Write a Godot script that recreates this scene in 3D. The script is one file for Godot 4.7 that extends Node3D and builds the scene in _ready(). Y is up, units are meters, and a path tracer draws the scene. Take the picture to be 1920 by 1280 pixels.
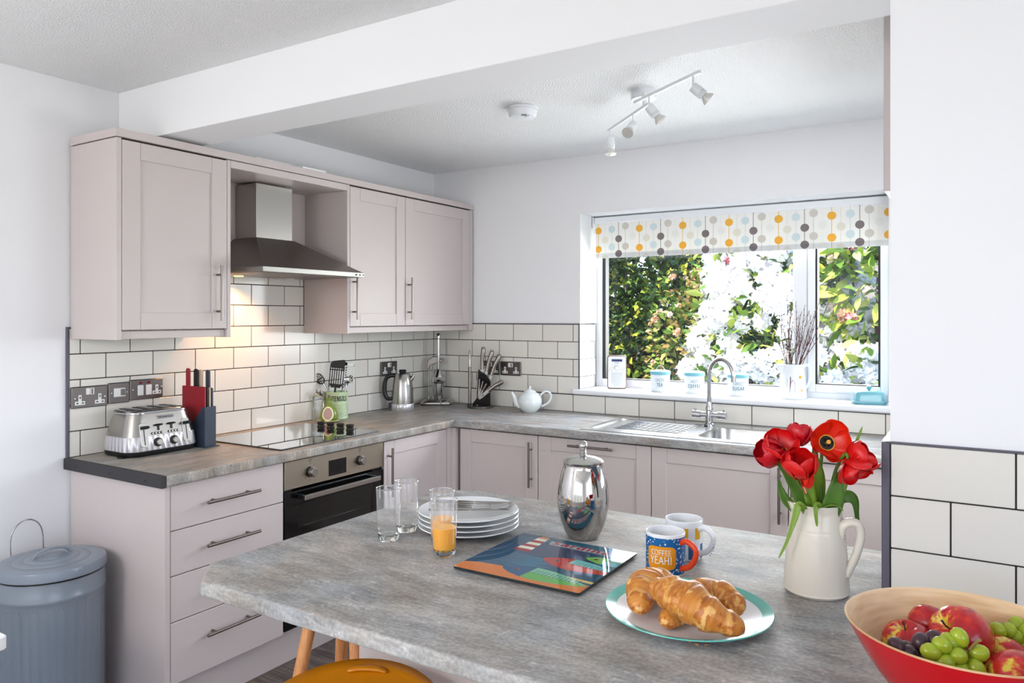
extends Node3D
# A country kitchen seen from the dining room across a peninsula. Units are metres, y is up.
# x = 0 is the cooker wall, z = 0 the window wall; the camera stands in the dining room.

var M := {}              # materials
var counts := {}         # names already taken, per parent
var X := Transform3D()   # every vertex passes through this
var groups := 1
var rng := RandomNumberGenerator.new()
const FLAT := -1

func _ready():
	rng.seed = 11
	camera_and_light()
	make_materials()
	room()
	tiles()
	window_and_blind()
	wall_units()
	base_units()
	worktops()
	appliances()
	peninsula()
	left_counter()
	corner_counter()
	sink_and_sill()
	breakfast()
	flowers()
	fruit_bowl()
	dining_side()
	ceiling_things()
	garden()

# ---------------------------------------------------------------- camera, sky, light
func camera_and_light():
	var cam := Camera3D.new()
	cam.name = "camera"
	cam.projection = Camera3D.PROJECTION_FRUSTUM
	cam.near = 0.05
	cam.far = 120.0
	var f := 1410.9
	cam.size = 2.0 * 0.05 * 640.0 / f
	cam.frustum_offset = Vector2(0, -0.05 * (640.0 - 592.4) / f)
	cam.position = Vector3(3.0866, 1.4742, 3.956)
	cam.rotation.y = 0.5588
	add_child(cam)
	var we := WorldEnvironment.new()
	we.name = "world_environment"
	var e := Environment.new()
	e.background_mode = Environment.BG_SKY
	var sky := Sky.new()
	var sm := ProceduralSkyMaterial.new()
	sm.sky_top_color = Color(0.55, 0.72, 0.95)
	sm.sky_horizon_color = Color(0.93, 0.96, 1.0)
	sm.ground_horizon_color = Color(0.75, 0.78, 0.74)
	sm.ground_bottom_color = Color(0.35, 0.38, 0.3)
	sm.sky_energy_multiplier = 1.5
	sm.ground_energy_multiplier = 1.0
	sky.sky_material = sm
	e.sky = sky
	e.background_energy_multiplier = 1.5
	e.tonemap_mode = Environment.TONE_MAPPER_LINEAR
	e.tonemap_exposure = 1.04
	e.sdfgi_enabled = true
	e.ssao_enabled = true
	e.ssil_enabled = true
	we.environment = e
	add_child(we)
	var sun := DirectionalLight3D.new()
	sun.name = "sun"
	sun.light_color = Color(1.0, 0.95, 0.86)
	sun.light_energy = 3.2
	sun.light_angular_distance = 0.6
	sun.shadow_enabled = true
	sun.look_at_from_position(Vector3(0, 0, 0), Vector3(0.55, -1.25, -0.75))
	add_child(sun)
	# daylight that enters by the dining room's patio doors, its side window and the kitchen window
	daylight("patio_daylight", Vector3(2.6, 1.15, 6.74), Vector2(3.3, 2.0), PI, 1.8, Color(0.97, 0.985, 1.0))
	daylight("side_daylight", Vector3(5.14, 1.45, 4.6), Vector2(2.2, 1.3), -PI / 2, 0.9, Color(0.97, 0.985, 1.0))
	daylight("kitchen_daylight", Vector3(1.9, 1.5, -0.46), Vector2(1.5, 0.8), PI, 4.9, Color(0.98, 0.995, 1.0), true, 0.45)
	daylight("added_end_daylight", Vector3(3.19, 1.37, 1.19), Vector2(0.9, 0.66), -PI / 2, 1.4, Color(0.97, 0.985, 1.0))  # fill through the added end window, for the base units

func fill_lamp(at: Vector3, energy):
	# globe lamp added out of view to light the base unit fronts
	var o = thing("fill_lamp", "unseen white globe lamp added over the dining room for fill light", "lamp", at, 0.0, "added fill lamps of the dining room")
	var gm = mat("fill_lamp_glow", Color(1, 0.98, 0.95), 0.8)
	gm.emission_enabled = true
	gm.emission = Color(0.985, 0.985, 1.0)
	gm.emission_energy_multiplier = 1.5
	var st = ns()
	lathe(st, [Vector2(0, -0.2), Vector2(0.08, -0.183), Vector2(0.14, -0.142), Vector2(0.183, -0.08), Vector2(0.2, 0), Vector2(0.183, 0.08), Vector2(0.14, 0.142), Vector2(0.08, 0.183), Vector2(0, 0.2)], 32)
	part("globe", st, gm, o)
	st = ns()
	tube(st, [Vector3(0, 0.19, 0), Vector3(0, 2.41 - at.y, 0)], 0.004, 6)
	part("flex", st, M.trim_white, o)
	var l := OmniLight3D.new()
	l.name = "fill_lamp_light"
	l.position = at
	l.light_energy = energy
	l.light_size = 0.19
	l.light_color = Color(1.0, 0.992, 0.988)
	l.omni_range = 14.0
	l.omni_attenuation = 2.0
	l.shadow_enabled = true
	add_child(l)

func daylight(called, at, size, turn, energy, color, from_back = false, tilt := 0.0):
	var a := AreaLight3D.new()
	a.name = called
	a.area_size = size
	a.position = at
	a.rotation = Vector3(-tilt, turn if from_back else turn - PI, 0)
	a.light_energy = energy
	a.light_color = color
	a.area_range = 14.0
	a.shadow_enabled = true
	add_child(a)

# ---------------------------------------------------------------- names and tags
func numbered(parent, called):
	var key = str(parent.get_instance_id()) + called
	var n = counts.get(key, -1) + 1
	counts[key] = n
	return called if n == 0 else "%s_%03d" % [called, n]

func tag(o, label, category, group = "", kind = ""):
	if label: o.set_meta("label", label)
	if category: o.set_meta("category", category)
	if group: o.set_meta("group", group)
	if kind: o.set_meta("kind", kind)
	return o

func thing(called, label, category, at = Vector3.ZERO, turn = 0.0, group = ""):
	var o := Node3D.new()
	o.name = numbered(self, called)
	add_child(o, true)
	o.position = at
	o.rotation.y = turn
	tag(o, label, category, group)
	return o

# vertices given in world coordinates become the thing's own
func world_of(o): X = o.transform.affine_inverse()
func own(): X = Transform3D()

func copy_of(o, at, turn, label = "", group = ""):
	var c = o.duplicate()
	c.name = numbered(self, String(o.name).split("_0")[0])
	add_child(c, true)
	c.position = at
	c.rotation.y = turn
	if label: c.set_meta("label", label)
	if group: c.set_meta("group", group)
	return c

func ns() -> SurfaceTool:
	var s := SurfaceTool.new()
	s.begin(Mesh.PRIMITIVE_TRIANGLES)
	return s

func put(called, mesh, mat, parent = self, at = Transform3D()):
	var o := MeshInstance3D.new()
	o.name = numbered(parent, called)
	o.mesh = mesh
	o.material_override = mat
	o.transform = at
	o.cast_shadow = GeometryInstance3D.SHADOW_CASTING_SETTING_ON
	parent.add_child(o, true)
	return o

func made(st: SurfaceTool) -> ArrayMesh:
	st.generate_normals()
	st.index()
	return st.commit()

func part(called, st: SurfaceTool, mat, parent = self, label = ""):
	var o = put(called, made(st), mat, parent)
	if label: o.set_meta("label", label)
	return o

func structure(called, st, mat, label = ""):
	var o = part(called, st, mat)
	o.set_meta("kind", "structure")
	if label: o.set_meta("label", label)
	return o

# ---------------------------------------------------------------- shapes
func smooth(): groups += 1; return groups

func tri(st: SurfaceTool, a: Vector3, b: Vector3, c: Vector3):
	st.set_uv(Vector2.ZERO)
	st.add_vertex(X * a); st.add_vertex(X * c); st.add_vertex(X * b)

func tri_uv(st: SurfaceTool, a, b, c, ua, ub, uc):
	st.set_uv(ua); st.add_vertex(X * a)
	st.set_uv(uc); st.add_vertex(X * c)
	st.set_uv(ub); st.add_vertex(X * b)

func quad(st, a, b, c, d):
	tri(st, a, b, c); tri(st, a, c, d)

# a flat polygon turned away from a point inside the solid
func cpoly(st, pts, inside):
	var n = (pts[1] - pts[0]).cross(pts[2] - pts[0])
	var mid := Vector3.ZERO
	for p in pts: mid += p
	mid /= pts.size()
	if n.dot(mid - inside) < 0: pts.reverse()
	for k in range(1, pts.size() - 1): tri(st, pts[0], pts[k], pts[k + 1])

# box with chamfered edges: centre, full size, chamfer
func box(st: SurfaceTool, c: Vector3, s: Vector3, b := 0.0):
	st.set_smooth_group(FLAT)
	var h = s / 2
	b = minf(b, minf(h.x, minf(h.y, h.z)) * 0.98)
	var core = h - Vector3.ONE * b
	for ax in 3:
		var u = (ax + 1) % 3
		var v = (ax + 2) % 3
		for sgn in [-1, 1]:
			var pts := []
			for k in [[-1, -1], [1, -1], [1, 1], [-1, 1]]:
				var p := Vector3.ZERO
				p[ax] = h[ax] * sgn; p[u] = core[u] * k[0]; p[v] = core[v] * k[1]
				pts.append(c + p)
			cpoly(st, pts, c)
	if b <= 0.0: return
	for ax in 3:
		var u = (ax + 1) % 3
		var v = (ax + 2) % 3
		for su in [-1, 1]:
			for sv in [-1, 1]:
				var pts := []
				for k in [[-1, 0], [1, 0], [1, 1], [-1, 1]]:
					var p := Vector3.ZERO
					p[ax] = core[ax] * k[0]
					p[u] = (h[u] if k[1] == 0 else core[u]) * su
					p[v] = (core[v] if k[1] == 0 else h[v]) * sv
					pts.append(c + p)
				cpoly(st, pts, c)
	for sx in [-1, 1]:
		for sy in [-1, 1]:
			for sz in [-1, 1]:
				var g = Vector3(sx, sy, sz)
				cpoly(st, [c + g * Vector3(h.x, core.y, core.z), c + g * Vector3(core.x, h.y, core.z), c + g * Vector3(core.x, core.y, h.z)], c)

# box between two corners
func box2(st, a: Vector3, b: Vector3, bev := 0.0):
	box(st, (a + b) / 2, (b - a).abs(), bev)

# turned profile, from the bottom up the outside: points (radius, height)
func lathe(st: SurfaceTool, prof, seg := 32, c := Vector3.ZERO, sx := 1.0, sz := 1.0, from := 0.0, to := TAU):
	var n = prof.size()
	var lens := [0.0]
	for i in range(1, n): lens.append(lens[i - 1] + prof[i].distance_to(prof[i - 1]))
	var total = maxf(lens[n - 1], 1e-6)
	var g = smooth()
	for i in n - 1:
		if i > 0:
			var d0 = prof[i] - prof[i - 1]
			var d1 = prof[i + 1] - prof[i]
			if absf(d0.angle_to(d1)) > 0.62: g = smooth()
		st.set_smooth_group(g)
		var v0 = 1.0 - lens[i] / total
		var v1 = 1.0 - lens[i + 1] / total
		for k in seg:
			var a0 = from + (to - from) * k / seg
			var a1 = from + (to - from) * (k + 1) / seg
			var p0 = c + Vector3(prof[i].x * cos(a0) * sx, prof[i].y, prof[i].x * sin(a0) * sz)
			var p1 = c + Vector3(prof[i + 1].x * cos(a0) * sx, prof[i + 1].y, prof[i + 1].x * sin(a0) * sz)
			var q0 = c + Vector3(prof[i].x * cos(a1) * sx, prof[i].y, prof[i].x * sin(a1) * sz)
			var q1 = c + Vector3(prof[i + 1].x * cos(a1) * sx, prof[i + 1].y, prof[i + 1].x * sin(a1) * sz)
			var u0 = 1.0 - float(k) / seg
			var u1 = 1.0 - float(k + 1) / seg
			if prof[i].x > 1e-6: tri_uv(st, p0, q1, q0, Vector2(u0, v0), Vector2(u1, v1), Vector2(u1, v0))
			if prof[i + 1].x > 1e-6: tri_uv(st, p0, p1, q1, Vector2(u0, v0), Vector2(u0, v1), Vector2(u1, v1))

# surface through rings of equal size (closed rings), capped
func loft(st: SurfaceTool, rings, cap_a := true, cap_b := true, one_group := true, closed := true):
	var m = rings[0].size()
	var c0 := Vector3.ZERO
	for p in rings[0]: c0 += p
	c0 /= m
	# which way round: the sign of the volume
	var vol := 0.0
	var mid := Vector3.ZERO
	for r in rings: for p in r: mid += p
	mid /= float(m * rings.size())
	for i in rings.size() - 1:
		for k in m:
			var l = (k + 1) % m
			var a = rings[i][k] - mid
			var b = rings[i][l] - mid
			var d = rings[i + 1][l] - mid
			vol += a.dot(b.cross(d)) + a.dot(d.cross(rings[i + 1][k] - mid))
	var flip = vol < 0
	st.set_smooth_group(smooth() if one_group else FLAT)
	var last = m if closed else m - 1
	for i in rings.size() - 1:
		for k in last:
			var l = (k + 1) % m
			var u0 = float(k) / m
			var u1 = float(k + 1) / m
			var v0 = float(i) / (rings.size() - 1)
			var v1 = float(i + 1) / (rings.size() - 1)
			var A = rings[i][k]; var B = rings[i][l]; var Cc = rings[i + 1][l]; var D = rings[i + 1][k]
			if flip:
				tri_uv(st, A, Cc, B, Vector2(u0, v0), Vector2(u1, v1), Vector2(u1, v0)); tri_uv(st, A, D, Cc, Vector2(u0, v0), Vector2(u0, v1), Vector2(u1, v1))
			else:
				tri_uv(st, A, B, Cc, Vector2(u0, v0), Vector2(u1, v0), Vector2(u1, v1)); tri_uv(st, A, Cc, D, Vector2(u0, v0), Vector2(u1, v1), Vector2(u0, v1))
	for e in 2:
		if (e == 0 and not cap_a) or (e == 1 and not cap_b): continue
		var r = rings[0] if e == 0 else rings[rings.size() - 1]
		var cc := Vector3.ZERO
		for p in r: cc += p
		cc /= m
		st.set_smooth_group(FLAT)
		for k in m:
			if (e == 0) == flip: tri(st, cc, r[k], r[(k + 1) % m])
			else: tri(st, cc, r[(k + 1) % m], r[k])

# round or flattened bar along a path; radius a number or one per point
func tube(st, pts, radius, seg := 10, flat := 1.0, caps := true, up := Vector3.ZERO):
	var rings := []
	var n = pts.size()
	var side := Vector3.ZERO
	for i in n:
		var t = (pts[mini(i + 1, n - 1)] - pts[maxi(i - 1, 0)]).normalized()
		if side == Vector3.ZERO:
			var ref = up if up != Vector3.ZERO else (Vector3.UP if absf(t.y) < 0.9 else Vector3.RIGHT)
			side = ref.cross(t).normalized()
		else:
			side = (side - t * side.dot(t)).normalized()
		var other = t.cross(side)
		var r = radius[i] if radius is Array else radius
		var ring := []
		for k in seg:
			var a = TAU * k / seg
			ring.append(pts[i] + side * cos(a) * r + other * sin(a) * r * flat)
		rings.append(ring)
	loft(st, rings, caps, caps)

func curve(pts, steps := 8):
	var out := []
	var n = pts.size()
	for i in n - 1:
		var p0 = pts[maxi(i - 1, 0)]; var p1 = pts[i]; var p2 = pts[i + 1]; var p3 = pts[mini(i + 2, n - 1)]
		for s in steps: out.append(p1.cubic_interpolate(p2, p0, p3, float(s) / steps))
	out.append(pts[n - 1])
	return out

# polygon in the xy plane pushed along z, with chamfered rims
func extrude(st: SurfaceTool, poly, z0: float, z1: float, bev := 0.0, rounded := false):
	var p := PackedVector2Array(poly)
	if Geometry2D.is_polygon_clockwise(p): p.reverse()
	var n = p.size()
	var inner := PackedVector2Array()
	for i in n:
		var d0 = (p[i] - p[(i + n - 1) % n]).normalized()
		var d1 = (p[(i + 1) % n] - p[i]).normalized()
		var nn = (Vector2(-d0.y, d0.x) + Vector2(-d1.y, d1.x)).normalized()
		var k = maxf(nn.dot(Vector2(-d0.y, d0.x)), 0.35)
		inner.append(p[i] + nn * bev / k)
	if not Geometry2D.is_polygon_clockwise(p) == not Geometry2D.is_polygon_clockwise(inner): pass
	var faces = Geometry2D.triangulate_polygon(inner)
	st.set_smooth_group(FLAT)
	for i in range(0, faces.size(), 3):
		var a = inner[faces[i]]; var b = inner[faces[i + 1]]; var c = inner[faces[i + 2]]
		if (b - a).cross(c - a) < 0:
			var t = b; b = c; c = t
		tri(st, Vector3(a.x, a.y, z1), Vector3(b.x, b.y, z1), Vector3(c.x, c.y, z1))
		tri(st, Vector3(a.x, a.y, z0), Vector3(c.x, c.y, z0), Vector3(b.x, b.y, z0))
	var g = smooth()
	for i in n:
		var j = (i + 1) % n
		if rounded:
			st.set_smooth_group(g)
		var a0 = Vector3(p[i].x, p[i].y, z0 + bev); var b0 = Vector3(p[j].x, p[j].y, z0 + bev)
		var a1 = Vector3(p[i].x, p[i].y, z1 - bev); var b1 = Vector3(p[j].x, p[j].y, z1 - bev)
		quad(st, a0, b0, b1, a1)
		if bev > 0:
			st.set_smooth_group(FLAT)
			quad(st, a1, b1, Vector3(inner[j].x, inner[j].y, z1), Vector3(inner[i].x, inner[i].y, z1))
			quad(st, Vector3(inner[i].x, inner[i].y, z0), Vector3(inner[j].x, inner[j].y, z0), b0, a0)

func round_rect(w, h, r, seg := 5, c := Vector2.ZERO):
	var out := PackedVector2Array()
	var corners = [Vector2(w / 2 - r, h / 2 - r), Vector2(-w / 2 + r, h / 2 - r), Vector2(-w / 2 + r, -h / 2 + r), Vector2(w / 2 - r, -h / 2 + r)]
	for k in 4:
		for s in seg + 1:
			var a = PI / 2 * k + PI / 2 * s / seg
			out.append(c + corners[k] + Vector2(cos(a), sin(a)) * r)
	return out

func ring3(poly, y, k := 1.0, off := Vector3.ZERO):
	var out := []
	for p in poly: out.append(Vector3(p.x * k, y, p.y * k) + off)
	return out

# frames of reference: u to the right along a front, v up, w out of it
func frame(origin: Vector3, u: Vector3, v: Vector3, w: Vector3, of = null):
	var t = Transform3D(Basis(u, v, w), origin)
	X = t if of == null else of.transform.affine_inverse() * t

# flat lettering with a little depth: the middle of the text at the frame's origin, height in metres
func lettering(called, words, height, depth, mat, parent, at: Transform3D, squash := 1.0, bold := false):
	var t := TextMesh.new()
	t.text = words
	var font := SystemFont.new()
	font.font_names = PackedStringArray(["Droid Sans"])
	if bold: font.font_weight = 700
	t.font = font
	t.font_size = 32
	t.pixel_size = height / 23.0
	t.depth = depth
	t.curve_step = 2.0
	t.horizontal_alignment = HORIZONTAL_ALIGNMENT_CENTER
	t.vertical_alignment = VERTICAL_ALIGNMENT_CENTER
	return put(called, t, mat, parent, Transform3D(at.basis * Basis.from_scale(Vector3(squash, 1, 1)), at.origin))

# ---------------------------------------------------------------- materials
func mat(called, color: Color, rough := 0.5, metal := 0.0, spec := 0.5):
	var m := StandardMaterial3D.new()
	m.resource_name = called
	m.albedo_color = color
	m.roughness = rough
	m.metallic = metal
	m.metallic_specular = spec
	M[called] = m
	return m

func noise_image(w, h, freq, seed_, octaves := 4, warp := 0.0, kind := FastNoiseLite.TYPE_SIMPLEX_SMOOTH, fractal := FastNoiseLite.FRACTAL_FBM):
	var n := FastNoiseLite.new()
	n.seed = seed_
	n.noise_type = kind
	n.frequency = freq
	n.fractal_type = fractal
	n.fractal_octaves = octaves
	if warp > 0:
		n.domain_warp_enabled = true
		n.domain_warp_amplitude = warp
		n.domain_warp_frequency = freq * 1.3
	return n.get_seamless_image(w, h, false, false, 0.12)

func streaked(w, h, stretch, freq, seed_, octaves := 4, warp := 0.0):
	var i = noise_image(w / stretch, h, freq, seed_, octaves, warp)
	i.resize(w, h, Image.INTERPOLATE_CUBIC)
	return i

func texture(img: Image):
	img.generate_mipmaps()
	return ImageTexture.create_from_image(img)

func world_mapped(m, tex, size, bump = null, bump_cm := 0.1):
	m.albedo_texture = tex
	m.uv1_triplanar = true
	m.uv1_world_triplanar = true
	m.uv1_scale = Vector3.ONE / size
	m.uv1_triplanar_sharpness = 8.0
	if bump:
		m.heightmap_enabled = true
		m.heightmap_texture = bump
		m.heightmap_scale = bump_cm
	return m

func bumped(m, tex, size, cm):
	m.uv1_triplanar = true
	m.uv1_world_triplanar = true
	m.uv1_scale = Vector3.ONE / size
	m.heightmap_enabled = true
	m.heightmap_texture = tex
	m.heightmap_scale = cm
	return m

# grey laminate that looks like weathered stone: long soft streaks, fine grain, pale veins
func stone_image(side, seed_):
	var a = streaked(side, side, 3, 0.013, seed_, 5, 24.0).get_data()
	var b = streaked(side, side, 4, 0.10, seed_ + 1, 4).get_data()
	var c = noise_image(side, side, 0.11, seed_ + 2, 3).get_data()
	var v = streaked(side, side, 2, 0.0052, seed_ + 3, 4, 40.0).get_data()
	var v2 = noise_image(side, side, 0.0042, seed_ + 4, 4, 60.0).get_data()
	var out := PackedByteArray()
	out.resize(side * side * 3)
	for i in side * side:
		var g = 158.0 + (a[i] - 128) * 0.20 + (b[i] - 128) * 0.11 + (c[i] - 128) * 0.13
		var d = absf(v[i] - 128.0)
		if d < 4.0: g += (4.0 - d) * 6.5 * (0.15 + b[i] / 255.0)
		var e = absf(v2[i] - 122.0)
		if e < 2.0: g += (2.0 - e) * 24.0 * (c[i] / 255.0)
		var f2 = absf(v2[i] - 146.0)
		if f2 < 1.4: g += (1.4 - f2) * 22.0 * (b[i] / 255.0)
		var warm = (v2[i] - 128) * 0.05
		out[i * 3] = clampi(int(g + 1.0 + warm), 0, 255)
		out[i * 3 + 1] = clampi(int(g - 1.5), 0, 255)
		out[i * 3 + 2] = clampi(int(g - 4.5 - warm), 0, 255)
	return Image.create_from_data(side, side, false, Image.FORMAT_RGB8, out)

func wood_image(w, h, seed_, low: Color, high: Color, contrast := 1.0):
	var a = streaked(w, h, 8, 0.02, seed_, 5, 12.0).get_data()
	var b = streaked(w, h, 16, 0.12, seed_ + 1, 3).get_data()
	var out := PackedByteArray()
	out.resize(w * h * 3)
	for i in w * h:
		var t = clampf(0.5 + ((a[i] - 128) * 0.7 + (b[i] - 128) * 0.45) / 128.0 * contrast, 0, 1)
		out[i * 3] = int(lerpf(low.r8, high.r8, t))
		out[i * 3 + 1] = int(lerpf(low.g8, high.g8, t))
		out[i * 3 + 2] = int(lerpf(low.b8, high.b8, t))
	return Image.create_from_data(w, h, false, Image.FORMAT_RGB8, out)

func make_materials():
	var orange_peel = texture(noise_image(512, 512, 0.09, 3, 3))
	mat("wall", Color8(240, 240, 242), 0.85)
	mat("beam", Color8(240, 240, 241), 0.8)
	bumped(mat("ceiling", Color8(240, 240, 240), 0.6), orange_peel, 0.42, 0.35)
	mat("trim_white", Color8(240, 240, 240), 0.35)
	mat("upvc", Color8(230, 232, 235), 0.3)
	mat("gasket", Color8(34, 34, 36), 0.6)
	mat("grout", Color8(46, 41, 43), 0.9)
	mat("grout_grey", Color8(92, 88, 100), 0.6)
	for k in 4:
		var t = mat("tile%d" % k, [Color8(226, 222, 213), Color8(223, 218, 209), Color8(228, 225, 217), Color8(224, 220, 212)][k], 0.13, 0.0, 0.38)
	mat("cabinet", Color8(201, 190, 187), 0.45)
	mat("cabinet_gap_shade", Color8(62, 54, 52), 0.8)  # carcases darkened so the gaps round the doors read as shade
	mat("dark_gap", Color8(40, 33, 32), 0.9)
	mat("steel", Color8(172, 168, 163), 0.27, 1.0)
	mat("handle", Color8(138, 130, 124), 0.3, 1.0)
	mat("chrome", Color8(192, 192, 194), 0.07, 1.0)
	mat("hood_dark", Color8(128, 121, 117), 0.34, 1.0)
	mat("panel_steel", Color8(176, 168, 152), 0.33, 1.0)
	mat("socket_steel", Color8(104, 98, 96), 0.35, 1.0)
	mat("black", Color8(14, 14, 15), 0.35)
	mat("black_gloss", Color8(9, 9, 10), 0.06)
	mat("black_matt", Color8(22, 21, 22), 0.6)
	mat("edge_strip", Color8(47, 45, 48), 0.6)
	mat("white_plastic", Color8(226, 226, 225), 0.35)
	mat("white_gloss", Color8(238, 241, 242), 0.08)
	mat("red_lens", Color8(120, 16, 26), 0.2)
	mat("navy", Color8(47, 58, 74), 0.45)
	mat("red_board", Color8(150, 18, 36), 0.45)
	mat("tan_board", Color8(205, 182, 160), 0.5)
	mat("mint", Color8(186, 206, 168), 0.3)
	mat("lamp_white", Color8(236, 238, 241), 0.35)
	var st = stone_image(1024, 21)
	var tx = texture(st)
	var turned = st.duplicate()
	turned.rotate_90(CLOCKWISE)
	world_mapped(mat("stone", Color(1, 1, 1), 0.5, 0.0, 0.2), tx, 1.25)
	world_mapped(mat("stone_run", Color(0.97, 0.95, 0.92), 0.42, 0.0, 0.4), texture(turned), 1.25)
	var gl := mat("pane", Color(1, 1, 1, 0.004), 0.0, 0.0, 0.22) as StandardMaterial3D
	gl.transparency = BaseMaterial3D.TRANSPARENCY_ALPHA
	var g3 := mat("thin_glass", Color(1, 1, 1, 0.02), 0.0) as StandardMaterial3D
	g3.transparency = BaseMaterial3D.TRANSPARENCY_ALPHA
	var g2 := mat("clear_glass", Color(0.985, 0.995, 0.99, 0.015), 0.0) as StandardMaterial3D
	g2.refraction_enabled = true
	g2.refraction_scale = 0.05
	g2.transparency = BaseMaterial3D.TRANSPARENCY_ALPHA
	var fl = wood_image(512, 512, 5, Color8(82, 70, 66), Color8(138, 122, 114), 1.2)
	for k in 3:
		world_mapped(mat("plank%d" % k, [Color(1, 1, 1), Color(0.88, 0.88, 0.9), Color(0.95, 0.93, 0.9)][k], 0.5), texture(fl), 0.8)
	var be = wood_image(512, 256, 15, Color8(196, 128, 76), Color8(226, 164, 106), 0.8)
	be.rotate_90(CLOCKWISE)
	world_mapped(mat("beech", Color(1, 1, 1), 0.45), texture(be), 0.25)

# ---------------------------------------------------------------- the shell
func room():
	var top := 2.415
	var st = ns()
	box2(st, Vector3(-0.3, 0, -0.34), Vector3(-0.01, 2.7, 7.1))
	structure("wall_left", st, M.wall)
	# window wall: an opening from the sill at 1.013 to 2.07
	st = ns()
	box2(st, Vector3(-0.01, 0, -0.34), Vector3(1.073, 2.7, -0.01))
	box2(st, Vector3(2.71, 0, -0.34), Vector3(3.2, 2.7, -0.01))
	box2(st, Vector3(1.073, 0, -0.34), Vector3(2.71, 1.006, -0.01))
	box2(st, Vector3(1.073, 2.075, -0.34), Vector3(2.71, 2.7, -0.01))
	structure("wall_back", st, M.wall)
	st = ns()
	box2(st, Vector3(3.2, 0, -0.34), Vector3(3.5, 2.7, 0.7))
	box2(st, Vector3(3.2, 0, 1.68), Vector3(3.5, 2.7, 2.12))
	box2(st, Vector3(3.2, 0, 0.7), Vector3(3.5, 1.0, 1.68))  # below the opening of the added end window
	box2(st, Vector3(3.2, 1.75, 0.7), Vector3(3.5, 2.7, 1.68))
	structure("wall_right", st, M.wall)
	# the nib of wall that carries the beam
	st = ns()
	box2(st, Vector3(2.932, 0, 2.12), Vector3(5.2, 2.7, 2.297))
	structure("wall_pillar", st, M.wall)
	st = ns()
	box2(st, Vector3(-0.01, 2.2, 1.93), Vector3(3.2, 2.42, 2.14), 0.002)
	structure("beam", st, M.beam)
	# dining room: side wall with a window, end wall with patio doors
	st = ns()
	box2(st, Vector3(5.2, 0, 2.12), Vector3(5.5, 0.8, 7.1))
	box2(st, Vector3(5.2, 2.1, 2.12), Vector3(5.5, 2.7, 7.1))
	box2(st, Vector3(5.2, 0.8, 2.12), Vector3(5.5, 2.1, 3.5))
	box2(st, Vector3(5.2, 0.8, 5.7), Vector3(5.5, 2.1, 7.1))
	structure("wall_dining", st, M.wall)
	st = ns()
	box2(st, Vector3(-0.01, 0, 6.8), Vector3(0.95, 2.7, 7.1))
	box2(st, Vector3(4.25, 0, 6.8), Vector3(5.2, 2.7, 7.1))
	box2(st, Vector3(0.95, 2.15, 6.8), Vector3(4.25, 2.7, 7.1))
	structure("wall_front", st, M.wall)
	st = ns()
	box2(st, Vector3(-0.3, top, -0.34), Vector3(5.5, top + 0.25, 7.1))
	structure("ceiling", st, M.ceiling)
	# floor of long grey-brown boards
	st = ns()
	box2(st, Vector3(-0.3, -0.25, -0.34), Vector3(5.5, -0.006, 7.1))
	var fl = structure("floor", st, M.dark_gap)
	var k := 0
	for i in 33:
		var x0 = 0.0 + i * 0.158
		var z = -0.9 + fmod(i * 0.47, 1.3)
		while z < 6.8:
			var a = maxf(z, 0.0)
			var b = minf(z + 1.3, 6.8)
			if b - a > 0.05 and (b < 4.6 or i < 12) and x0 < 5.1:
				st = ns()
				box2(st, Vector3(x0 + 0.0008, -0.006, a + 0.0008), Vector3(minf(x0 + 0.158, 5.2) - 0.0008, 0.0, b - 0.0008), 0.001)
				part("plank", st, M["plank%d" % (k % 3)], fl)
				k += 1
			elif b - a > 0.05:
				st = ns()
				box2(st, Vector3(x0 + 0.0008, -0.006, a + 0.0008), Vector3(minf(x0 + 0.158, 5.2) - 0.0008, 0.0, b - 0.0008), 0.001)
				part("plank", st, M["plank%d" % (k % 3)], fl)
				k += 1
			z += 1.3
	# patio doors and side window of the dining room
	fill_lamp(Vector3(1.3, 1.95, 5.15), 1.75)
	var d = thing("door_1", "white framed glazed patio doors at the end of the dining room", "patio doors", Vector3(2.6, 0, 6.95))
	d.set_meta("kind", "structure")
	world_of(d)
	for x in [0.95, 2.03, 3.11, 4.18]:
		st = ns(); box2(st, Vector3(x, 0, 6.9), Vector3(x + 0.07, 2.15, 6.98), 0.004); part("stile", st, M.upvc, d)
	for y in [0.0, 2.06]:
		st = ns(); box2(st, Vector3(1.02, y, 6.905), Vector3(4.18, y + 0.09, 6.975), 0.004); part("rail", st, M.upvc, d)
	for x in [1.02, 2.10, 3.18]:
		st = ns(); box2(st, Vector3(x, 0.09, 6.935), Vector3(x + 1.0, 2.06, 6.945)); part("pane", st, M.pane, d)
	own()
	d = thing("window_3", "added white framed end window, out of view, lighting the base units", "window", Vector3(3.35, 1.0, 1.19))  # added out of view to brighten the dark base unit fronts
	d.set_meta("kind", "structure")
	world_of(d)
	for z in [0.7, 1.63]:
		st = ns(); box2(st, Vector3(3.32, 1.0, z), Vector3(3.38, 1.75, z + 0.05), 0.004); part("stile", st, M.upvc, d)
	for y in [1.0, 1.7]:
		st = ns(); box2(st, Vector3(3.32, y, 0.75), Vector3(3.38, y + 0.05, 1.63), 0.004); part("rail", st, M.upvc, d)
	st = ns(); box2(st, Vector3(3.345, 1.05, 0.75), Vector3(3.353, 1.7, 1.63)); part("pane", st, M.pane, d)
	own()
	d = thing("window_2", "white framed side window of the dining room", "window", Vector3(5.35, 0.8, 4.6))
	d.set_meta("kind", "structure")
	world_of(d)
	for z in [3.5, 4.57, 5.64]:
		st = ns(); box2(st, Vector3(5.32, 0.8, z), Vector3(5.39, 2.1, z + 0.06), 0.004); part("stile", st, M.upvc, d)
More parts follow.
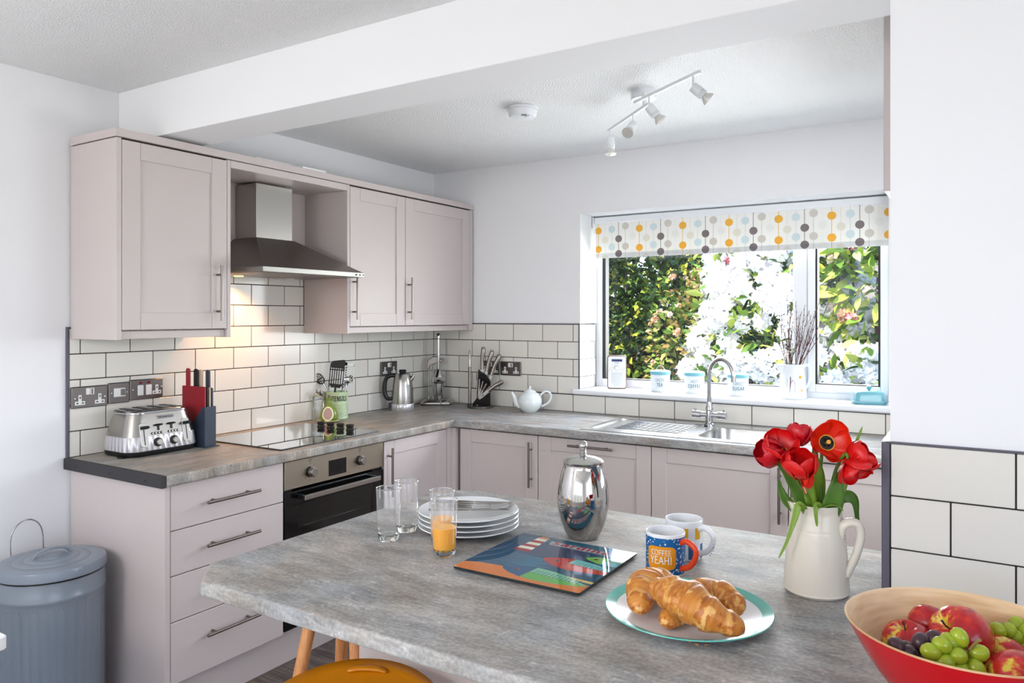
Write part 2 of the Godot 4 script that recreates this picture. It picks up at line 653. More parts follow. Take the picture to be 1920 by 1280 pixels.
	for y in [0.8, 2.04]:
		st = ns(); box2(st, Vector3(5.325, y, 3.56), Vector3(5.385, y + 0.06, 5.64), 0.004); part("rail", st, M.upvc, d)
	for z in [3.56, 4.63]:
		st = ns(); box2(st, Vector3(5.35, 0.86, z), Vector3(5.36, 2.04, z + 1.01)); part("pane", st, M.pane, d)
	own()

var tile_meshes := {}
var tile_no := 0
# one glazed tile in a frame: u0..u1 along, v0..v1 up, glazed face on the frame's plane
func tile(parent, at: Transform3D, u0, u1, v0, v1, thick := 0.008):
	var w = u1 - u0; var h = v1 - v0
	if w < 0.006 or h < 0.006: return
	var key = "%.3f_%.3f_%.3f" % [w, h, thick]
	if not tile_meshes.has(key):
		var st = ns()
		box(st, Vector3(0, 0, -thick / 2), Vector3(w, h, thick), 0.0011)
		tile_meshes[key] = made(st)
	tile_no += 1
	var t = at * Transform3D(Basis(), Vector3((u0 + u1) / 2, (v0 + v1) / 2, 0))
	t.basis = t.basis * Basis(Vector3.UP, rng.randf_range(-0.0016, 0.0016)) * Basis(Vector3.RIGHT, rng.randf_range(-0.0022, 0.0022))
	put("tile", tile_meshes[key], M["tile%d" % ((tile_no * 7 + tile_no / 3) % 4)], parent, t)

# rows of tiles in half bond from the corner; u is measured from the corner
func tile_rows(parent, at, pitch, rows, u_from, u_to, cut_top = 99.0, first := 0):
	for k in range(first, rows):
		var v0 = 0.91 + k * 0.103 + 0.002
		var v1 = minf(0.91 + (k + 1) * 0.103 - 0.002, cut_top)
		var u = 0.0 if k % 2 == 0 else -pitch / 2
		while u < u_to:
			var a = maxf(u + 0.002, u_from)
			var b = minf(u + pitch - 0.002, u_to)
			if b > a: tile(parent, at, a, b, v0, v1)
			u += pitch

func tiles():
	var wl = get_node("wall_left")
	var wb = get_node("wall_back")
	var wp = get_node("wall_pillar")
	# left wall: u runs from the corner towards the camera, so the face's own right is -z
	var st = ns()
	box2(st, Vector3(-0.012, 0.9, -0.01), Vector3(-0.0025, 1.43, 2.35))
	box2(st, Vector3(-0.012, 1.43, 1.12), Vector3(-0.0025, 1.76, 1.86))
	part("grout", st, M.grout, wl)
	var at = Transform3D(Basis(Vector3(0, 0, 1), Vector3.UP, Vector3(-1, 0, 0)), Vector3.ZERO)
	# mirrored frame would turn the mesh inside out, so tiles are placed with a proper one: right = -z
	at = Transform3D(Basis(Vector3(0, 0, -1), Vector3.UP, Vector3(1, 0, 0)), Vector3.ZERO)
	for k in 9:
		var v0 = 0.91 + k * 0.103 + 0.002
		var v1 = minf(0.91 + (k + 1) * 0.103 - 0.002, 1.735)
		var u = 0.0 if k % 2 == 0 else -0.10475
		while u < 2.349:
			var lo = 0.001 if k < 5 else 1.128
			var hi = 2.347 if k < 5 else 1.85
			var a = maxf(u + 0.002, lo)
			var b = minf(u + 0.2095 - 0.002, hi)
			if b > a: tile(wl, at, -b, -a, v0, v1)
			u += 0.2095
	st = ns()
	box2(st, Vector3(-0.011, 0.872, 2.348), Vector3(0.002, 1.431, 2.358), 0.001)
	part("tile_trim", st, M.grout_grey, wl, "dark grey strip ending the tiles")
	# window wall
	st = ns()
	box2(st, Vector3(-0.01, 0.9, -0.012), Vector3(1.078, 1.43, -0.0025))
	box2(st, Vector3(1.073, 0.9, -0.012), Vector3(3.2, 1.012, -0.0025))
	box2(st, Vector3(1.07, 1.03, -0.213), Vector3(1.0785, 1.43, -0.003))
	part("grout", st, M.grout, wb)
	at = Transform3D(Basis(), Vector3.ZERO)
	tile_rows(wb, at, 0.2075, 5, 0.001, 1.078, 99.0, 1)
	tile_rows(wb, at, 0.2075, 1, 0.001, 3.2, 1.009)
	# the tiles return into the window reveal
	var back = Transform3D(Basis(Vector3(0, 0, 1), Vector3.UP, Vector3(-1, 0, 0)), Vector3.ZERO)
	var side = Transform3D(Basis(Vector3(0, 0, -1), Vector3.UP, Vector3(1, 0, 0)), Vector3(1.081, 0, 0))
	for k in range(1, 5):
		var v0 = maxf(0.91 + k * 0.103 + 0.0015, 1.047)
		var v1 = 0.91 + (k + 1) * 0.103 - 0.0015
		var cut = [0.0, 0.1, 0.21] if k % 2 == 0 else [0.0, 0.205, 0.21]
		for j in 2:
			if cut[j + 1] - cut[j] > 0.02: tile(wb, side, cut[j] + 0.002, cut[j + 1] - 0.002, v0, v1, 0.004)
	st = ns()
	box2(st, Vector3(1.074, 1.03, -0.003), Vector3(1.083, 1.431, 0.003), 0.001)
	part("tile_trim", st, M.grout_grey, wb, "dark grey strip at the window reveal")
	st = ns()
	box2(st, Vector3(0.33, 1.4245, -0.011), Vector3(1.083, 1.4295, 0.0015))
	part("tile_trim", st, M.grout_grey, wb, "dark grey strip along the top of the tiles")
	# the nib's tiles, larger in view, with a broad strip on its edge
	st = ns()
	box2(st, Vector3(2.924, 0.87, 2.2), Vector3(5.19, 1.226, 2.3015))
	part("grout", st, M.grout, wp)
	var pz = Transform3D(Basis(), Vector3(0, 0, 2.305))
	for k in 4:
		var v1 = 1.2225 - k * 0.103
		var v0 = maxf(v1 - 0.1, 0.911)
		var u = 2.934 - (0.0 if k % 2 == 0 else 0.103)
		while u < 5.19:
			tile(wp, pz, maxf(u, 2.934), minf(u + 0.203, 5.18), v0, v1)
			u += 0.206
	st = ns()
	box2(st, Vector3(2.917, 0.87, 2.165), Vector3(2.9315, 1.225, 2.306), 0.001)
	part("tile_trim", st, M.grout_grey, wp, "broad dark grey strip on the edge of the nib")
	st = ns()
	box2(st, Vector3(2.917, 1.2245, 2.12), Vector3(2.935, 1.228, 2.3), 0.0005)
	part("ledge", st, M.trim_white, wp)
	st = ns()
	box2(st, Vector3(2.93, 1.2235, 2.296), Vector3(5.19, 1.227, 2.3065), 0.0005)
	part("tile_trim", st, M.grout_grey, wp)

func window_and_blind():
	var zf := -0.235
	var w = thing("window_1", "white plastic framed kitchen window with a wide fixed pane and a narrow opening sash", "window", Vector3(1.9, 1.045, -0.27))
	w.set_meta("kind", "structure")
	world_of(w)
	var st = ns()
	box2(st, Vector3(1.075, 1.03, zf - 0.07), Vector3(1.117, 2.075, zf), 0.003)
	box2(st, Vector3(2.663, 1.03, zf - 0.07), Vector3(2.71, 2.075, zf), 0.003)
	box2(st, Vector3(1.117, 1.03, zf - 0.07), Vector3(2.663, 1.094, zf), 0.003)
	box2(st, Vector3(1.117, 2.0, zf - 0.07), Vector3(2.663, 2.075, zf), 0.003)
	part("frame", st, M.upvc, w)
	st = ns()
	box2(st, Vector3(2.231, 1.094, zf - 0.07), Vector3(2.303, 2.0, zf), 0.003)
	part("mullion", st, M.upvc, w)
	st = ns()
	box2(st, Vector3(2.306, 1.075, zf - 0.06), Vector3(2.344, 1.99, zf + 0.012), 0.004)
	box2(st, Vector3(2.652, 1.075, zf - 0.06), Vector3(2.69, 1.99, zf + 0.012), 0.004)
	box2(st, Vector3(2.344, 1.075, zf - 0.06), Vector3(2.652, 1.118, zf + 0.012), 0.004)
	box2(st, Vector3(2.344, 1.95, zf - 0.06), Vector3(2.652, 1.99, zf + 0.012), 0.004)
	var sash = part("sash", st, M.upvc, w)
	st = ns()
	box2(st, Vector3(2.44, 1.083, zf + 0.012), Vector3(2.55, 1.098, zf + 0.024), 0.004)
	box2(st, Vector3(2.455, 1.085, zf + 0.024), Vector3(2.475, 1.096, zf + 0.04), 0.003)
	part("handle", st, M.upvc, sash)
	st = ns()
	for a in [[Vector3(1.117, 1.094, 0), Vector3(1.138, 2.0, 0)], [Vector3(1.138, 1.094, 0), Vector3(2.231, 1.098, 0)]]:
		box2(st, a[0] + Vector3(0, 0, zf - 0.05), a[1] + Vector3(0, 0, zf - 0.002))
	for a in [[Vector3(2.344, 1.118, 0), Vector3(2.354, 1.95, 0)], [Vector3(2.642, 1.118, 0), Vector3(2.652, 1.95, 0)], [Vector3(2.354, 1.118, 0), Vector3(2.642, 1.123, 0)]]:
		box2(st, a[0] + Vector3(0, 0, zf - 0.05), a[1] + Vector3(0, 0, zf + 0.006))
	part("gasket", st, M.gasket, w, "black rubber seal round the panes")
	st = ns(); box2(st, Vector3(1.125, 1.095, zf - 0.045), Vector3(2.235, 2.0, zf - 0.04)); part("pane", st, M.pane, w)
	st = ns(); box2(st, Vector3(2.347, 1.119, zf - 0.045), Vector3(2.649, 1.95, zf - 0.04)); part("pane", st, M.pane, w)
	own()
	# sill board
	st = ns()
	box2(st, Vector3(1.04, 1.016, -0.01), Vector3(2.74, 1.045, 0.026), 0.007)
	box2(st, Vector3(1.079, 1.012, zf), Vector3(2.709, 1.0448, -0.008), 0.001)
	structure("trim_1", st, M.upvc, "white window board")
	st = ns()
	box2(st, Vector3(1.045, 1.0115, -0.009), Vector3(3.19, 1.016, 0.004))
	structure("trim_2", st, M.grout_grey, "dark grey strip under the window board")
	# plastered cheeks of the opening above the tiles
	st = ns()
	box2(st, Vector3(1.072, 1.431, zf), Vector3(1.081, 2.075, -0.0095))
	structure("trim_3", st, M.trim_white, "white plastered cheek of the window opening")
	# roller blind
	var b = thing("roller_blind", "half-lowered roller blind printed with yellow, grey, cream and pale blue discs", "blind", Vector3(1.89, 1.8, -0.17))
	world_of(b)
	var z := -0.17
	st = ns()
	tube(st, [Vector3(1.098, 2.05, z - 0.024), Vector3(2.70, 2.05, z - 0.024)], 0.02, 18)
	part("roller", st, M.upvc, b)
	for x in [1.084, 2.7]:
		st = ns(); box2(st, Vector3(x, 2.0, z - 0.045), Vector3(x + 0.012, 2.07, z + 0.012), 0.003); part("bracket", st, M.upvc, b)
	st = ns()
	box2(st, Vector3(1.10, 2.03, z - 0.004), Vector3(2.698, 2.066, z + 0.012), 0.003)
	part("fascia", st, M.upvc, b)
	st = ns()
	st.set_smooth_group(FLAT)
	var xa := 1.104; var xb := 2.694; var ya := 1.822; var yb := 2.034
	for s in [0, 1]:
		var zz = z if s == 0 else z - 0.0012
		var p = [Vector3(xa, ya, zz), Vector3(xb, ya, zz), Vector3(xb, yb, zz), Vector3(xa, yb, zz)]
		var u = [Vector2(0, 1), Vector2(1, 1), Vector2(1, 0), Vector2(0, 0)]
		if s == 0:
			tri_uv(st, p[0], p[1], p[2], u[0], u[1], u[2]); tri_uv(st, p[0], p[2], p[3], u[0], u[2], u[3])
		else:
			tri_uv(st, p[0], p[2], p[1], u[0], u[2], u[1]); tri_uv(st, p[0], p[3], p[2], u[0], u[3], u[2])
	var bm := mat("blind", Color(1, 1, 1), 0.8) as StandardMaterial3D
	bm.albedo_texture = texture(blind_image(1590, 212))
	bm.backlight_enabled = true
	bm.backlight = Color(0.55, 0.55, 0.53)
	part("cloth", st, bm, b)
	# the folded hem, two layers thick
	st = ns()
	st.set_smooth_group(FLAT)
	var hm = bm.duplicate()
	hm.albedo_color = Color(0.88, 0.89, 0.9)  # greyer copy of the cloth: shade of the double layer in the colour
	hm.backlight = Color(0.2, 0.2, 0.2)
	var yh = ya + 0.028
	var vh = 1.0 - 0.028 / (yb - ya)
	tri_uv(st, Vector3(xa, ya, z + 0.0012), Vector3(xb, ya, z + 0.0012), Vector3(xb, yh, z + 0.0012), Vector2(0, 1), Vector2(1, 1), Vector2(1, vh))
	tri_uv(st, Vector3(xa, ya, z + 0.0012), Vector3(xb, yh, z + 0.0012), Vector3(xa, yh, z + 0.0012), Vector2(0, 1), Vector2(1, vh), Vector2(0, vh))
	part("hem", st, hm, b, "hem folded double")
	st = ns(); box2(st, Vector3(xa, ya - 0.0005, z - 0.0022), Vector3(xb, ya + 0.028, z - 0.0013)); part("hem_bar", st, M.upvc, b)
	st = ns(); tube(st, [Vector3(1.088, 2.0, z + 0.004), Vector3(1.088, 1.45, z + 0.004)], 0.0015, 6); part("cord", st, M.upvc, b)
	own()

# the print of the blind: one pixel is a millimetre
func blind_image(w, h):
	var img := Image.create(w, h, false, Image.FORMAT_RGB8)
	img.fill(Color8(246, 245, 241))
	var yellow = Color8(243, 186, 70); var cream = Color8(234, 230, 216); var blue = Color8(214, 228, 230); var grey = Color8(134, 124, 124); var taupe = Color8(214, 208, 199); var white = Color8(240, 239, 234)
	var x := 18.0
	var cols = [[yellow, 46, 158, 999], [cream, 104, 212, 999], [blue, 42, 146, 999], [grey, 100, 188, -4], [taupe, 27, 146, 999], [white, 90, 196, 999]]
	var k := 0
	while x < w + 60:
		var c = cols[k % 6]
		for y in h:
			for d in 3:
				var px = int(x) + d - 1
				if px >= 0 and px < w: img.set_pixel(px, y, c[0])
		for cy in [c[1], c[2], c[3]]:
			if cy < 900: disc(img, x, cy, 21.5 if cy > 0 else 15.0, 21.0 if cy > 0 else 9.0, c[0])
		x += 43.7
		k += 1
	return img

func disc(img: Image, cx, cy, rx, ry, c):
	for y in range(maxi(0, int(cy - ry)), mini(img.get_height(), int(cy + ry) + 1)):
		for x in range(maxi(0, int(cx - rx)), mini(img.get_width(), int(cx + rx) + 1)):
			if pow((x - cx) / rx, 2) + pow((y - cy) / ry, 2) <= 1.0: img.set_pixel(x, y, c)

# ---------------------------------------------------------------- kitchen units
# bar handle in the current frame: from a to b along the front, standing off it
func bar_handle(parent, a: Vector2, b: Vector2):
	var st = ns()
	var off := 0.033
	var p = Vector3(a.x, a.y, off); var q = Vector3(b.x, b.y, off)
	tube(st, [p, q], 0.006, 10)
	var t = (q - p).normalized()
	for e in [p + t * 0.041, q - t * 0.041]:
		tube(st, [Vector3(e.x, e.y, 0.0), e], 0.0047, 8)
	return part("handle", st, M.handle, parent, "brushed steel bar handle")

# framed door in the current frame, lower left corner at the origin
func shaker_door(parent, w, h, handle, called := "door"):
	var st = ns()
	var s := 0.075; var r := 0.068; var t := 0.02; var g := 0.0015
	box2(st, Vector3(g, g, 0), Vector3(s, h - g, t), 0.0015)
	box2(st, Vector3(w - s, g, 0), Vector3(w - g, h - g, t), 0.0015)
	box2(st, Vector3(s + 0.0006, g, 0), Vector3(w - s - 0.0006, r, t - 0.0004), 0.0012)
	box2(st, Vector3(s + 0.0006, h - r, 0), Vector3(w - s - 0.0006, h - g, t - 0.0004), 0.0012)
	var d = part(called, st, M.cabinet, parent)
	st = ns()
	box2(st, Vector3(s - 0.004, r - 0.004, 0.003), Vector3(w - s + 0.004, h - r + 0.004, t - 0.0075))
	part("panel", st, M.cabinet, d)
	if handle.size() == 4:
		var keep = X
		X = X * Transform3D(Basis(), Vector3(0, 0, t))
		bar_handle(d, Vector2(handle[0], handle[1]), Vector2(handle[2], handle[3]))
		X = keep
	return d

func left_front(o, x, y, z): frame(Vector3(x, y, z), Vector3(0, 0, -1), Vector3.UP, Vector3(1, 0, 0), o)
func back_front(o, x, y, z): frame(Vector3(x, y, z), Vector3(1, 0, 0), Vector3.UP, Vector3(0, 0, 1), o)

func wall_units():
	# tall single cupboard on the left
	var o = thing("wall_cabinet", "single-door wall cupboard left of the cooker hood", "wall cupboard", Vector3(0.15, 1.383, 2.09))
	world_of(o)
	var st = ns()
	box2(st, Vector3(0.001, 1.383, 2.322), Vector3(0.32, 2.15, 2.343), 0.0012)
	part("side_panel", st, M.cabinet, o)
	st = ns()
	box2(st, Vector3(0.001, 1.383, 1.834), Vector3(0.32, 2.15, 1.852), 0.0012)
	part("side_panel", st, M.cabinet, o)
	st = ns()
	box2(st, Vector3(0.002, 1.42, 1.853), Vector3(0.298, 2.148, 2.321))
	part("body", st, M.cabinet_gap_shade, o)
	st = ns()
	box2(st, Vector3(0.284, 1.386, 1.853), Vector3(0.302, 1.416, 2.321), 0.001)
	part("pelmet", st, M.cabinet, o)
	left_front(o, 0.301, 1.4195, 2.3215)
	shaker_door(o, 0.469, 0.727, [0.418, 0.034, 0.418, 0.271])
	# double cupboard on the right
	o = thing("wall_cabinet", "double-door wall cupboard between the cooker hood and the corner", "wall cupboard", Vector3(0.15, 1.383, 0.57))
	world_of(o)
	st = ns()
	box2(st, Vector3(0.001, 1.383, 1.109), Vector3(0.32, 2.15, 1.127), 0.0012)
	part("side_panel", st, M.cabinet, o)
	st = ns()
	box2(st, Vector3(0.001, 1.383, 0.008), Vector3(0.32, 2.15, 0.040), 0.0012)
	part("side_panel", st, M.cabinet, o)
	st = ns()
	box2(st, Vector3(0.002, 1.42, 0.041), Vector3(0.298, 2.148, 1.108))
	part("body", st, M.cabinet_gap_shade, o)
	st = ns()
	box2(st, Vector3(0.284, 1.386, 0.041), Vector3(0.302, 1.416, 1.108), 0.001)
	part("pelmet", st, M.cabinet, o)
	left_front(o, 0.301, 1.4195, 1.1085)
	shaker_door(o, 0.4395, 0.727, [0.021, 0.036, 0.021, 0.273])
	left_front(o, 0.301, 1.4195, 0.6685)
	shaker_door(o, 0.627, 0.727, [0.021, 0.036, 0.021, 0.273])
	own()
	# the niche over the hob
	o = thing("niche_panel", "lilac-grey lining of the open niche above the cooker hood", "panel", Vector3(0.15, 1.74, 1.48))
	world_of(o)
	st = ns()
	box2(st, Vector3(0.012, 2.118, 1.128), Vector3(0.3, 2.136, 1.833), 0.001)
	part("shelf", st, M.cabinet, o)
	st = ns()
	box2(st, Vector3(0.3, 2.118, 1.128), Vector3(0.32, 2.15, 1.833), 0.001)
	part("rail", st, M.cabinet, o)
	st = ns()
	box2(st, Vector3(0.0, 1.74, 1.128), Vector3(0.012, 2.15, 1.833), 0.001)
	part("back_panel", st, M.cabinet, o)
	own()
	# cornice that runs over them all
	o = thing("cornice", "long lilac-grey cornice board along the tops of the wall cupboards", "cornice", Vector3(0.16, 2.15, 1.17))
	world_of(o)
	st = ns()
	box2(st, Vector3(0.0, 2.1535, 0.0), Vector3(0.322, 2.185, 2.346), 0.0015)
	part("board", st, M.cabinet, o)
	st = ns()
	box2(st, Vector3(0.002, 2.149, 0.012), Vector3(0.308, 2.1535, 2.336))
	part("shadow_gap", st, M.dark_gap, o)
	own()
	# loose strips lying on top of the cornice
	for a in [[1.47, 1.68, 0.27], [1.27, 1.42, 0.285]]:
		st = ns(); box2(st, Vector3(a[2], 2.185, a[0]), Vector3(a[2] + 0.03, 2.195, a[1]), 0.001)
		var s = part("offcut", st, M.trim_white)
		tag(s, ["longer white plastic strip left lying on the cornice above the hood", "shorter white plastic strip left lying on the cornice above the hood"][0 if a[0] > 1.4 else 1], "strip")
	# cooker hood
	o = thing("cooker_hood", "stainless steel chimney cooker hood over the hob", "cooker hood", Vector3(0.2, 1.67, 1.455))
	world_of(o)
	var zc := 1.462
	st = ns()
	box2(st, Vector3(0.012, 1.84, 1.352), Vector3(0.165, 2.108, 1.572), 0.002)
	part("chimney", st, M.steel, o)
	st = ns()
	var lo = [Vector3(0.012, 1.69, 1.150), Vector3(0.452, 1.69, 1.150), Vector3(0.452, 1.69, 1.772), Vector3(0.012, 1.69, 1.772)]
	var hi = [Vector3(0.012, 1.848, 1.345), Vector3(0.172, 1.848, 1.345), Vector3(0.172, 1.848, 1.579), Vector3(0.012, 1.848, 1.579)]
	loft(st, [lo, hi], true, true, false)
	part("canopy", st, M.hood_dark, o)
	st = ns()
	box2(st, Vector3(0.012, 1.668, 1.148), Vector3(0.456, 1.69, 1.774), 0.001)
	var lip = part("lip", st, mat("lip_steel", Color8(158, 157, 152), 0.45, 1.0), o)
	for k in 5:
		st = ns()
		tube(st, [Vector3(0.456, 1.679, 1.205 - k * 0.012), Vector3(0.459, 1.679, 1.205 - k * 0.012)], 0.0042, 10)
		part("button", st, M.black if k % 2 == 0 else M.chrome, lip)
	for k in 2:
		st = ns()
		box2(st, Vector3(0.06, 1.6655, 1.165 + k * 0.305), Vector3(0.42, 1.668, 1.455 + k * 0.305), 0.001)
		part("filter", st, M.hood_dark, o)
	var lm := mat("lamp_glow", Color(1, 0.9, 0.75), 0.4) as StandardMaterial3D
	lm.emission_enabled = true
	lm.emission = Color(1.0, 0.78, 0.5)
	lm.emission_energy_multiplier = 2.0
	for z in [1.61, 1.30]:
		st = ns()
		lathe(st, [Vector2(0.0, -0.003), Vector2(0.022, -0.003), Vector2(0.024, 0.0)], 20, Vector3(0.085, 1.6655, z))
		part("lamp", st, lm if z > 1.5 else M.white_plastic, o)
	own()
	var l := SpotLight3D.new()
	l.name = "hood_light"
	l.position = Vector3(0.085, 1.655, 1.61)
	l.rotation = Vector3(-PI / 2, 0, 0)
	l.spot_angle = 68.0
	l.spot_attenuation = 0.6
	l.light_energy = 0.45
	l.light_size = 0.03
	l.light_color = Color(1.0, 0.72, 0.45)
	l.spot_range = 8.0
	l.spot_attenuation = 2.0
	l.shadow_enabled = true
	add_child(l)
	# the cupboard on the far right wall, seen edge on behind the nib
	o = thing("wall_cabinet", "wall cupboard seen edge on behind the white nib, door standing off its dark gap", "wall cupboard", Vector3(3.03, 1.8, 1.2))
	world_of(o)
	st = ns()
	box2(st, Vector3(2.886, 1.805, 0.75), Vector3(3.198, 2.36, 1.690), 0.001)
	part("body", st, M.trim_white, o)
	st = ns()
	box2(st, Vector3(2.8815, 1.815, 0.76), Vector3(2.886, 2.35, 1.688))
	part("shadow_gap", st, M.dark_gap, o)
	st = ns()
	box2(st, Vector3(2.859, 1.812, 0.75), Vector3(2.8815, 2.335, 1.695), 0.003)
	part("door", st, M.cabinet, o)
	own()

func base_units():
	# drawer unit at the end of the run
	var o = thing("drawer_unit", "four-drawer base unit at the open end of the cooker run", "drawers", Vector3(0.3, 0.0, 2.075))
	world_of(o)
	var st = ns()
	box2(st, Vector3(0.001, 0.0, 2.3215), Vector3(0.622, 0.869, 2.343), 0.0012)
	part("end_panel", st, M.cabinet, o)
	st = ns()
	box2(st, Vector3(0.002, 0.143, 1.806), Vector3(0.598, 0.868, 2.32))
	part("body", st, M.cabinet_gap_shade, o)
	var ys = [0.146, 0.372, 0.538, 0.701, 0.866]
	for k in 4:
		left_front(o, 0.600, ys[k], 2.3195)
		st = ns()
		box2(st, Vector3(0.001, 0.0018, 0), Vector3(0.513, ys[k + 1] - ys[k] - 0.0018, 0.02), 0.0015)
		var d = part("drawer", st, M.cabinet, o)
		X = X * Transform3D(Basis(), Vector3(0, 0, 0.02))
		var hy = [0.143, 0.083, 0.083, 0.081][k]
		bar_handle(d, Vector2(0.131, hy), Vector2(0.371, hy))
	# single door between the oven and the corner
	o = thing("base_cabinet", "base cupboard between the oven and the corner post", "base cupboard", Vector3(0.3, 0, 0.93))
	world_of(o)
	st = ns()
	box2(st, Vector3(0.002, 0.143, 0.665), Vector3(0.598, 0.868, 1.183))
	part("body", st, M.cabinet_gap_shade, o)
	left_front(o, 0.600, 0.146, 1.184)
	shaker_door(o, 0.504, 0.717, [0.025, 0.449, 0.025, 0.686])
	world_of(o)
	st = ns()
	box2(st, Vector3(0.598, 0.143, 0.6425), Vector3(0.6195, 0.866, 0.6775), 0.001)
	part("filler_strip", st, M.cabinet, o)
	own()
	# corner post
	o = thing("corner_post", "square lilac-grey corner post where the two base runs meet", "corner post", Vector3(0.63, 0, 0.63))
	world_of(o)
	st = ns()
	box2(st, Vector3(0.59, 0.143, 0.59), Vector3(0.648, 0.866, 0.642), 0.001)
	part("post", st, M.cabinet, o)
	own()
	var defs = [
		["base_cabinet", "base cupboard in the window run next to the corner", "base cupboard", 0.664, 1.157, [0.456, 0.451, 0.456, 0.684]],
		["dishwasher", "integrated dishwasher door with a handle across its top", "dishwasher", 1.157, 1.770, [0.187, 0.687, 0.427, 0.687]],
		["base_cabinet", "wide sink cupboard beneath the basin with an upright handle", "base cupboard", 1.770, 2.386, [0.584, 0.446, 0.584, 0.686]],
		["base_cabinet", "base cupboard behind the tulips at the right of the sink", "base cupboard", 2.386, 2.99, [0.02, 0.45, 0.02, 0.69]]]
	for d in defs:
		o = thing(d[0], d[1], d[2], Vector3((d[3] + d[4]) / 2, 0, 0.3))
		world_of(o)
		st = ns()
		box2(st, Vector3(d[3] + 0.001, 0.143, 0.002), Vector3(d[4] - 0.001, 0.72, 0.598))
		box2(st, Vector3(d[3] + 0.001, 0.72, 0.57), Vector3(d[4] - 0.001, 0.868, 0.598))
		part("body", st, M.cabinet_gap_shade, o)
		back_front(o, d[3] + 0.0005, 0.146, 0.600)
		shaker_door(o, d[4] - d[3] - 0.001, 0.717, d[5])
		own()
	# plinths
	st = ns()
	box2(st, Vector3(0.555, 0.0, 0.56), Vector3(0.573, 0.143, 2.3205), 0.001)
	o = part("plinth", st, M.cabinet)
	tag(o, "lilac-grey plinth under the drawers and oven", "plinth")
	st = ns()
	box2(st, Vector3(0.574, 0.0, 0.545), Vector3(3.19, 0.143, 0.563), 0.001)
	o = part("plinth", st, M.cabinet)
	tag(o, "lilac-grey plinth under the window run", "plinth")

# worktop slab: a rounded front edge, profile in (out, up), swept along
func worktops():
	var o = thing("worktop", "grey stone-look worktop running in an L along both walls", "worktop", Vector3(0.33, 0.87, 0.33))
	world_of(o)
	var y0 := 0.87; var y1 := 0.91
	# cooker run: bevelled mitre at the inner corner
	var st = ns()
	slab(st, [Vector2(0.0, 2.352), Vector2(0.649, 2.352), Vector2(0.649, 0.6495), Vector2(0.0, 0.0005)], y0, y1, [1])
	part("cooker_run", st, M.stone_run, o)
	# window run with the sink cut out
	st = ns()
	slab(st, [Vector2(0.0005, 0.0), Vector2(0.6495, 0.649), Vector2(1.40, 0.649), Vector2(1.40, 0.0)], y0, y1, [1])
	slab(st, [Vector2(1.40, 0.585), Vector2(1.40, 0.649), Vector2(2.345, 0.649), Vector2(2.345, 0.585)], y0, y1, [1])
	slab(st, [Vector2(1.40, 0.0), Vector2(1.40, 0.085), Vector2(2.345, 0.085), Vector2(2.345, 0.0)], y0, y1, [])
	slab(st, [Vector2(2.345, 0.0), Vector2(2.345, 0.649), Vector2(3.198, 0.649), Vector2(3.198, 0.0)], y0, y1, [1])
	part("window_run", st, M.stone, o)
	st = ns()
	box2(st, Vector3(0.002, 0.868, 2.3525), Vector3(0.648, 0.9115, 2.372), 0.0012)
	var s = part("end_strip", st, M.edge_strip, o, "black metal strip on the open end")
	for x in [0.09, 0.32, 0.55]:
		st = ns()
		tube(st, [Vector3(x, 0.886, 2.372), Vector3(x, 0.886, 2.3735)], 0.004, 10)
		part("screw", st, M.black, s)
	own()

# polygon (x, z) as a slab; the edges listed get a rounded nose
func slab(st, poly, y0, y1, noses):
	var n = poly.size()
	var ins := []
	var r := 0.007
	# outline inset only along nosed edges
	var mid := Vector2.ZERO
	for p in poly: mid += p
	mid /= n
	var normals := []
	for i in n:
		var d = (poly[(i + 1) % n] - poly[i]).normalized()
		var nn = Vector2(d.y, -d.x)
		if nn.dot((poly[i] + poly[(i + 1) % n]) / 2 - mid) < 0: nn = -nn
		normals.append(nn)
	var steps := 4
	var rings := []
	for s in range(0, 2 * steps + 2):
		var lower = s <= steps
		var a = PI / 2 * (float(s) / steps if lower else float(s - steps - 1) / steps)
		var inset = r * (1 - sin(a)) if lower else r * (1 - cos(a))
		var y = y0 + r * (1 - cos(a)) if lower else y1 - r * (1 - sin(a))
		var ring := []
		for i in n:
			var prev = (i + n - 1) % n
			var pa = inset if noses.has(prev) else 0.0
			var pb = inset if noses.has(i) else 0.0
			# meet of the two offset lines
			var p1 = poly[i] - normals[prev] * pa
			var d1 = (poly[i] - poly[prev]).normalized()
			var p2 = poly[i] - normals[i] * pb
			var d2 = (poly[(i + 1) % n] - poly[i]).normalized()
			var den = d1.cross(d2)
			var q = p1 if absf(den) < 1e-5 else p1 + d1 * ((p2 - p1).cross(d2) / den)
			ring.append(Vector3(q.x, y, q.y))
		rings.append(ring)
	# side walls edge by edge so that each stays flat along, smooth across
	for k in n:
		var l = (k + 1) % n
		st.set_smooth_group(smooth())
		for i in rings.size() - 1:
			var A = rings[i][k]; var B = rings[i][l]; var C = rings[i + 1][l]; var D = rings[i + 1][k]
			var nn = (B - A).cross(D - A)
			if nn.length() < 1e-12: nn = (C - B).cross(D - B)
			if nn.dot(Vector3(normals[k].x, 0, normals[k].y)) + nn.normalized().y * 0.0 < 0: quad(st, A, D, C, B)
			else: quad(st, A, B, C, D)
	st.set_smooth_group(FLAT)
	for e in 2:
		var r3 = rings[0] if e == 0 else rings[rings.size() - 1]
		var p2 := PackedVector2Array()
		for p in r3: p2.append(Vector2(p.x, p.z))
		var f = Geometry2D.triangulate_polygon(p2)
		for i in range(0, f.size(), 3):
			var a = r3[f[i]]; var b = r3[f[i + 1]]; var c = r3[f[i + 2]]
			var up = (b - a).cross(c - a).y > 0
			if up == (e == 1): tri(st, a, b, c)
			else: tri(st, a, c, b)

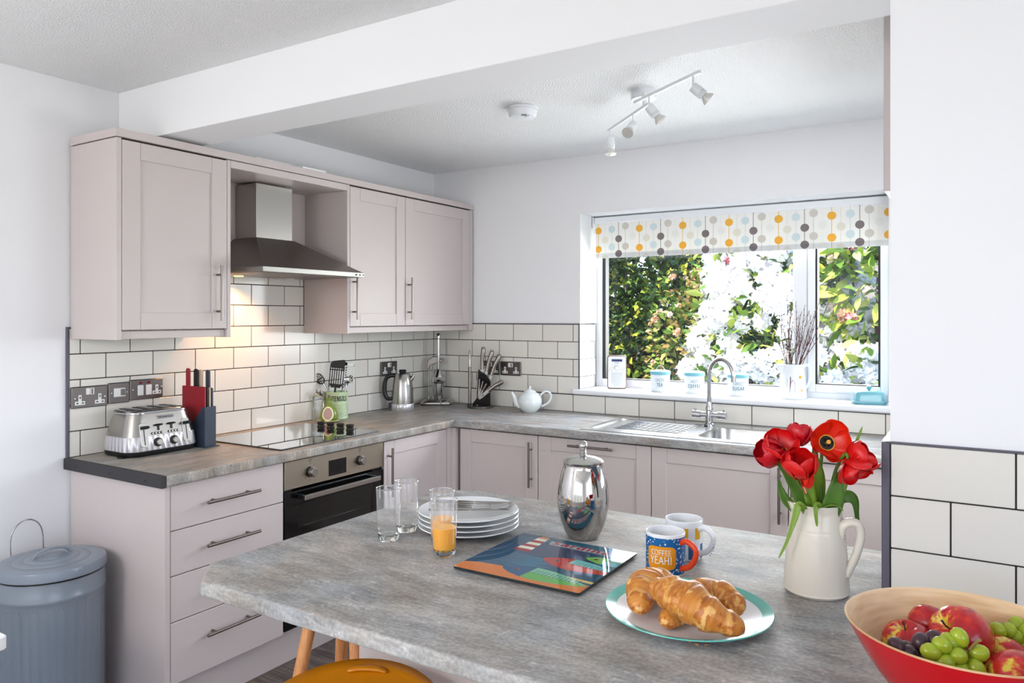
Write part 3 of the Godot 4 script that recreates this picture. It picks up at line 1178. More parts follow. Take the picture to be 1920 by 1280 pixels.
func peninsula():
	var o = thing("breakfast_bar", "grey stone-look breakfast bar top reaching out from the tiled nib", "worktop", Vector3(2.3, 0.874, 2.45))
	world_of(o)
	var st = ns()
	slab(st, [Vector2(1.675, 1.947), Vector2(1.59, 2.03), Vector2(1.59, 2.866), Vector2(1.675, 2.949), Vector2(3.6, 2.949), Vector2(3.6, 2.3), Vector2(2.916, 2.3), Vector2(2.916, 1.947)], 0.876, 0.91, [0, 1, 2, 3, 7])
	part("top", st, M.stone, o)
	own()
	o = thing("peninsula_unit", "lilac-grey unit carrying the breakfast bar", "base cupboard", Vector3(2.35, 0, 2.28))
	world_of(o)
	st = ns()
	box2(st, Vector3(1.76, 0.0, 1.99), Vector3(2.916, 0.876, 2.56), 0.002)
	part("body", st, M.cabinet, o)
	own()

# ---------------------------------------------------------------- oven, hob, left worktop
func knob(parent, c: Vector3, dir: Vector3, r, h, mat_, called := "knob"):
	var st = ns()
	var y = dir.normalized()
	var x = y.cross(Vector3(0.3, 1, 0.2)).normalized()
	var keep = X
	X = X * Transform3D(Basis(x, y, x.cross(y)), c)
	lathe(st, [Vector2(r * 0.98, 0), Vector2(r, h * 0.12), Vector2(r * 0.94, h * 0.86), Vector2(r * 0.8, h), Vector2(0, h)], 22)
	X = keep
	return part(called, st, mat_, parent)

func appliances():
	var o = thing("oven", "built-in single oven with a steel control panel and black glass door", "oven", Vector3(0.3, 0.143, 1.495))
	world_of(o)
	var z0 := 1.1875; var z1 := 1.8025
	var st = ns()
	box2(st, Vector3(0.05, 0.15, z0), Vector3(0.07, 0.864, z1))
	box2(st, Vector3(0.07, 0.15, z0), Vector3(0.598, 0.17, z1))
	box2(st, Vector3(0.07, 0.75, z0), Vector3(0.598, 0.864, z1))
	box2(st, Vector3(0.07, 0.17, z0), Vector3(0.598, 0.75, z0 + 0.06))
	box2(st, Vector3(0.07, 0.17, z1 - 0.06), Vector3(0.598, 0.75, z1))
	part("body", st, M.black_matt, o)
	st = ns()
	box2(st, Vector3(0.598, 0.745, z0 + 0.003), Vector3(0.62, 0.863, z1 - 0.004), 0.0012)
	var p = part("control_panel", st, M.panel_steel, o, "brushed steel control panel")
	st = ns()
	box2(st, Vector3(0.618, 0.761, 1.4405), Vector3(0.6215, 0.831, 1.5495), 0.0006)
	var disp = part("display", st, M.black_gloss, p)
	for k in 3:
		st = ns()
		tube(st, [Vector3(0.6214, 0.771 + (0.001 if k == 1 else 0.0), 1.525 - k * 0.03), Vector3(0.6219, 0.771, 1.525 - k * 0.03)], 0.004 if k == 1 else 0.0028, 10)
		part("button", st, M.black_matt, p)
	for z in [1.659, 1.353]:
		var c = Vector3(0.62, 0.802, z)
		knob(p, c, Vector3(1, 0, 0), 0.0235, 0.012, M.black, "knob_ring")
		knob(p, c + Vector3(0.011, 0, 0), Vector3(1, 0, 0), 0.0205, 0.02, M.steel, "knob")
		for a in [[0.0, 0.036], [1.25, 0.034], [2.5, 0.034], [-1.25, 0.034], [-2.3, 0.034], [3.14, 0.036]]:
			st = ns()
			box(st, Vector3(0.6203, 0.802 + cos(a[0]) * a[1], z - sin(a[0]) * a[1]), Vector3(0.0008, 0.0035, 0.0035), 0.0003)
			part("mark", st, M.black, p)
		st = ns()
		var yy := 0.851
		for b in [[-0.005, 0.0, 0.0012, 0.012], [0.005, 0.0, 0.0012, 0.012], [0.0, 0.0055, 0.011, 0.0012], [0.0, -0.0055, 0.011, 0.0012]]:
			box(st, Vector3(0.6203, yy + b[1], z + b[0]), Vector3(0.0008, b[3], b[2]))
		part("mark", st, M.black, p)
	# door: a black glass frame round a dark window
	st = ns()
	var ya := 0.155; var yb := 0.733; var wz0 := 1.262; var wz1 := 1.729
	box2(st, Vector3(0.6, 0.675, z0 + 0.004), Vector3(0.62, yb, z1 - 0.004), 0.0015)
	box2(st, Vector3(0.6, ya, z0 + 0.004), Vector3(0.62, 0.24, z1 - 0.004), 0.0015)
	box2(st, Vector3(0.6, 0.24, z0 + 0.004), Vector3(0.62, 0.675, wz0), 0.0005)
	box2(st, Vector3(0.6, 0.24, wz1), Vector3(0.62, 0.675, z1 - 0.004), 0.0005)
	var door = part("door", st, M.black_gloss, o)
	var tinted = mat("oven_glass", Color(0.03, 0.04, 0.038, 0.55), 0.03)
	tinted.transparency = BaseMaterial3D.TRANSPARENCY_ALPHA
	st = ns()
	box2(st, Vector3(0.613, 0.24, wz0), Vector3(0.6192, 0.675, wz1))
	part("window", st, tinted, door)
	st = ns()
	box2(st, Vector3(0.652, 0.697, 1.258), Vector3(0.668, 0.7175, 1.730), 0.002)
	part("handle", st, M.steel, door)
	for z in [1.268, 1.72]:
		st = ns()
		box2(st, Vector3(0.6195, 0.698, z - 0.008), Vector3(0.652, 0.716, z + 0.008), 0.001)
		part("handle_mount", st, M.black, door)
	st = ns()
	for k in 2:
		tube(st, [Vector3(0.585 - k * 0.3, 0.565, 1.26), Vector3(0.585 - k * 0.3, 0.565, 1.74)], 0.003, 6)
	for k in 24:
		var z = 1.265 + k * 0.0204
		tube(st, [Vector3(0.585, 0.572, z), Vector3(0.285, 0.572, z)], 0.0016, 5)
	part("rack", st, M.chrome, o)
	own()
	# glass hob
	o = thing("hob", "black glass electric hob set in the worktop, reflecting the tiles", "hob", Vector3(0.345, 0.91, 1.50))
	world_of(o)
	st = ns()
	var hob_m = mat("hob_glass", Color8(12, 12, 13), 0.02)
	hob_m.metallic_specular = 0.9
	hob_m.clearcoat_enabled = true
	hob_m.clearcoat_roughness = 0.01
	box2(st, Vector3(0.094, 0.9102, 1.198), Vector3(0.6, 0.9165, 1.802), 0.0015)
	part("glass", st, hob_m, o)
	for x in [0.256, 0.323, 0.39, 0.455]:
		st = ns()
		lathe(st, [Vector2(0.019, 0), Vector2(0.0195, 0.004), Vector2(0.0155, 0.010), Vector2(0.0185, 0.017), Vector2(0.019, 0.024), Vector2(0.017, 0.0265), Vector2(0, 0.0265)], 24, Vector3(x, 0.9165, 1.247))
		part("knob", st, M.black_matt, o)
	own()

# rounded rectangle ring with points spread evenly, ribbed if asked
func even_ring(w, d, r, n, y, rib := 0.0, off := Vector2.ZERO):
	var base = round_rect(w, d, r, 10)
	var lens := [0.0]
	for i in base.size(): lens.append(lens[i] + base[i].distance_to(base[(i + 1) % base.size()]))
	var total = lens[base.size()]
	var out := []
	var j := 0
	for k in n:
		var s = total * k / n
		while lens[j + 1] < s: j += 1
		var a = base[j]; var b = base[(j + 1) % base.size()]
		var f = (s - lens[j]) / maxf(lens[j + 1] - lens[j], 1e-9)
		var p = a.lerp(b, f)
		var nn = p.normalized()
		if rib != 0.0: p += nn * (rib if k % 4 < 2 else -rib)
		out.append(Vector3(p.x + off.x, y, p.y + off.y))
	return out

func left_counter():
	toaster()
	board_set()
	sockets()
	utensils()

func toaster():
	var o = thing("toaster", "steel four-slice toaster with a ribbed silver lower body and black levers", "toaster", Vector3(0.132, 0.91, 2.085))
	own()
	var st = ns()
	var n := 160
	loft(st, [even_ring(0.20, 0.30, 0.05, n, 0.0), even_ring(0.214, 0.318, 0.055, n, 0.006), even_ring(0.214, 0.318, 0.055, n, 0.022)], true, true)
	part("base", st, M.black, o)
	st = ns()
	var ribbed = mat("ribbed_silver", Color8(212, 210, 214), 0.32, 0.6)
	loft(st, [even_ring(0.216, 0.320, 0.055, n, 0.022), even_ring(0.218, 0.321, 0.055, n, 0.024, 0.001), even_ring(0.206, 0.308, 0.053, n, 0.078, 0.001), even_ring(0.204, 0.307, 0.053, n, 0.079)], true, true)
	part("ribbed_skirt", st, ribbed, o)
	st = ns()
	loft(st, [even_ring(0.2045, 0.307, 0.053, 96, 0.079), even_ring(0.182, 0.280, 0.05, 96, 0.140), even_ring(0.168, 0.262, 0.048, 96, 0.168)], true, true)
	part("body", st, M.steel, o)
	st = ns()
	loft(st, [even_ring(0.171, 0.265, 0.048, 96, 0.168), even_ring(0.172, 0.266, 0.048, 96, 0.173), even_ring(0.164, 0.258, 0.046, 96, 0.180), even_ring(0.150, 0.244, 0.04, 96, 0.1815)], true, true)
	var top = part("top_plate", st, M.chrome, o)
	for k in 4:
		var z = [-0.088, -0.032, 0.032, 0.088][k]
		st = ns()
		box(st, Vector3(-0.004, 0.1818, z), Vector3(0.126, 0.0016, 0.024), 0.0006)
		part("slot", st, M.black, top)
		st = ns()
		for s in [-0.0085, 0.0085]:
			tube(st, [Vector3(-0.062, 0.183, z + s), Vector3(0.054, 0.183, z + s)], 0.0012, 6)
		part("guide", st, M.chrome, top)
	st = ns()
	box(st, Vector3(0.0, 0.1816, 0.0), Vector3(0.15, 0.001, 0.0016))
	part("seam", st, M.black, top)
	# the sloping front: frame with right = -z
	var tilt = atan2((0.2045 - 0.168) / 2, 0.09)
	var up = Vector3(-sin(tilt), cos(tilt), 0)
	var out = Vector3(cos(tilt), sin(tilt), 0)
	var face = Transform3D(Basis(Vector3(0, 0, -1), up, out), Vector3(0.1022 + 0.0012, 0.079, 0))
	X = face
	for s in [-1, 1]:
		st = ns()
		extrude(st, round_rect(0.032, 0.098, 0.008, 4, Vector2(s * 0.094, 0.008)), -0.008, 0.0022, 0.0008, true)
		var lever = part("lever_track", st, M.steel, o)
		st = ns()
		box(st, Vector3(s * 0.094, -0.002, 0.0022), Vector3(0.0042, 0.062, 0.0016), 0.0004)
		part("slit", st, M.black, lever)
		st = ns()
		var g = Transform3D(Basis(), Vector3(s * 0.094, 0.036, 0.013))
		X = face * g
		lathe(st, [Vector2(0, -0.0075), Vector2(0.0165, -0.005), Vector2(0.019, 0), Vector2(0.0165, 0.005), Vector2(0, 0.0075)], 24, Vector3.ZERO, 1.0, 0.75)
		part("lever", st, M.black, o, "black lever")
		X = face
		st = ns()
		var mx = s * 0.029
		box(st, Vector3(mx, 0.030, 0.002), Vector3(0.006, 0.02, 0.006), 0.001)
		X = face * Transform3D(Basis(), Vector3(mx, 0.042, 0.006))
		lathe(st, [Vector2(0, -0.0055), Vector2(0.016, -0.003), Vector2(0.0185, 0), Vector2(0.015, 0.0035), Vector2(0, 0.005)], 20, Vector3.ZERO, 1.0, 0.5)
		X = face
		part("lift_lever", st, M.black, o, "small black lift lever")
		for k in 4:
			knob(o, Vector3(s * 0.0365 + (k - 1.5) * 0.0135, 0.010, 0.0), Vector3(0, 0, 1), 0.0052, 0.0022, M.black, "button")
			knob(o, Vector3(s * 0.0365 + (k - 1.5) * 0.0135, 0.010, 0.0019), Vector3(0, 0, 1), 0.0031, 0.001, M.steel, "button_cap")
		# dials on the ribbed skirt
		X = Transform3D(Basis(Vector3(0, 0, -1), Vector3(-0.1, 0.995, 0), Vector3(0.995, 0.1, 0)), Vector3(0.106, 0.052, 0))
		knob(o, Vector3(s * 0.036, 0, 0), Vector3(0, 0, 1), 0.0185, 0.008, M.black, "dial_ring")
		knob(o, Vector3(s * 0.036, 0, 0.007), Vector3(0, 0, 1), 0.0135, 0.011, M.steel, "dial")
		X = face
	st = ns()
	extrude(st, round_rect(0.078, 0.0125, 0.003, 3, Vector2(0.006, 0.0725)), -0.001, 0.0016, 0.0006, true)
	part("badge", st, M.chrome, o)
	own()
	lettering("lettering", "Tefal  Avanti Classic", 0.0056, 0.0006, M.black, o, face * Transform3D(Basis(), Vector3(0.006, 0.0725, 0.0018)), 0.95, false)
	# feet loop seen at the near corner
	st = ns()
	tube(st, curve([Vector3(0.03, 0.002, 0.158), Vector3(0.05, 0.002, 0.172), Vector3(0.075, 0.002, 0.165), Vector3(0.08, 0.003, 0.15)], 6), 0.002, 6)
	part("cord_clip", st, M.black, o)

func board_set():
	var o = thing("board_holder", "slate blue upright holder with a slanted side for chopping boards beside the toaster", "board holder", Vector3(0.17, 0.91, 1.895))
	world_of(o)
	var za := 1.862; var zb := 1.918
	var st = ns()
	var side = [Vector2(0.075, 0.914), Vector2(0.258, 0.914), Vector2(0.258, 1.083), Vector2(0.240, 1.083), Vector2(0.17, 1.01), Vector2(0.075, 1.0)]
	extrude(st, side, zb - 0.003, zb, 0.0005)
	part("near_side", st, M.navy, o)
	st = ns()
	extrude(st, side, za, za + 0.003, 0.0005)
	part("far_side", st, M.navy, o)
	st = ns()
	box2(st, Vector3(0.255, 0.914, za + 0.003), Vector3(0.258, 1.083, zb - 0.003))
	part("end_wall", st, M.navy, o)
	st = ns()
	box2(st, Vector3(0.075, 0.914, za + 0.003), Vector3(0.078, 1.0, zb - 0.003))
	part("end_wall", st, M.navy, o)
	own()
	st = ns()
	var keep = o.transform.affine_inverse()
	X = keep * Transform3D(Basis(Vector3(1, 0, 0), Vector3(0, 0, -1), Vector3(0, 1, 0)), Vector3.ZERO)
	extrude(st, round_rect(0.215, 0.076, 0.01, 4, Vector2(0.172, -1.892)), 0.9103, 0.9145, 0.0008, true)
	part("foot", st, M.navy, o)
	# four boards on edge, each with an upright handle
	var defs = [["red_board", "red chopping board standing nearest in the slate holder", 1.905, 0.125, 1.1685], ["black_matt", "black chopping board with a black handle, second in the slate holder", 1.893, 0.163, 1.166], ["tan_board", "beige chopping board, third in the slate holder", 1.881, 0.178, 1.163], ["navy", "slate blue chopping board farthest from the toaster in the holder", 1.869, 0.2125, 1.162]]
	for d in defs:
		var b = thing("chopping_board", d[1], "chopping board", Vector3(0.17, 0.915, d[2]), 0.0, "chopping boards in the slate holder")
		world_of(b)
		st = ns()
		X = X * Transform3D(Basis(), Vector3(0, 0, d[2]))
		extrude(st, round_rect(0.158, d[4] - 0.9152, 0.006, 4, Vector2(0.1655, (d[4] + 0.9152) / 2)), -0.0034, 0.0034, 0.001, true)
		part("board", st, M[d[0]], b)
		st = ns()
		extrude(st, round_rect(0.026, 0.085, 0.011, 5, Vector2(d[3], d[4] + 0.035)), -0.0038, 0.0038, 0.0012, true)
		part("handle", st, M[d[0]], b)
	own()

# a UK socket plate in a frame: centre at the origin, gang width w
func plate_shape(o, w, h := 0.086):
	var st = ns()
	box(st, Vector3(0, 0, 0.0055), Vector3(w, h, 0.011), 0.003)
	part("plate", st, M.socket_steel, o)
func outlet(o, x, y):
	var st = ns()
	box(st, Vector3(x, y + 0.011, 0.0112), Vector3(0.0125, 0.026, 0.002), 0.0006)
	box(st, Vector3(x, y - 0.009, 0.0112), Vector3(0.04, 0.015, 0.0021), 0.0006)
	var p = part("outlet", st, M.white_plastic, o)
	st = ns()
	box(st, Vector3(x, y + 0.013, 0.0124), Vector3(0.0045, 0.009, 0.0008))
	box(st, Vector3(x - 0.011, y - 0.009, 0.0124), Vector3(0.0075, 0.005, 0.0008))
	box(st, Vector3(x + 0.011, y - 0.009, 0.0124), Vector3(0.0075, 0.005, 0.0008))
	part("hole", st, M.black, p)
func rocker(o, x, y, w := 0.014, h := 0.026, dark := false):
	var st = ns()
	box(st, Vector3(x, y, 0.012), Vector3(w, h, 0.004), 0.001)
	var p = part("switch", st, M.white_plastic, o)
	if dark:
		st = ns(); box(st, Vector3(x - 0.001, y, 0.0142), Vector3(w * 0.45, h * 0.8, 0.001)); part("mark", st, M.socket_steel, p)
func screw(o, x, y):
	knob(o, Vector3(x, y, 0.011), Vector3(0, 0, 1), 0.0032, 0.0012, M.chrome, "screw")

func sockets():
	var at = func(z, y): return Transform3D(Basis(Vector3(0, 0, -1), Vector3.UP, Vector3(1, 0, 0)), Vector3(0.0005, y, z))
	var double = func(label, where: Transform3D):
		var o = thing("socket", label, "socket")
		o.transform = where
		own()
		plate_shape(o, 0.147)
		outlet(o, -0.040, -0.014); outlet(o, 0.040, -0.014)
		rocker(o, -0.0085, 0.022, 0.015, 0.026); rocker(o, 0.0085, 0.022, 0.015, 0.026, true)
		screw(o, -0.0605, -0.004); screw(o, 0.0605, -0.004)
		return o
	double.call("double steel socket plate nearest the room end, left of the toaster", at.call(2.2725, 1.147))
	var o = thing("socket", "single steel switch plate with a white cover, between two wider plates behind the toaster", "switch")
	o.transform = at.call(2.149, 1.152)
	plate_shape(o, 0.090)
	var st = ns()
	box(st, Vector3(0, 0.002, 0.012), Vector3(0.05, 0.036, 0.003), 0.001)
	var p = part("cover", st, M.white_plastic, o)
	st = ns(); box(st, Vector3(0.013, 0.002, 0.014), Vector3(0.019, 0.026, 0.003), 0.001); part("switch", st, M.socket_steel, p)
	screw(o, -0.034, 0.0); screw(o, 0.034, 0.0)
	o = thing("socket", "steel cooker control plate with two red lamps above the toaster", "switch")
	o.transform = at.call(2.0265, 1.158)
	plate_shape(o, 0.152)
	for x in [-0.030, 0.008]:
		rocker(o, x, -0.003, 0.026, 0.044)
		st = ns(); box(st, Vector3(x, 0.029, 0.012), Vector3(0.012, 0.01, 0.004), 0.0012); part("neon_lens", st, M.red_lens, o)
	outlet(o, 0.046, -0.008)
	screw(o, -0.063, 0.0); screw(o, 0.067, 0.006)
	double.call("double steel socket plate on the cooker wall behind the kettle", at.call(0.452, 1.154))
	double.call("double steel socket plate on the window wall, right of the knife stand", Transform3D(Basis(), Vector3(0.609, 1.149, 0.0005)))
	double.call("double steel socket plate on the window wall, half hidden by the knife stand", Transform3D(Basis(), Vector3(0.455, 1.149, 0.0005)))
	o = thing("socket", "white plastic double socket low on the wall behind the grey bin", "socket")
	o.transform = Transform3D(Basis(Vector3(0, 0, -1), Vector3.UP, Vector3(1, 0, 0)), Vector3(-0.0095, 0.405, 2.655))
	st = ns(); box(st, Vector3(0, 0, 0.0055), Vector3(0.147, 0.088, 0.011), 0.003); part("plate", st, M.white_plastic, o)
	outlet(o, -0.040, -0.014); outlet(o, 0.040, -0.014)

# letters set round a cylinder: middle of the word at angle a0 (0 = local +z), height y
func wrap_text(words: String, r, y, height, a0, m, parent, bold := true, squash := 1.0, depth := 0.0008):
	var font := SystemFont.new()
	font.font_names = PackedStringArray(["Droid Sans"])
	if bold: font.font_weight = 700
	var px = height / 23.0
	var widths := []
	var total := 0.0
	for ch in words:
		var w = font.get_string_size(ch, HORIZONTAL_ALIGNMENT_LEFT, -1, 32).x * px * squash
		if w <= 0: w = height * 0.6 * squash
		widths.append(w); total += w
	var s = -total / 2
	for i in words.length():
		var a = a0 + (s + widths[i] / 2) / r
		s += widths[i]
		if words[i] == " ": continue
		lettering("letter", words[i], height, depth, m, parent, Transform3D(Basis(Vector3.UP, a), Vector3(sin(a) * r, y, cos(a) * r)), squash, bold)

const YAW := 0.5588     # turned square on to the room's far end, as things stand facing the doorway

func utensils():
	# ribbed mint jar
	var c = Vector3(0.068, 0.91, 0.949)
	var o = thing("utensil_jar", "ribbed mint green enamel jar lettered for utensils", "jar", c, YAW)
	own()
	var st = ns()
	var prof := [Vector2(0, 0), Vector2(0.058, 0), Vector2(0.0605, 0.003)]
	for k in 9:
		prof.append(Vector2(0.0605, 0.012 + k * 0.009)); prof.append(Vector2(0.0588, 0.0165 + k * 0.009))
	prof += [Vector2(0.0605, 0.095), Vector2(0.0605, 0.146), Vector2(0.0615, 0.149), Vector2(0.0595, 0.15), Vector2(0.058, 0.146), Vector2(0.057, 0.01), Vector2(0, 0.008)]
	lathe(st, prof, 40)
	part("body", st, M.mint, o)
	wrap_text("UTENSILS", 0.0606, 0.114, 0.027, 0.36, M.black_matt, o, true, 0.6, 0.0016)
	var mid = c + Vector3(0, 0.15, 0)
	# cooking tools, built square on in the jar's own facing
	var tool = func(called, label):
		var t = thing(called, label, "utensil", c + Vector3(0, 0.012, 0), YAW, "utensils in the mint jar")
		own()
		return t
	var t = tool.call("slotted_turner", "black slotted turner standing tallest in the mint utensil jar")
	st = ns()
	# a blade with slots: bars between a head and a foot
	var lean = Transform3D(Basis(Vector3(0, 0, 1), -0.1), Vector3(-0.008, 0.158, 0.004)).scaled_local(Vector3(1.12, 1.16, 1.0))
	X = lean
	for k in 7: box(st, Vector3(-0.033 + k * 0.011, 0.055, 0), Vector3(0.0046, 0.11, 0.0028), 0.0008)
	extrude(st, [Vector2(-0.036, 0.093), Vector2(0.0365, 0.093), Vector2(0.0365, 0.132), Vector2(0.03, 0.136), Vector2(-0.022, 0.126), Vector2(-0.034, 0.115)], -0.0016, 0.0016, 0.0006)
	extrude(st, [Vector2(-0.036, 0.018), Vector2(-0.02, 0.0), Vector2(0.02, 0.0), Vector2(0.036, 0.018)], -0.0016, 0.0016, 0.0006)
	box(st, Vector3(0, 0.085, 0), Vector3(0.074, 0.005, 0.003), 0.0006)
	part("blade", st, M.black_matt, t)
	st = ns(); tube(st, [Vector3(0, 0.004, 0), Vector3(-0.002, -0.14, 0.004)], 0.005, 8); part("shaft", st, M.black, t)
	t = tool.call("slotted_spoon", "black slotted spoon with a steel neck leaning left in the mint jar")
	lean = Transform3D(Basis(Vector3(0, 0, 1), 0.62) * Basis(Vector3(1, 0, 0), 0.12), Vector3(-0.042, 0.148, 0.03))
	X = lean
	st = ns()
	var ring_o := []; var ring_i := []
	for k in 28:
		var a = TAU * k / 28
		ring_o.append(Vector3(cos(a) * 0.024, 0.075 + sin(a) * 0.034, 0.002 - 0.006 * absf(sin(a))))
		ring_i.append(Vector3(cos(a) * 0.0185, 0.075 + sin(a) * 0.027, -0.004 - 0.006 * absf(sin(a))))
	tube_ring(st, ring_o, ring_i)
	for k in 4: box(st, Vector3(-0.0135 + k * 0.009, 0.075, -0.006), Vector3(0.0038, 0.05, 0.002), 0.0005)
	box(st, Vector3(0, 0.075, -0.006), Vector3(0.034, 0.006, 0.002), 0.0005)
	part("bowl", st, M.black_matt, t)
	st = ns()
	tube(st, [Vector3(0, 0.042, 0.0), Vector3(0, 0.025, 0.002), Vector3(0, -0.01, 0.002)], [0.016, 0.008, 0.005], 12, 0.4)
	part("neck", st, M.chrome, t)
	st = ns(); tube(st, [Vector3(0, -0.005, 0.002), Vector3(-0.0, -0.085, 0.0)], 0.0045, 8); part("shaft", st, M.chrome, t)
	t = tool.call("steel_turner", "steel turner with diagonal slots at the right of the mint jar")
	lean = Transform3D(Basis(Vector3(0, 0, 1), -0.14), Vector3(0.044, 0.156, -0.026)).scaled_local(Vector3(1.08, 1.1, 1.0))
	X = lean
	st = ns()
	for k in 7:
		var keep = X
		X = lean * Transform3D(Basis(Vector3(0, 0, 1), 0.75), Vector3(0, 0.035 + k * 0.0125, 0))
		box(st, Vector3(0, 0, 0), Vector3(0.062, 0.006, 0.0016), 0.0004)
		X = keep
	for s in [-1, 1]: box(st, Vector3(s * 0.026, 0.07, 0), Vector3(0.007, 0.1, 0.002), 0.0005)
	box(st, Vector3(0, 0.118, 0), Vector3(0.058, 0.016, 0.002), 0.0006)
	box(st, Vector3(0, 0.018, 0), Vector3(0.05, 0.012, 0.002), 0.0006)
	part("blade", st, M.chrome, t)
	st = ns(); tube(st, [Vector3(0, 0.014, 0), Vector3(0, -0.13, 0.02)], 0.0045, 8); part("shaft", st, M.chrome, t)
	t = tool.call("ladle", "bright steel ladle in front of the steel turner in the mint jar")
	lean = Transform3D(Basis(Vector3(0, 0, 1), -0.5), Vector3(0.03, 0.146, 0.016))
	X = lean
	st = ns()
	var keep2 = X
	X = lean * Transform3D(Basis(Vector3(1, 0, 0), 1.15), Vector3(0, 0.062, 0.004))
	lathe(st, [Vector2(0, -0.016), Vector2(0.012, -0.013), Vector2(0.019, -0.004), Vector2(0.021, 0.004), Vector2(0.0195, 0.004), Vector2(0.017, -0.003), Vector2(0, -0.013)], 20)
	X = keep2
	part("bowl", st, M.chrome, t)
	st = ns(); tube(st, [Vector3(0, 0.05, 0), Vector3(0, 0.0, 0), Vector3(-0.004, -0.1, -0.006)], [0.008, 0.0045, 0.0045], 8, 0.6); part("shaft", st, M.chrome, t)
	# clear bottle behind
	o = thing("glass_bottle", "clear square glass bottle behind the green avocado ornament", "bottle", Vector3(0.044, 0.91, 1.064), YAW)
	own()
	st = ns()
	loft(st, [even_ring(0.05, 0.05, 0.008, 40, 0.0), even_ring(0.054, 0.054, 0.008, 40, 0.004), even_ring(0.054, 0.054, 0.008, 40, 0.125), even_ring(0.045, 0.045, 0.01, 40, 0.142), even_ring(0.026, 0.026, 0.0125, 40, 0.152), even_ring(0.024, 0.024, 0.0118, 40, 0.168)], true, true)
	part("glass", st, M.clear_glass, o)
	# avocado ornament on its own dish
	o = thing("avocado_ornament", "green avocado-shaped ceramic ornament with a brown hollow, on a small cream dish", "ornament", Vector3(0.128, 0.91, 1.068), YAW)
	X = Transform3D(Basis.from_scale(Vector3.ONE * 1.22), Vector3.ZERO)
	st = ns()
	lathe(st, [Vector2(0, 0), Vector2(0.03, 0), Vector2(0.044, 0.004), Vector2(0.05, 0.009), Vector2(0.049, 0.0105), Vector2(0.03, 0.005), Vector2(0, 0.005)], 32)
	part("dish", st, mat("dish_cream", Color8(206, 207, 150), 0.3), o)
	st = ns()
	var av := []
	for a in [[0.026, 0.0055], [0.037, 0.014], [0.0395, 0.027], [0.036, 0.044], [0.027, 0.06], [0.017, 0.073], [0.0105, 0.085], [0.009, 0.096], [0.0105, 0.103], [0.006, 0.106], [0.0, 0.1065]]:
		av.append(Vector2(a[0], a[1]))
	lathe(st, [Vector2(0, 0.0055)] + av, 32, Vector3.ZERO, 1.0, 0.8)
	part("body", st, mat("avocado_green", Color8(112, 138, 54), 0.2), o)
	st = ns()
	X = Transform3D(Basis.from_scale(Vector3.ONE * 1.22), Vector3.ZERO) * Transform3D(Basis(Vector3(1, 0, 0), -0.16), Vector3(0.003, 0.038, 0.0235))
	extrude(st, egg(0.0235, 0.031), -0.01, 0.010, 0.0015, true)
	part("rim", st, mat("cream_glaze", Color8(232, 226, 190), 0.25), o)
	st = ns()
	extrude(st, egg(0.0195, 0.0265), 0.0, 0.0108, 0.001, true)
	part("hollow", st, mat("brown_glaze", Color8(150, 112, 94), 0.3), o)
	X = Transform3D(Basis.from_scale(Vector3.ONE * 1.22), Vector3.ZERO)
	st = ns(); tube(st, [Vector3(0, 0.104, 0), Vector3(0.001, 0.117, -0.001)], [0.005, 0.0035], 8); part("stalk", st, mat("stalk_brown", Color8(90, 84, 74), 0.6), o)
	own()

func egg(rx, ry):
	var out := PackedVector2Array()
	for k in 28:
		var a = TAU * k / 28
		out.append(Vector2(cos(a) * rx * (1.0 - 0.14 * sin(a)), sin(a) * ry))
	return out

# band between two closed lines, given some thickness
func tube_ring(st, a, b):
	var n = a.size()
	var rings := [[], [], [], []]
	st.set_smooth_group(smooth())
	for k in n:
		var l = (k + 1) % n
		quad(st, a[k], a[l], b[l], b[k])
		var d = Vector3(0, 0, -0.0015)
		quad(st, a[l] + d, a[k] + d, b[k] + d, b[l] + d)
		quad(st, a[l], a[k], a[k] + d, a[l] + d)
		quad(st, b[k], b[l], b[l] + d, b[k] + d)

# ---------------------------------------------------------------- corner: kettle, juicer, knives, teapot
func corner_counter():
	kettle()
	juicer()
	knife_stand()
	teapot()

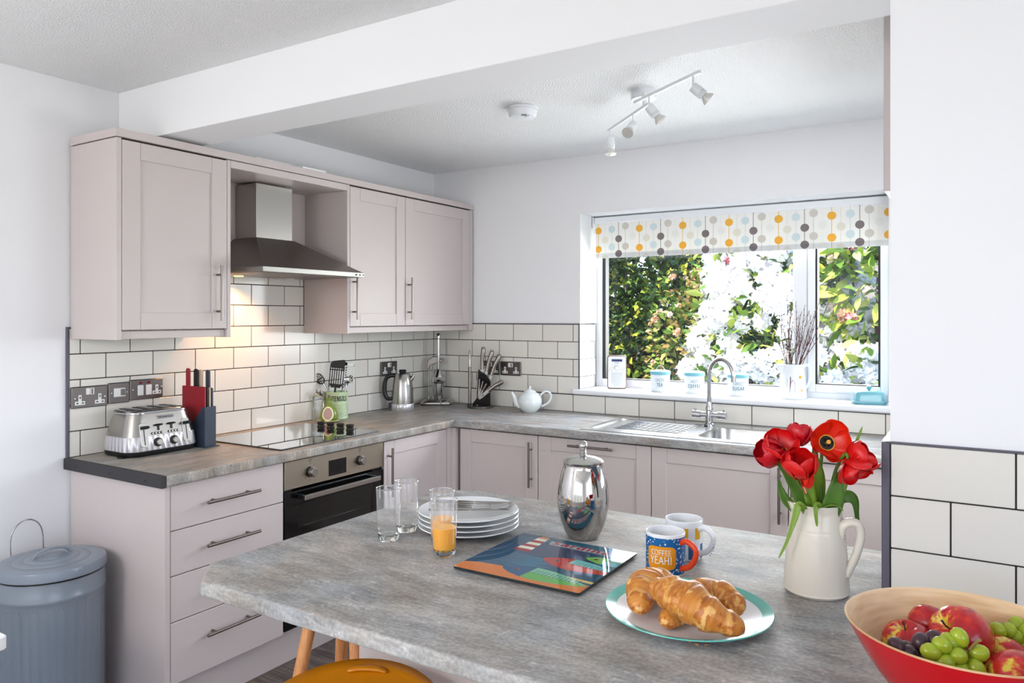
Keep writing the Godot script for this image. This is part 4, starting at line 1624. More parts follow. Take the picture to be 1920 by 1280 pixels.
func kettle():
	var o = thing("kettle", "brushed steel jug kettle with a black handle on the worktop by the corner", "kettle", Vector3(0.132, 0.91, 0.47), YAW)
	own()
	var st = ns()
	var n := 120
	var ring = func(r, y, rib): 
		var out := []
		for k in n:
			var a = TAU * k / n
			var q = r + (rib if k % 4 < 2 else -rib)
			out.append(Vector3(cos(a) * q, y, sin(a) * q))
		return out
	loft(st, [ring.call(0.064, 0.0, 0.0), ring.call(0.0665, 0.002, 0.0007), ring.call(0.0665, 0.040, 0.0007), ring.call(0.065, 0.0415, 0.0)])
	part("ribbed_base", st, M.ribbed_silver, o)
	st = ns()
	lathe(st, [Vector2(0.0645, 0.0405), Vector2(0.0648, 0.06), Vector2(0.0625, 0.11), Vector2(0.056, 0.17), Vector2(0.0465, 0.214), Vector2(0.042, 0.219), Vector2(0, 0.221)], 48)
	part("body", st, M.steel, o)
	st = ns()
	lathe(st, [Vector2(0.019, 0.22), Vector2(0.02, 0.226), Vector2(0.0225, 0.238), Vector2(0.019, 0.243), Vector2(0, 0.243)], 24)
	part("lid_knob", st, M.black, o)
	st = ns()
	tube(st, curve([Vector3(-0.038, 0.206, 0), Vector3(-0.068, 0.208, 0), Vector3(-0.098, 0.19, 0), Vector3(-0.109, 0.145, 0), Vector3(-0.106, 0.095, 0), Vector3(-0.088, 0.068, 0), Vector3(-0.066, 0.07, 0)], 5), [0.013, 0.013, 0.013, 0.0125, 0.0125, 0.012, 0.012, 0.012, 0.0118, 0.0115, 0.011, 0.011, 0.011, 0.0112, 0.0115, 0.012, 0.012, 0.012, 0.012, 0.012, 0.012, 0.0115, 0.0115, 0.011, 0.0105, 0.0105, 0.01, 0.01, 0.01, 0.01, 0.01], 10, 1.1)
	part("handle", st, M.black, o, "black looped handle")
	st = ns()
	tube(st, [Vector3(0.042, 0.176, 0), Vector3(0.058, 0.196, 0), Vector3(0.069, 0.214, 0)], [0.017, 0.013, 0.006], 12, 0.9)
	part("spout", st, M.steel, o)
	st = ns()
	extrude(st, round_rect(0.016, 0.085, 0.008, 5, Vector2(0.038, 0.115)), 0.030, 0.0525, 0.001, true)
	part("water_gauge", st, mat("gauge", Color8(168, 172, 172), 0.12, 0.4), o)
	st = ns()
	box(st, Vector3(-0.074, 0.028, 0.004), Vector3(0.02, 0.034, 0.022), 0.003)
	part("switch_housing", st, M.black, o)
	st = ns()
	box(st, Vector3(-0.090, 0.019, 0.004), Vector3(0.02, 0.006, 0.012), 0.002)
	part("switch", st, M.chrome, o)

func juicer():
	var o = thing("juicer", "chrome lever citrus press standing in the corner under the cupboard", "juicer", Vector3(0.13, 0.91, 0.13), YAW)
	own()
	var st = ns()
	loft(st, [even_ring(0.19, 0.15, 0.03, 48, 0.0), even_ring(0.205, 0.165, 0.034, 48, 0.006), even_ring(0.205, 0.165, 0.034, 48, 0.018), even_ring(0.17, 0.13, 0.03, 48, 0.034), even_ring(0.13, 0.10, 0.03, 48, 0.040)])
	part("base", st, M.steel, o)
	st = ns()
	box(st, Vector3(0.03, 0.024, 0.074), Vector3(0.016, 0.03, 0.02), 0.005)
	part("foot_clip", st, M.chrome, o)
	# uprights at the back
	for x in [-0.058, -0.028]:
		st = ns(); tube(st, [Vector3(x, 0.035, -0.03), Vector3(x, 0.25, -0.03)], 0.0042 if x < -0.05 else 0.006, 10); part("upright", st, M.chrome, o)
	st = ns()
	extrude(st, [Vector2(-0.068, 0.225), Vector2(-0.05, 0.225), Vector2(-0.05, 0.245), Vector2(-0.012, 0.262), Vector2(0.03, 0.27), Vector2(0.036, 0.285), Vector2(0.02, 0.292), Vector2(-0.01, 0.305), Vector2(-0.03, 0.305), Vector2(-0.062, 0.28)], -0.04, -0.012, 0.003)
	part("yoke", st, M.hood_dark, o)
	# ram and cone
	st = ns()
	lathe(st, [Vector2(0.0085, 0.225), Vector2(0.0085, 0.42), Vector2(0.0125, 0.424), Vector2(0.013, 0.44), Vector2(0.010, 0.452), Vector2(0, 0.456)], 20, Vector3(0.008, 0, 0))
	lathe(st, [Vector2(0.0098, 0.31), Vector2(0.0105, 0.315), Vector2(0.0098, 0.32)], 20, Vector3(0.008, 0, 0))
	part("lever", st, M.chrome, o)
	st = ns()
	lathe(st, [Vector2(0.016, 0.176), Vector2(0.042, 0.176), Vector2(0.040, 0.182), Vector2(0.018, 0.218), Vector2(0.012, 0.226), Vector2(0, 0.226)], 28, Vector3(0.008, 0, 0))
	part("pressing_cone", st, M.chrome, o)
	# funnel and cup
	st = ns()
	lathe(st, [Vector2(0.024, 0.128), Vector2(0.028, 0.13), Vector2(0.05, 0.148), Vector2(0.052, 0.15), Vector2(0.046, 0.151), Vector2(0.026, 0.142), Vector2(0.022, 0.150), Vector2(0.012, 0.158), Vector2(0, 0.16)], 28, Vector3(0.012, 0, 0.01))
	part("funnel", st, M.chrome, o)
	st = ns()
	lathe(st, [Vector2(0, 0.040), Vector2(0.024, 0.040), Vector2(0.026, 0.044), Vector2(0.033, 0.10), Vector2(0.034, 0.135), Vector2(0.031, 0.135), Vector2(0.024, 0.046), Vector2(0, 0.045)], 28, Vector3(0.012, 0, 0.01))
	part("cup", st, M.chrome, o)

func knife_stand():
	var c = Vector3(0.46, 0.91, 0.125)
	var o = thing("knife_stand", "black and chrome swivel knife stand with a fan-shaped clear rack", "knife stand", c, YAW)
	own()
	var st = ns()
	lathe(st, [Vector2(0, 0), Vector2(0.078, 0), Vector2(0.082, 0.004), Vector2(0.082, 0.010), Vector2(0.078, 0.013), Vector2(0, 0.013)], 40)
	part("base", st, M.hood_dark, o)
	st = ns()
	# fan-shaped block opening to the upper right
	extrude(st, [Vector2(-0.05, 0.013), Vector2(0.062, 0.013), Vector2(0.064, 0.165), Vector2(0.04, 0.2), Vector2(-0.012, 0.235), Vector2(-0.02, 0.06), Vector2(-0.044, 0.03)], -0.03, 0.012, 0.003)
	part("rack", st, M.black_gloss, o)
	for p in [Vector2(-0.045, 0.033), Vector2(-0.05, 0.017), Vector2(-0.017, 0.018)]:
		knob(o, Vector3(p.x, p.y, 0.028), Vector3(0, 0, 1), 0.004, 0.003, M.chrome, "stud")
	# sharpening steel held upright at the left
	var s = thing("sharpening_steel", "upright sharpening steel with a plain steel handle, left of the knives", "sharpening steel", c + Vector3(0, 0.0135, 0), YAW)
	st = ns()
	tube(st, [Vector3(-0.064, 0.012, 0.012), Vector3(-0.064, 0.24, 0.012)], 0.0098, 16)
	part("handle", st, M.handle, s)
	st = ns()
	tube(st, [Vector3(-0.064, 0.24, 0.012), Vector3(-0.064, 0.33, 0.012), Vector3(-0.064, 0.343, 0.012)], [0.0072, 0.0072, 0.002], 12)
	part("rod", st, M.steel, s)
	st = ns()
	tube(st, [Vector3(-0.064, 0.0, 0.012), Vector3(-0.064, 0.014, 0.012)], 0.013, 14)
	part("collar", st, M.black, s)
	# knives: handle base point, direction, length, front or back row
	var defs = [
		[Vector2(0.012, 0.245), -0.03, 0.128, 0.0, "tall bread knife with a curved steel handle, leftmost of the three tall knives"],
		[Vector2(0.042, 0.232), -0.24, 0.125, 0.0, "carving knife with a curved steel handle, middle of the three tall knives"],
		[Vector2(0.072, 0.208), -0.36, 0.128, 0.0, "cook's knife with a steel handle, rightmost of the three tall knives"],
		[Vector2(0.060, 0.112), -0.95, 0.098, 0.03, "small paring knife held low on the front of the stand, handle to the right"]]
	for d in defs:
		var k = thing("knife", d[4], "knife", c + Vector3(0, 0.014, 0), YAW, "knives in the knife stand")
		X = Transform3D(Basis(Vector3(0, 0, 1), d[1]), Vector3(d[0].x, d[0].y - 0.014, -0.01 + d[3]))
		st = ns()
		var L = d[2]
		var pts = curve([Vector3(0, -0.012, 0), Vector3(-0.002, L * 0.2, 0), Vector3(-0.001, L * 0.5, 0), Vector3(0.004, L * 0.8, 0), Vector3(0.001, L, 0)], 4)
		tube(st, pts, [0.0105, 0.0105, 0.0105, 0.0106, 0.0108, 0.011, 0.0115, 0.012, 0.0128, 0.0135, 0.014, 0.0142, 0.0142, 0.014, 0.0132, 0.011, 0.007], 12, 0.62, true, Vector3(0, 0, 1))
		part("handle", st, M.handle, k)
		st = ns()
		var bl = 0.16 if d[3] == 0.0 else 0.062
		extrude(st, [Vector2(-0.009, -0.01), Vector2(0.009, -0.01), Vector2(0.007, -bl * 0.7), Vector2(-0.006, -bl), Vector2(-0.009, -bl * 0.8)], -0.001, 0.001, 0.0004)
		part("blade", st, M.steel, k)
		own()
	# scissors and small steak knives low in the rack
	for j in 5:
		var k = thing("steak_knife", "short steak knife low in the knife stand, %s of its row" % ["first from the left", "second from the left", "middle one", "second from the right", "rightmost"][j], "knife", c + Vector3(0, 0.014, 0), YAW, "steak knives low in the stand")
		X = Transform3D(Basis(Vector3(0, 0, 1), -0.06 - j * 0.22), Vector3(-0.006 + j * 0.014, 0.128 - j * 0.012, 0.016))
		st = ns()
		box(st, Vector3(0, 0.012, 0), Vector3(0.009, 0.05, 0.007), 0.002)
		part("handle", st, M.handle, k)
		st = ns()
		box(st, Vector3(0, -0.04, 0), Vector3(0.008, 0.055, 0.0016), 0.0005)
		part("blade", st, M.steel, k)
		own()
	var sc = thing("scissors", "steel kitchen scissors hanging on the left edge of the knife rack", "scissors", c + Vector3(0, 0.014, 0), YAW)
	st = ns()
	box(st, Vector3(-0.021, 0.178, 0.006), Vector3(0.007, 0.05, 0.012), 0.003)
	part("handle", st, M.steel, sc)
	st = ns()
	box(st, Vector3(-0.0205, 0.11, 0.006), Vector3(0.004, 0.09, 0.008), 0.001)
	part("blade", st, M.steel, sc)

func teapot():
	var o = thing("teapot", "round white china teapot on the worktop near the window", "teapot", Vector3(0.826, 0.91, 0.143), YAW)
	own()
	var m = mat("china", Color8(226, 232, 232), 0.08)
	var st = ns()
	lathe(st, [Vector2(0, 0.0), Vector2(0.036, 0.0), Vector2(0.040, 0.003), Vector2(0.058, 0.02), Vector2(0.071, 0.048), Vector2(0.072, 0.068), Vector2(0.064, 0.093), Vector2(0.047, 0.112), Vector2(0.036, 0.118), Vector2(0, 0.119)], 40)
	part("body", st, m, o)
	st = ns()
	lathe(st, [Vector2(0.037, 0.118), Vector2(0.034, 0.124), Vector2(0.02, 0.131), Vector2(0.008, 0.135), Vector2(0.0055, 0.14), Vector2(0.0085, 0.147), Vector2(0.006, 0.153), Vector2(0, 0.154)], 28)
	part("lid", st, m, o)
	st = ns()
	tube(st, curve([Vector3(-0.056, 0.035, 0), Vector3(-0.078, 0.052, 0), Vector3(-0.09, 0.085, 0), Vector3(-0.108, 0.117, 0)], 5), [0.021, 0.0205, 0.0195, 0.0185, 0.0175, 0.0165, 0.0155, 0.0145, 0.0135, 0.0125, 0.0115, 0.0105, 0.0095, 0.0088, 0.008, 0.0075], 14)
	part("spout", st, m, o)
	st = ns()
	tube(st, curve([Vector3(0.062, 0.098, 0), Vector3(0.085, 0.118, 0), Vector3(0.112, 0.117, 0), Vector3(0.126, 0.092, 0), Vector3(0.110, 0.055, 0), Vector3(0.07, 0.033, 0)], 6), 0.0052, 10, 1.2)
	part("handle", st, m, o)

# ---------------------------------------------------------------- sink and window board
# flat plate between an outer rectangle and an inner rounded opening
func holed_plate(st, x0, x1, z0, z1, inner, y):
	var n = inner.size()
	st.set_smooth_group(FLAT)
	var outer := []
	var cx := 0.0; var cz := 0.0
	for p in inner: cx += p.x; cz += p.z
	cx /= n; cz /= n
	for p in inner:
		var d = Vector2(p.x - cx, p.z - cz)
		var t := 1e9
		if absf(d.x) > 1e-9: t = minf(t, ((x1 - cx) if d.x > 0 else (x0 - cx)) / d.x)
		if absf(d.y) > 1e-9: t = minf(t, ((z1 - cz) if d.y > 0 else (z0 - cz)) / d.y)
		outer.append(Vector3(cx + d.x * t, y, cz + d.y * t))
	var flip = (outer[1] - outer[0]).cross(inner[0] - outer[0]).y < 0
	for k in n:
		var l = (k + 1) % n
		if flip: quad(st, outer[k], inner[k], inner[l], outer[l])
		else: quad(st, outer[k], outer[l], inner[l], inner[k])
		# corner of the rectangle that falls between two points
		for cxr in [x0, x1]:
			for czr in [z0, z1]:
				var c = Vector3(cxr, y, czr)
				if absf(outer[k].x - outer[l].x) > 1e-5 and absf(outer[k].z - outer[l].z) > 1e-5:
					if (absf(outer[k].x - cxr) < 1e-5 and absf(outer[l].z - czr) < 1e-5) or (absf(outer[k].z - czr) < 1e-5 and absf(outer[l].x - cxr) < 1e-5):
						if (outer[l] - outer[k]).cross(c - outer[k]).y > 0: tri(st, outer[k], outer[l], c)
						else: tri(st, outer[l], outer[k], c)

func sink_and_sill():
	var o = thing("sink", "stainless steel inset sink with a ridged drainer on its left", "sink", Vector3(1.87, 0.9, 0.34))
	world_of(o)
	var x0 := 1.386; var x1 := 2.36; var z0 := 0.078; var z1 := 0.596; var y := 0.9135
	var ms = mat("sink_steel", Color8(178, 178, 177), 0.24, 1.0)
	var ring = func(cx, cz, w, d, r, yy):
		var out := []
		for p in even_ring(w, d, r, 64, yy): out.append(p + Vector3(cx, 0, cz))
		return out
	var st = ns()
	var bowl0 = ring.call(2.125, 0.352, 0.352, 0.372, 0.07, y)
	holed_plate(st, 1.92, x1, z0, z1, bowl0, y)
	var dr0 = ring.call(1.66, 0.34, 0.48, 0.42, 0.03, y)
	holed_plate(st, x0, 1.92, z0, z1, dr0, y)
	box2(st, Vector3(x0, 0.9102, z0), Vector3(x1, 0.9106, z0 + 0.002)); box2(st, Vector3(x0, 0.9102, z1 - 0.002), Vector3(x1, y - 0.0002, z1))
	box2(st, Vector3(x0, 0.9102, z0), Vector3(x0 + 0.002, y - 0.0002, z1)); box2(st, Vector3(x1 - 0.002, 0.9102, z0), Vector3(x1, y - 0.0002, z1))
	part("rim", st, ms, o)
	st = ns()
	var rings := [bowl0]
	for a in [[0.346, 0.366, 0.068, -0.006], [0.336, 0.356, 0.066, -0.10], [0.326, 0.346, 0.064, -0.125], [0.29, 0.31, 0.06, -0.14]]:
		rings.append(ring.call(2.125, 0.352, a[0], a[1], a[2], y + a[3]))
	loft(st, rings, false, true)
	var b = part("bowl", st, ms, o)
	st = ns()
	lathe(st, [Vector2(0.04, 0.0), Vector2(0.042, 0.002), Vector2(0.03, 0.0025), Vector2(0.02, 0.0005), Vector2(0, 0.0005)], 24, Vector3(2.125, y - 0.14, 0.352))
	part("drain", st, M.chrome, b)
	st = ns()
	loft(st, [dr0, ring.call(1.66, 0.34, 0.472, 0.412, 0.028, y - 0.004)], false, true)
	var d = part("drainer", st, ms, o)
	for k in 7:
		st = ns()
		var zz = 0.195 + k * 0.043
		tube(st, [Vector3(1.50, y - 0.0035, zz), Vector3(1.52, y - 0.002, zz), Vector3(1.84, y - 0.002, zz), Vector3(1.86, y - 0.0035, zz)], [0.001, 0.0065, 0.0065, 0.001], 8, 0.35, true, Vector3.UP)
		part("ridge", st, ms, d)
	st = ns()
	lathe(st, [Vector2(0.02, 0.0), Vector2(0.022, 0.0016), Vector2(0.019, 0.0022), Vector2(0, 0.0022)], 24, Vector3(1.845, y - 0.004, 0.51))
	part("overflow_cap", st, ms, d)
	own()
	# mixer tap
	o = thing("tap", "chrome swan-neck mixer tap behind the sink", "tap", Vector3(1.893, 0.9135, 0.13))
	own()
	st = ns()
	lathe(st, [Vector2(0, 0), Vector2(0.027, 0.0), Vector2(0.027, 0.006), Vector2(0.02, 0.012), Vector2(0.018, 0.055), Vector2(0.0165, 0.075), Vector2(0.0195, 0.078), Vector2(0.0195, 0.088), Vector2(0.015, 0.1), Vector2(0.013, 0.12), Vector2(0, 0.12)], 28)
	part("body", st, M.chrome, o)
	st = ns()
	tube(st, [Vector3(-0.045, 0.052, 0), Vector3(0.045, 0.052, 0)], 0.0155, 20)
	part("cross_bar", st, M.chrome, o)
	for s in [-1, 1]:
		st = ns()
		tube(st, [Vector3(s * 0.045, 0.052, 0), Vector3(s * 0.086, 0.052, 0)], 0.0205, 20)
		box(st, Vector3(s * 0.074, 0.076, 0.0), Vector3(0.012, 0.012, 0.007), 0.002)
		part("handle", st, M.chrome, o)
	st = ns()
	var neck := [Vector3(0, 0.1, 0), Vector3(0, 0.16, 0), Vector3(0, 0.235, 0)]
	var dir = Vector3(0.97, 0, 0.24)
	for k in range(1, 15):
		var a = PI - (PI * 0.93) * k / 14.0
		neck.append(Vector3(0, 0.252, 0) + dir * 0.068 * (1 + cos(a)) + Vector3.UP * 0.088 * sin(a))
	neck.append(neck[neck.size() - 1] + Vector3(0.003, -0.03, 0.001))
	tube(st, neck, 0.0108, 16)
	part("neck", st, M.chrome, o)
	st = ns()
	var e = neck[neck.size() - 1]
	tube(st, [e + Vector3(0, 0.02, 0), e + Vector3(0.001, -0.012, 0)], 0.0125, 16)
	part("nozzle", st, M.chrome, o)
	radio()
	var teal = mat("teal", Color8(116, 178, 190), 0.3)
	var ink = mat("teal_ink", Color8(66, 112, 128), 0.6)
	var enamel = mat("enamel", Color8(222, 226, 229), 0.3)
	var defs = [["TASTY", "TEA", Vector3(1.527, 1.045, -0.135), "white tea canister with a pale teal lid, leftmost on the window board"], ["HOT", "COFFEE", Vector3(1.719, 1.045, -0.155), "white coffee canister with a pale teal lid, middle one on the window board"], ["SWEET", "SUGAR", Vector3(1.965, 1.045, -0.145), "white sugar canister with a pale teal lid, behind the tap"]]
	for dd in defs:
		o = thing("canister", dd[3], "canister", dd[2], YAW, "canisters on the window board")
		own()
		st = ns()
		lathe(st, [Vector2(0, 0), Vector2(0.052, 0), Vector2(0.054, 0.002), Vector2(0.054, 0.1), Vector2(0, 0.1)], 40)
		part("body", st, enamel, o)
		st = ns()
		lathe(st, [Vector2(0.0545, 0.096), Vector2(0.0575, 0.098), Vector2(0.0575, 0.113), Vector2(0.054, 0.117), Vector2(0.047, 0.12), Vector2(0, 0.122)], 40)
		var lid = part("lid", st, teal, o, "pale teal lid")
		st = ns()
		tube(st, curve([Vector3(-0.032, 0.121, 0), Vector3(-0.024, 0.125, 0), Vector3(-0.012, 0.141, 0), Vector3(0, 0.146, 0), Vector3(0.012, 0.141, 0), Vector3(0.024, 0.125, 0), Vector3(0.032, 0.121, 0)], 4), 0.002, 6)
		part("handle", st, M.steel, lid)
		wrap_text(dd[0], 0.0542, 0.066, 0.017, -0.25, ink, o, false, 0.8)
		wrap_text(dd[1], 0.0542, 0.041, 0.02, -0.25, ink, o, true, 0.72)
		st = ns()
		lathe(st, [Vector2(0.0541, 0.0255), Vector2(0.0547, 0.026), Vector2(0.0541, 0.0265)], 10, Vector3.ZERO, 1, 1, PI / 2 - 0.2, PI / 2 + 0.7)
		part("underline", st, ink, o)
	twig_jug(enamel)
	butter_dish()

func radio():
	var o = thing("radio", "upright white radio with a wooden surround at the left end of the window board", "radio", Vector3(1.245, 1.045, -0.165), 0.42)
	own()
	var brown = mat("walnut", Color8(104, 66, 54), 0.45)
	var st = ns()
	extrude(st, round_rect(0.112, 0.196, 0.014, 6, Vector2(0, 0.098)), -0.032, 0.03, 0.001, true)
	part("case", st, brown, o)
	st = ns()
	extrude(st, round_rect(0.103, 0.186, 0.011, 6, Vector2(0, 0.0985)), 0.02, 0.0325, 0.001, true)
	var f = part("front", st, M.white_plastic, o)
	st = ns(); box(st, Vector3(0, 0.168, 0.0325), Vector3(0.062, 0.014, 0.002), 0.0005); part("display", st, mat("display_blue", Color8(46, 54, 104), 0.2), f)
	st = ns(); box(st, Vector3(0, 0.153, 0.0328), Vector3(0.026, 0.002, 0.001)); part("slot", st, M.socket_steel, f)
	knob(f, Vector3(0, 0.123, 0.032), Vector3(0, 0, 1), 0.0145, 0.006, M.steel, "dial_ring")
	knob(f, Vector3(0, 0.123, 0.037), Vector3(0, 0, 1), 0.0125, 0.004, M.white_plastic, "dial")
	for k in 8:
		knob(f, Vector3((-0.044 + (k % 4) * 0.008) if k < 4 else (0.02 + (k % 4) * 0.008), 0.110 + (0.012 if k % 2 else 0.0), 0.032), Vector3(0, 0, 1), 0.0022, 0.0016, M.socket_steel, "button")
	for k in 13:
		st = ns()
		box(st, Vector3(0, 0.095 - k * 0.0064, 0.0325), Vector3(0.07 if k < 10 else 0.07 - (k - 9) * 0.014, 0.002, 0.001))
		part("grille_slot", st, mat("grille", Color8(150, 156, 168), 0.5), f)

func twig_jug(enamel):
	var c = Vector3(2.247, 1.045, -0.15)
	var o = thing("enamel_jug", "white enamel jug printed with a tiny purple house and yellow daisies, holding bare twigs", "jug", c, YAW)
	own()
	var st = ns()
	lathe(st, [Vector2(0, 0), Vector2(0.067, 0), Vector2(0.069, 0.003), Vector2(0.0655, 0.05), Vector2(0.06, 0.11), Vector2(0.054, 0.165), Vector2(0.056, 0.178), Vector2(0.054, 0.179), Vector2(0.051, 0.165), Vector2(0.063, 0.01), Vector2(0, 0.006)], 40)
	part("body", st, enamel, o)
	st = ns()
	loft(st, [[Vector3(-0.045, 0.178, 0.022), Vector3(-0.045, 0.178, -0.022), Vector3(-0.052, 0.12, -0.006), Vector3(-0.052, 0.12, 0.006)], [Vector3(-0.098, 0.179, 0.004), Vector3(-0.098, 0.179, -0.004), Vector3(-0.096, 0.172, -0.002), Vector3(-0.096, 0.172, 0.002)]], true, true, false)
	part("spout", st, enamel, o)
	st = ns()
	tube(st, curve([Vector3(0.05, 0.165, 0), Vector3(0.08, 0.172, 0), Vector3(0.093, 0.14, 0), Vector3(0.09, 0.09, 0), Vector3(0.064, 0.05, 0)], 5), 0.005, 8, 1.6)
	part("handle", st, enamel, o)
	# the print follows the curve of the side
	var plum = mat("plum_ink", Color8(108, 50, 76), 0.5)
	var print_patch = func(pts, m, lift):
		var s2 = ns()
		s2.set_smooth_group(FLAT)
		var f = Geometry2D.triangulate_polygon(PackedVector2Array(pts))
		var w = func(p): 
			var r = lerpf(0.0688, 0.0543, (p.y - 0.003) / 0.165) + lift
			return Vector3(sin(p.x / 0.062) * r, p.y, cos(p.x / 0.062) * r)
		for i in range(0, f.size(), 3):
			var a = w.call(pts[f[i]]); var b = w.call(pts[f[i + 1]]); var d = w.call(pts[f[i + 2]])
			if (b - a).cross(d - a).dot(a - Vector3(0, a.y, 0)) < 0: tri(s2, a, d, b)
			else: tri(s2, a, b, d)
		return part("print", s2, m, o)
	print_patch.call([Vector2(-0.036, 0.038), Vector2(-0.012, 0.038), Vector2(-0.012, 0.086), Vector2(-0.022, 0.101), Vector2(-0.03, 0.09), Vector2(-0.031, 0.115), Vector2(-0.0355, 0.118)], plum, 0.0008)
	print_patch.call([Vector2(-0.024, 0.066), Vector2(-0.018, 0.066), Vector2(-0.018, 0.076), Vector2(-0.024, 0.076)], enamel, 0.0014)
	print_patch.call([Vector2(-0.0235, 0.044), Vector2(-0.017, 0.044), Vector2(-0.0185, 0.058), Vector2(-0.022, 0.058)], enamel, 0.0014)
	print_patch.call([Vector2(-0.075, 0.06), Vector2(-0.05, 0.065), Vector2(-0.05, 0.11)], mat("slate_ink", Color8(140, 146, 148), 0.6), 0.0008)
	for p in [Vector2(0.018, 0.115), Vector2(0.021, 0.048)]:
		var dd := []
		for k in 14: dd.append(p + Vector2(cos(TAU * k / 14), sin(TAU * k / 14)) * 0.0085)
		print_patch.call(dd, mat("daisy_yellow", Color8(236, 176, 40), 0.5), 0.0008)
	# twigs
	var bark = mat("bark", Color8(86, 54, 46), 0.8)
	var tips = [[-0.06, 0.36], [-0.05, 0.44], [-0.02, 0.50], [-0.005, 0.46], [0.02, 0.49], [0.03, 0.42], [0.06, 0.47], [0.075, 0.44], [0.11, 0.46], [0.14, 0.50], [-0.09, 0.30], [0.0, 0.40], [0.045, 0.36], [0.16, 0.38], [-0.03, 0.35], [0.1, 0.36], [0.013, 0.33], [-0.042, 0.52], [0.085, 0.30], [0.20, 0.52]]
	tips.sort_custom(func(a, b): return a[0] < b[0])
	var nth = ["leftmost", "second from the left", "third from the left", "fourth from the left", "fifth from the left", "sixth from the left", "seventh from the left", "eighth from the left", "ninth from the left", "tenth from the left", "tenth from the right", "ninth from the right", "eighth from the right", "seventh from the right", "sixth from the right", "fifth from the right", "fourth from the right", "third from the right", "second from the right", "rightmost"]
	for k in tips.size():
		var t = tips[k]
		var tw = thing("twig", "bare twig in the white jug, its tip %s of the bunch" % nth[k], "twig", c + Vector3(0, 0.01, 0), YAW, "twigs in the enamel jug")
		own()
		st = ns()
		var foot = Vector3(rng.randf_range(-0.035, 0.035), 0.0, rng.randf_range(-0.035, 0.03))
		var mouth = Vector3(t[0] * 0.25 + rng.randf_range(-0.016, 0.016), 0.165, rng.randf_range(-0.03, 0.03))
		var tip = Vector3(t[0], t[1], mouth.z + rng.randf_range(-0.02, 0.05))
		var mids = (mouth + tip) / 2 + Vector3(rng.randf_range(-0.012, 0.012), 0, rng.randf_range(-0.01, 0.01))
		var path = curve([foot, mouth, mids, tip], 5)
		var rad := []
		for i in path.size(): rad.append(lerpf(0.0026, 0.0009, float(i) / path.size()))
		tube(st, path, rad, 5)
		for j in 3:
			var i = 8 + j * 2
			var base = path[mini(i, path.size() - 2)]
			var side = Vector3(rng.randf_range(-0.03, 0.04), rng.randf_range(0.04, 0.08), rng.randf_range(-0.02, 0.02))
			tube(st, [base, base + side * 0.6 + Vector3(0.003, 0, 0), base + side], [0.0012, 0.001, 0.0007], 4)
		part("stem", st, bark, tw)
		st = ns()
		for i in range(7, path.size()):
			var b = path[i] + Vector3(0.0022 if i % 2 else -0.0022, 0.003, 0)
			lathe(st, [Vector2(0, -0.004), Vector2(0.0017, 0), Vector2(0.0004, 0.005)], 5, b)
		part("buds", st, bark, tw)

func butter_dish():
	var o = thing("butter_dish", "teal ceramic butter dish with a knobbed lid at the right end of the window board", "butter dish", Vector3(2.615, 1.045, -0.10), 0.3)
	own()
	var m = mat("teal_glaze", Color8(108, 168, 180), 0.15)
	var st = ns()
	loft(st, [even_ring(0.135, 0.09, 0.02, 48, 0.0), even_ring(0.165, 0.115, 0.024, 48, 0.014), even_ring(0.160, 0.110, 0.022, 48, 0.016), even_ring(0.14, 0.094, 0.02, 48, 0.010)], true, true)
	part("dish", st, m, o)
	st = ns()
	loft(st, [even_ring(0.138, 0.09, 0.014, 48, 0.011), even_ring(0.136, 0.088, 0.014, 48, 0.02), even_ring(0.128, 0.080, 0.014, 48, 0.052), even_ring(0.118, 0.070, 0.016, 48, 0.06), even_ring(0.05, 0.03, 0.012, 48, 0.066)], true, true)
	var l = part("lid", st, m, o)
	st = ns()
	lathe(st, [Vector2(0.007, 0.064), Vector2(0.007, 0.07), Vector2(0.012, 0.076), Vector2(0.0125, 0.082), Vector2(0.008, 0.088), Vector2(0, 0.09)], 20)
	part("knob", st, m, l)

# ---------------------------------------------------------------- things on the breakfast bar
const TOP := 0.9105

func breakfast():
	glasses()
	plates_and_cutlery()
	glass_board()
	coffee_pot()
	mugs()
	croissant_plate()

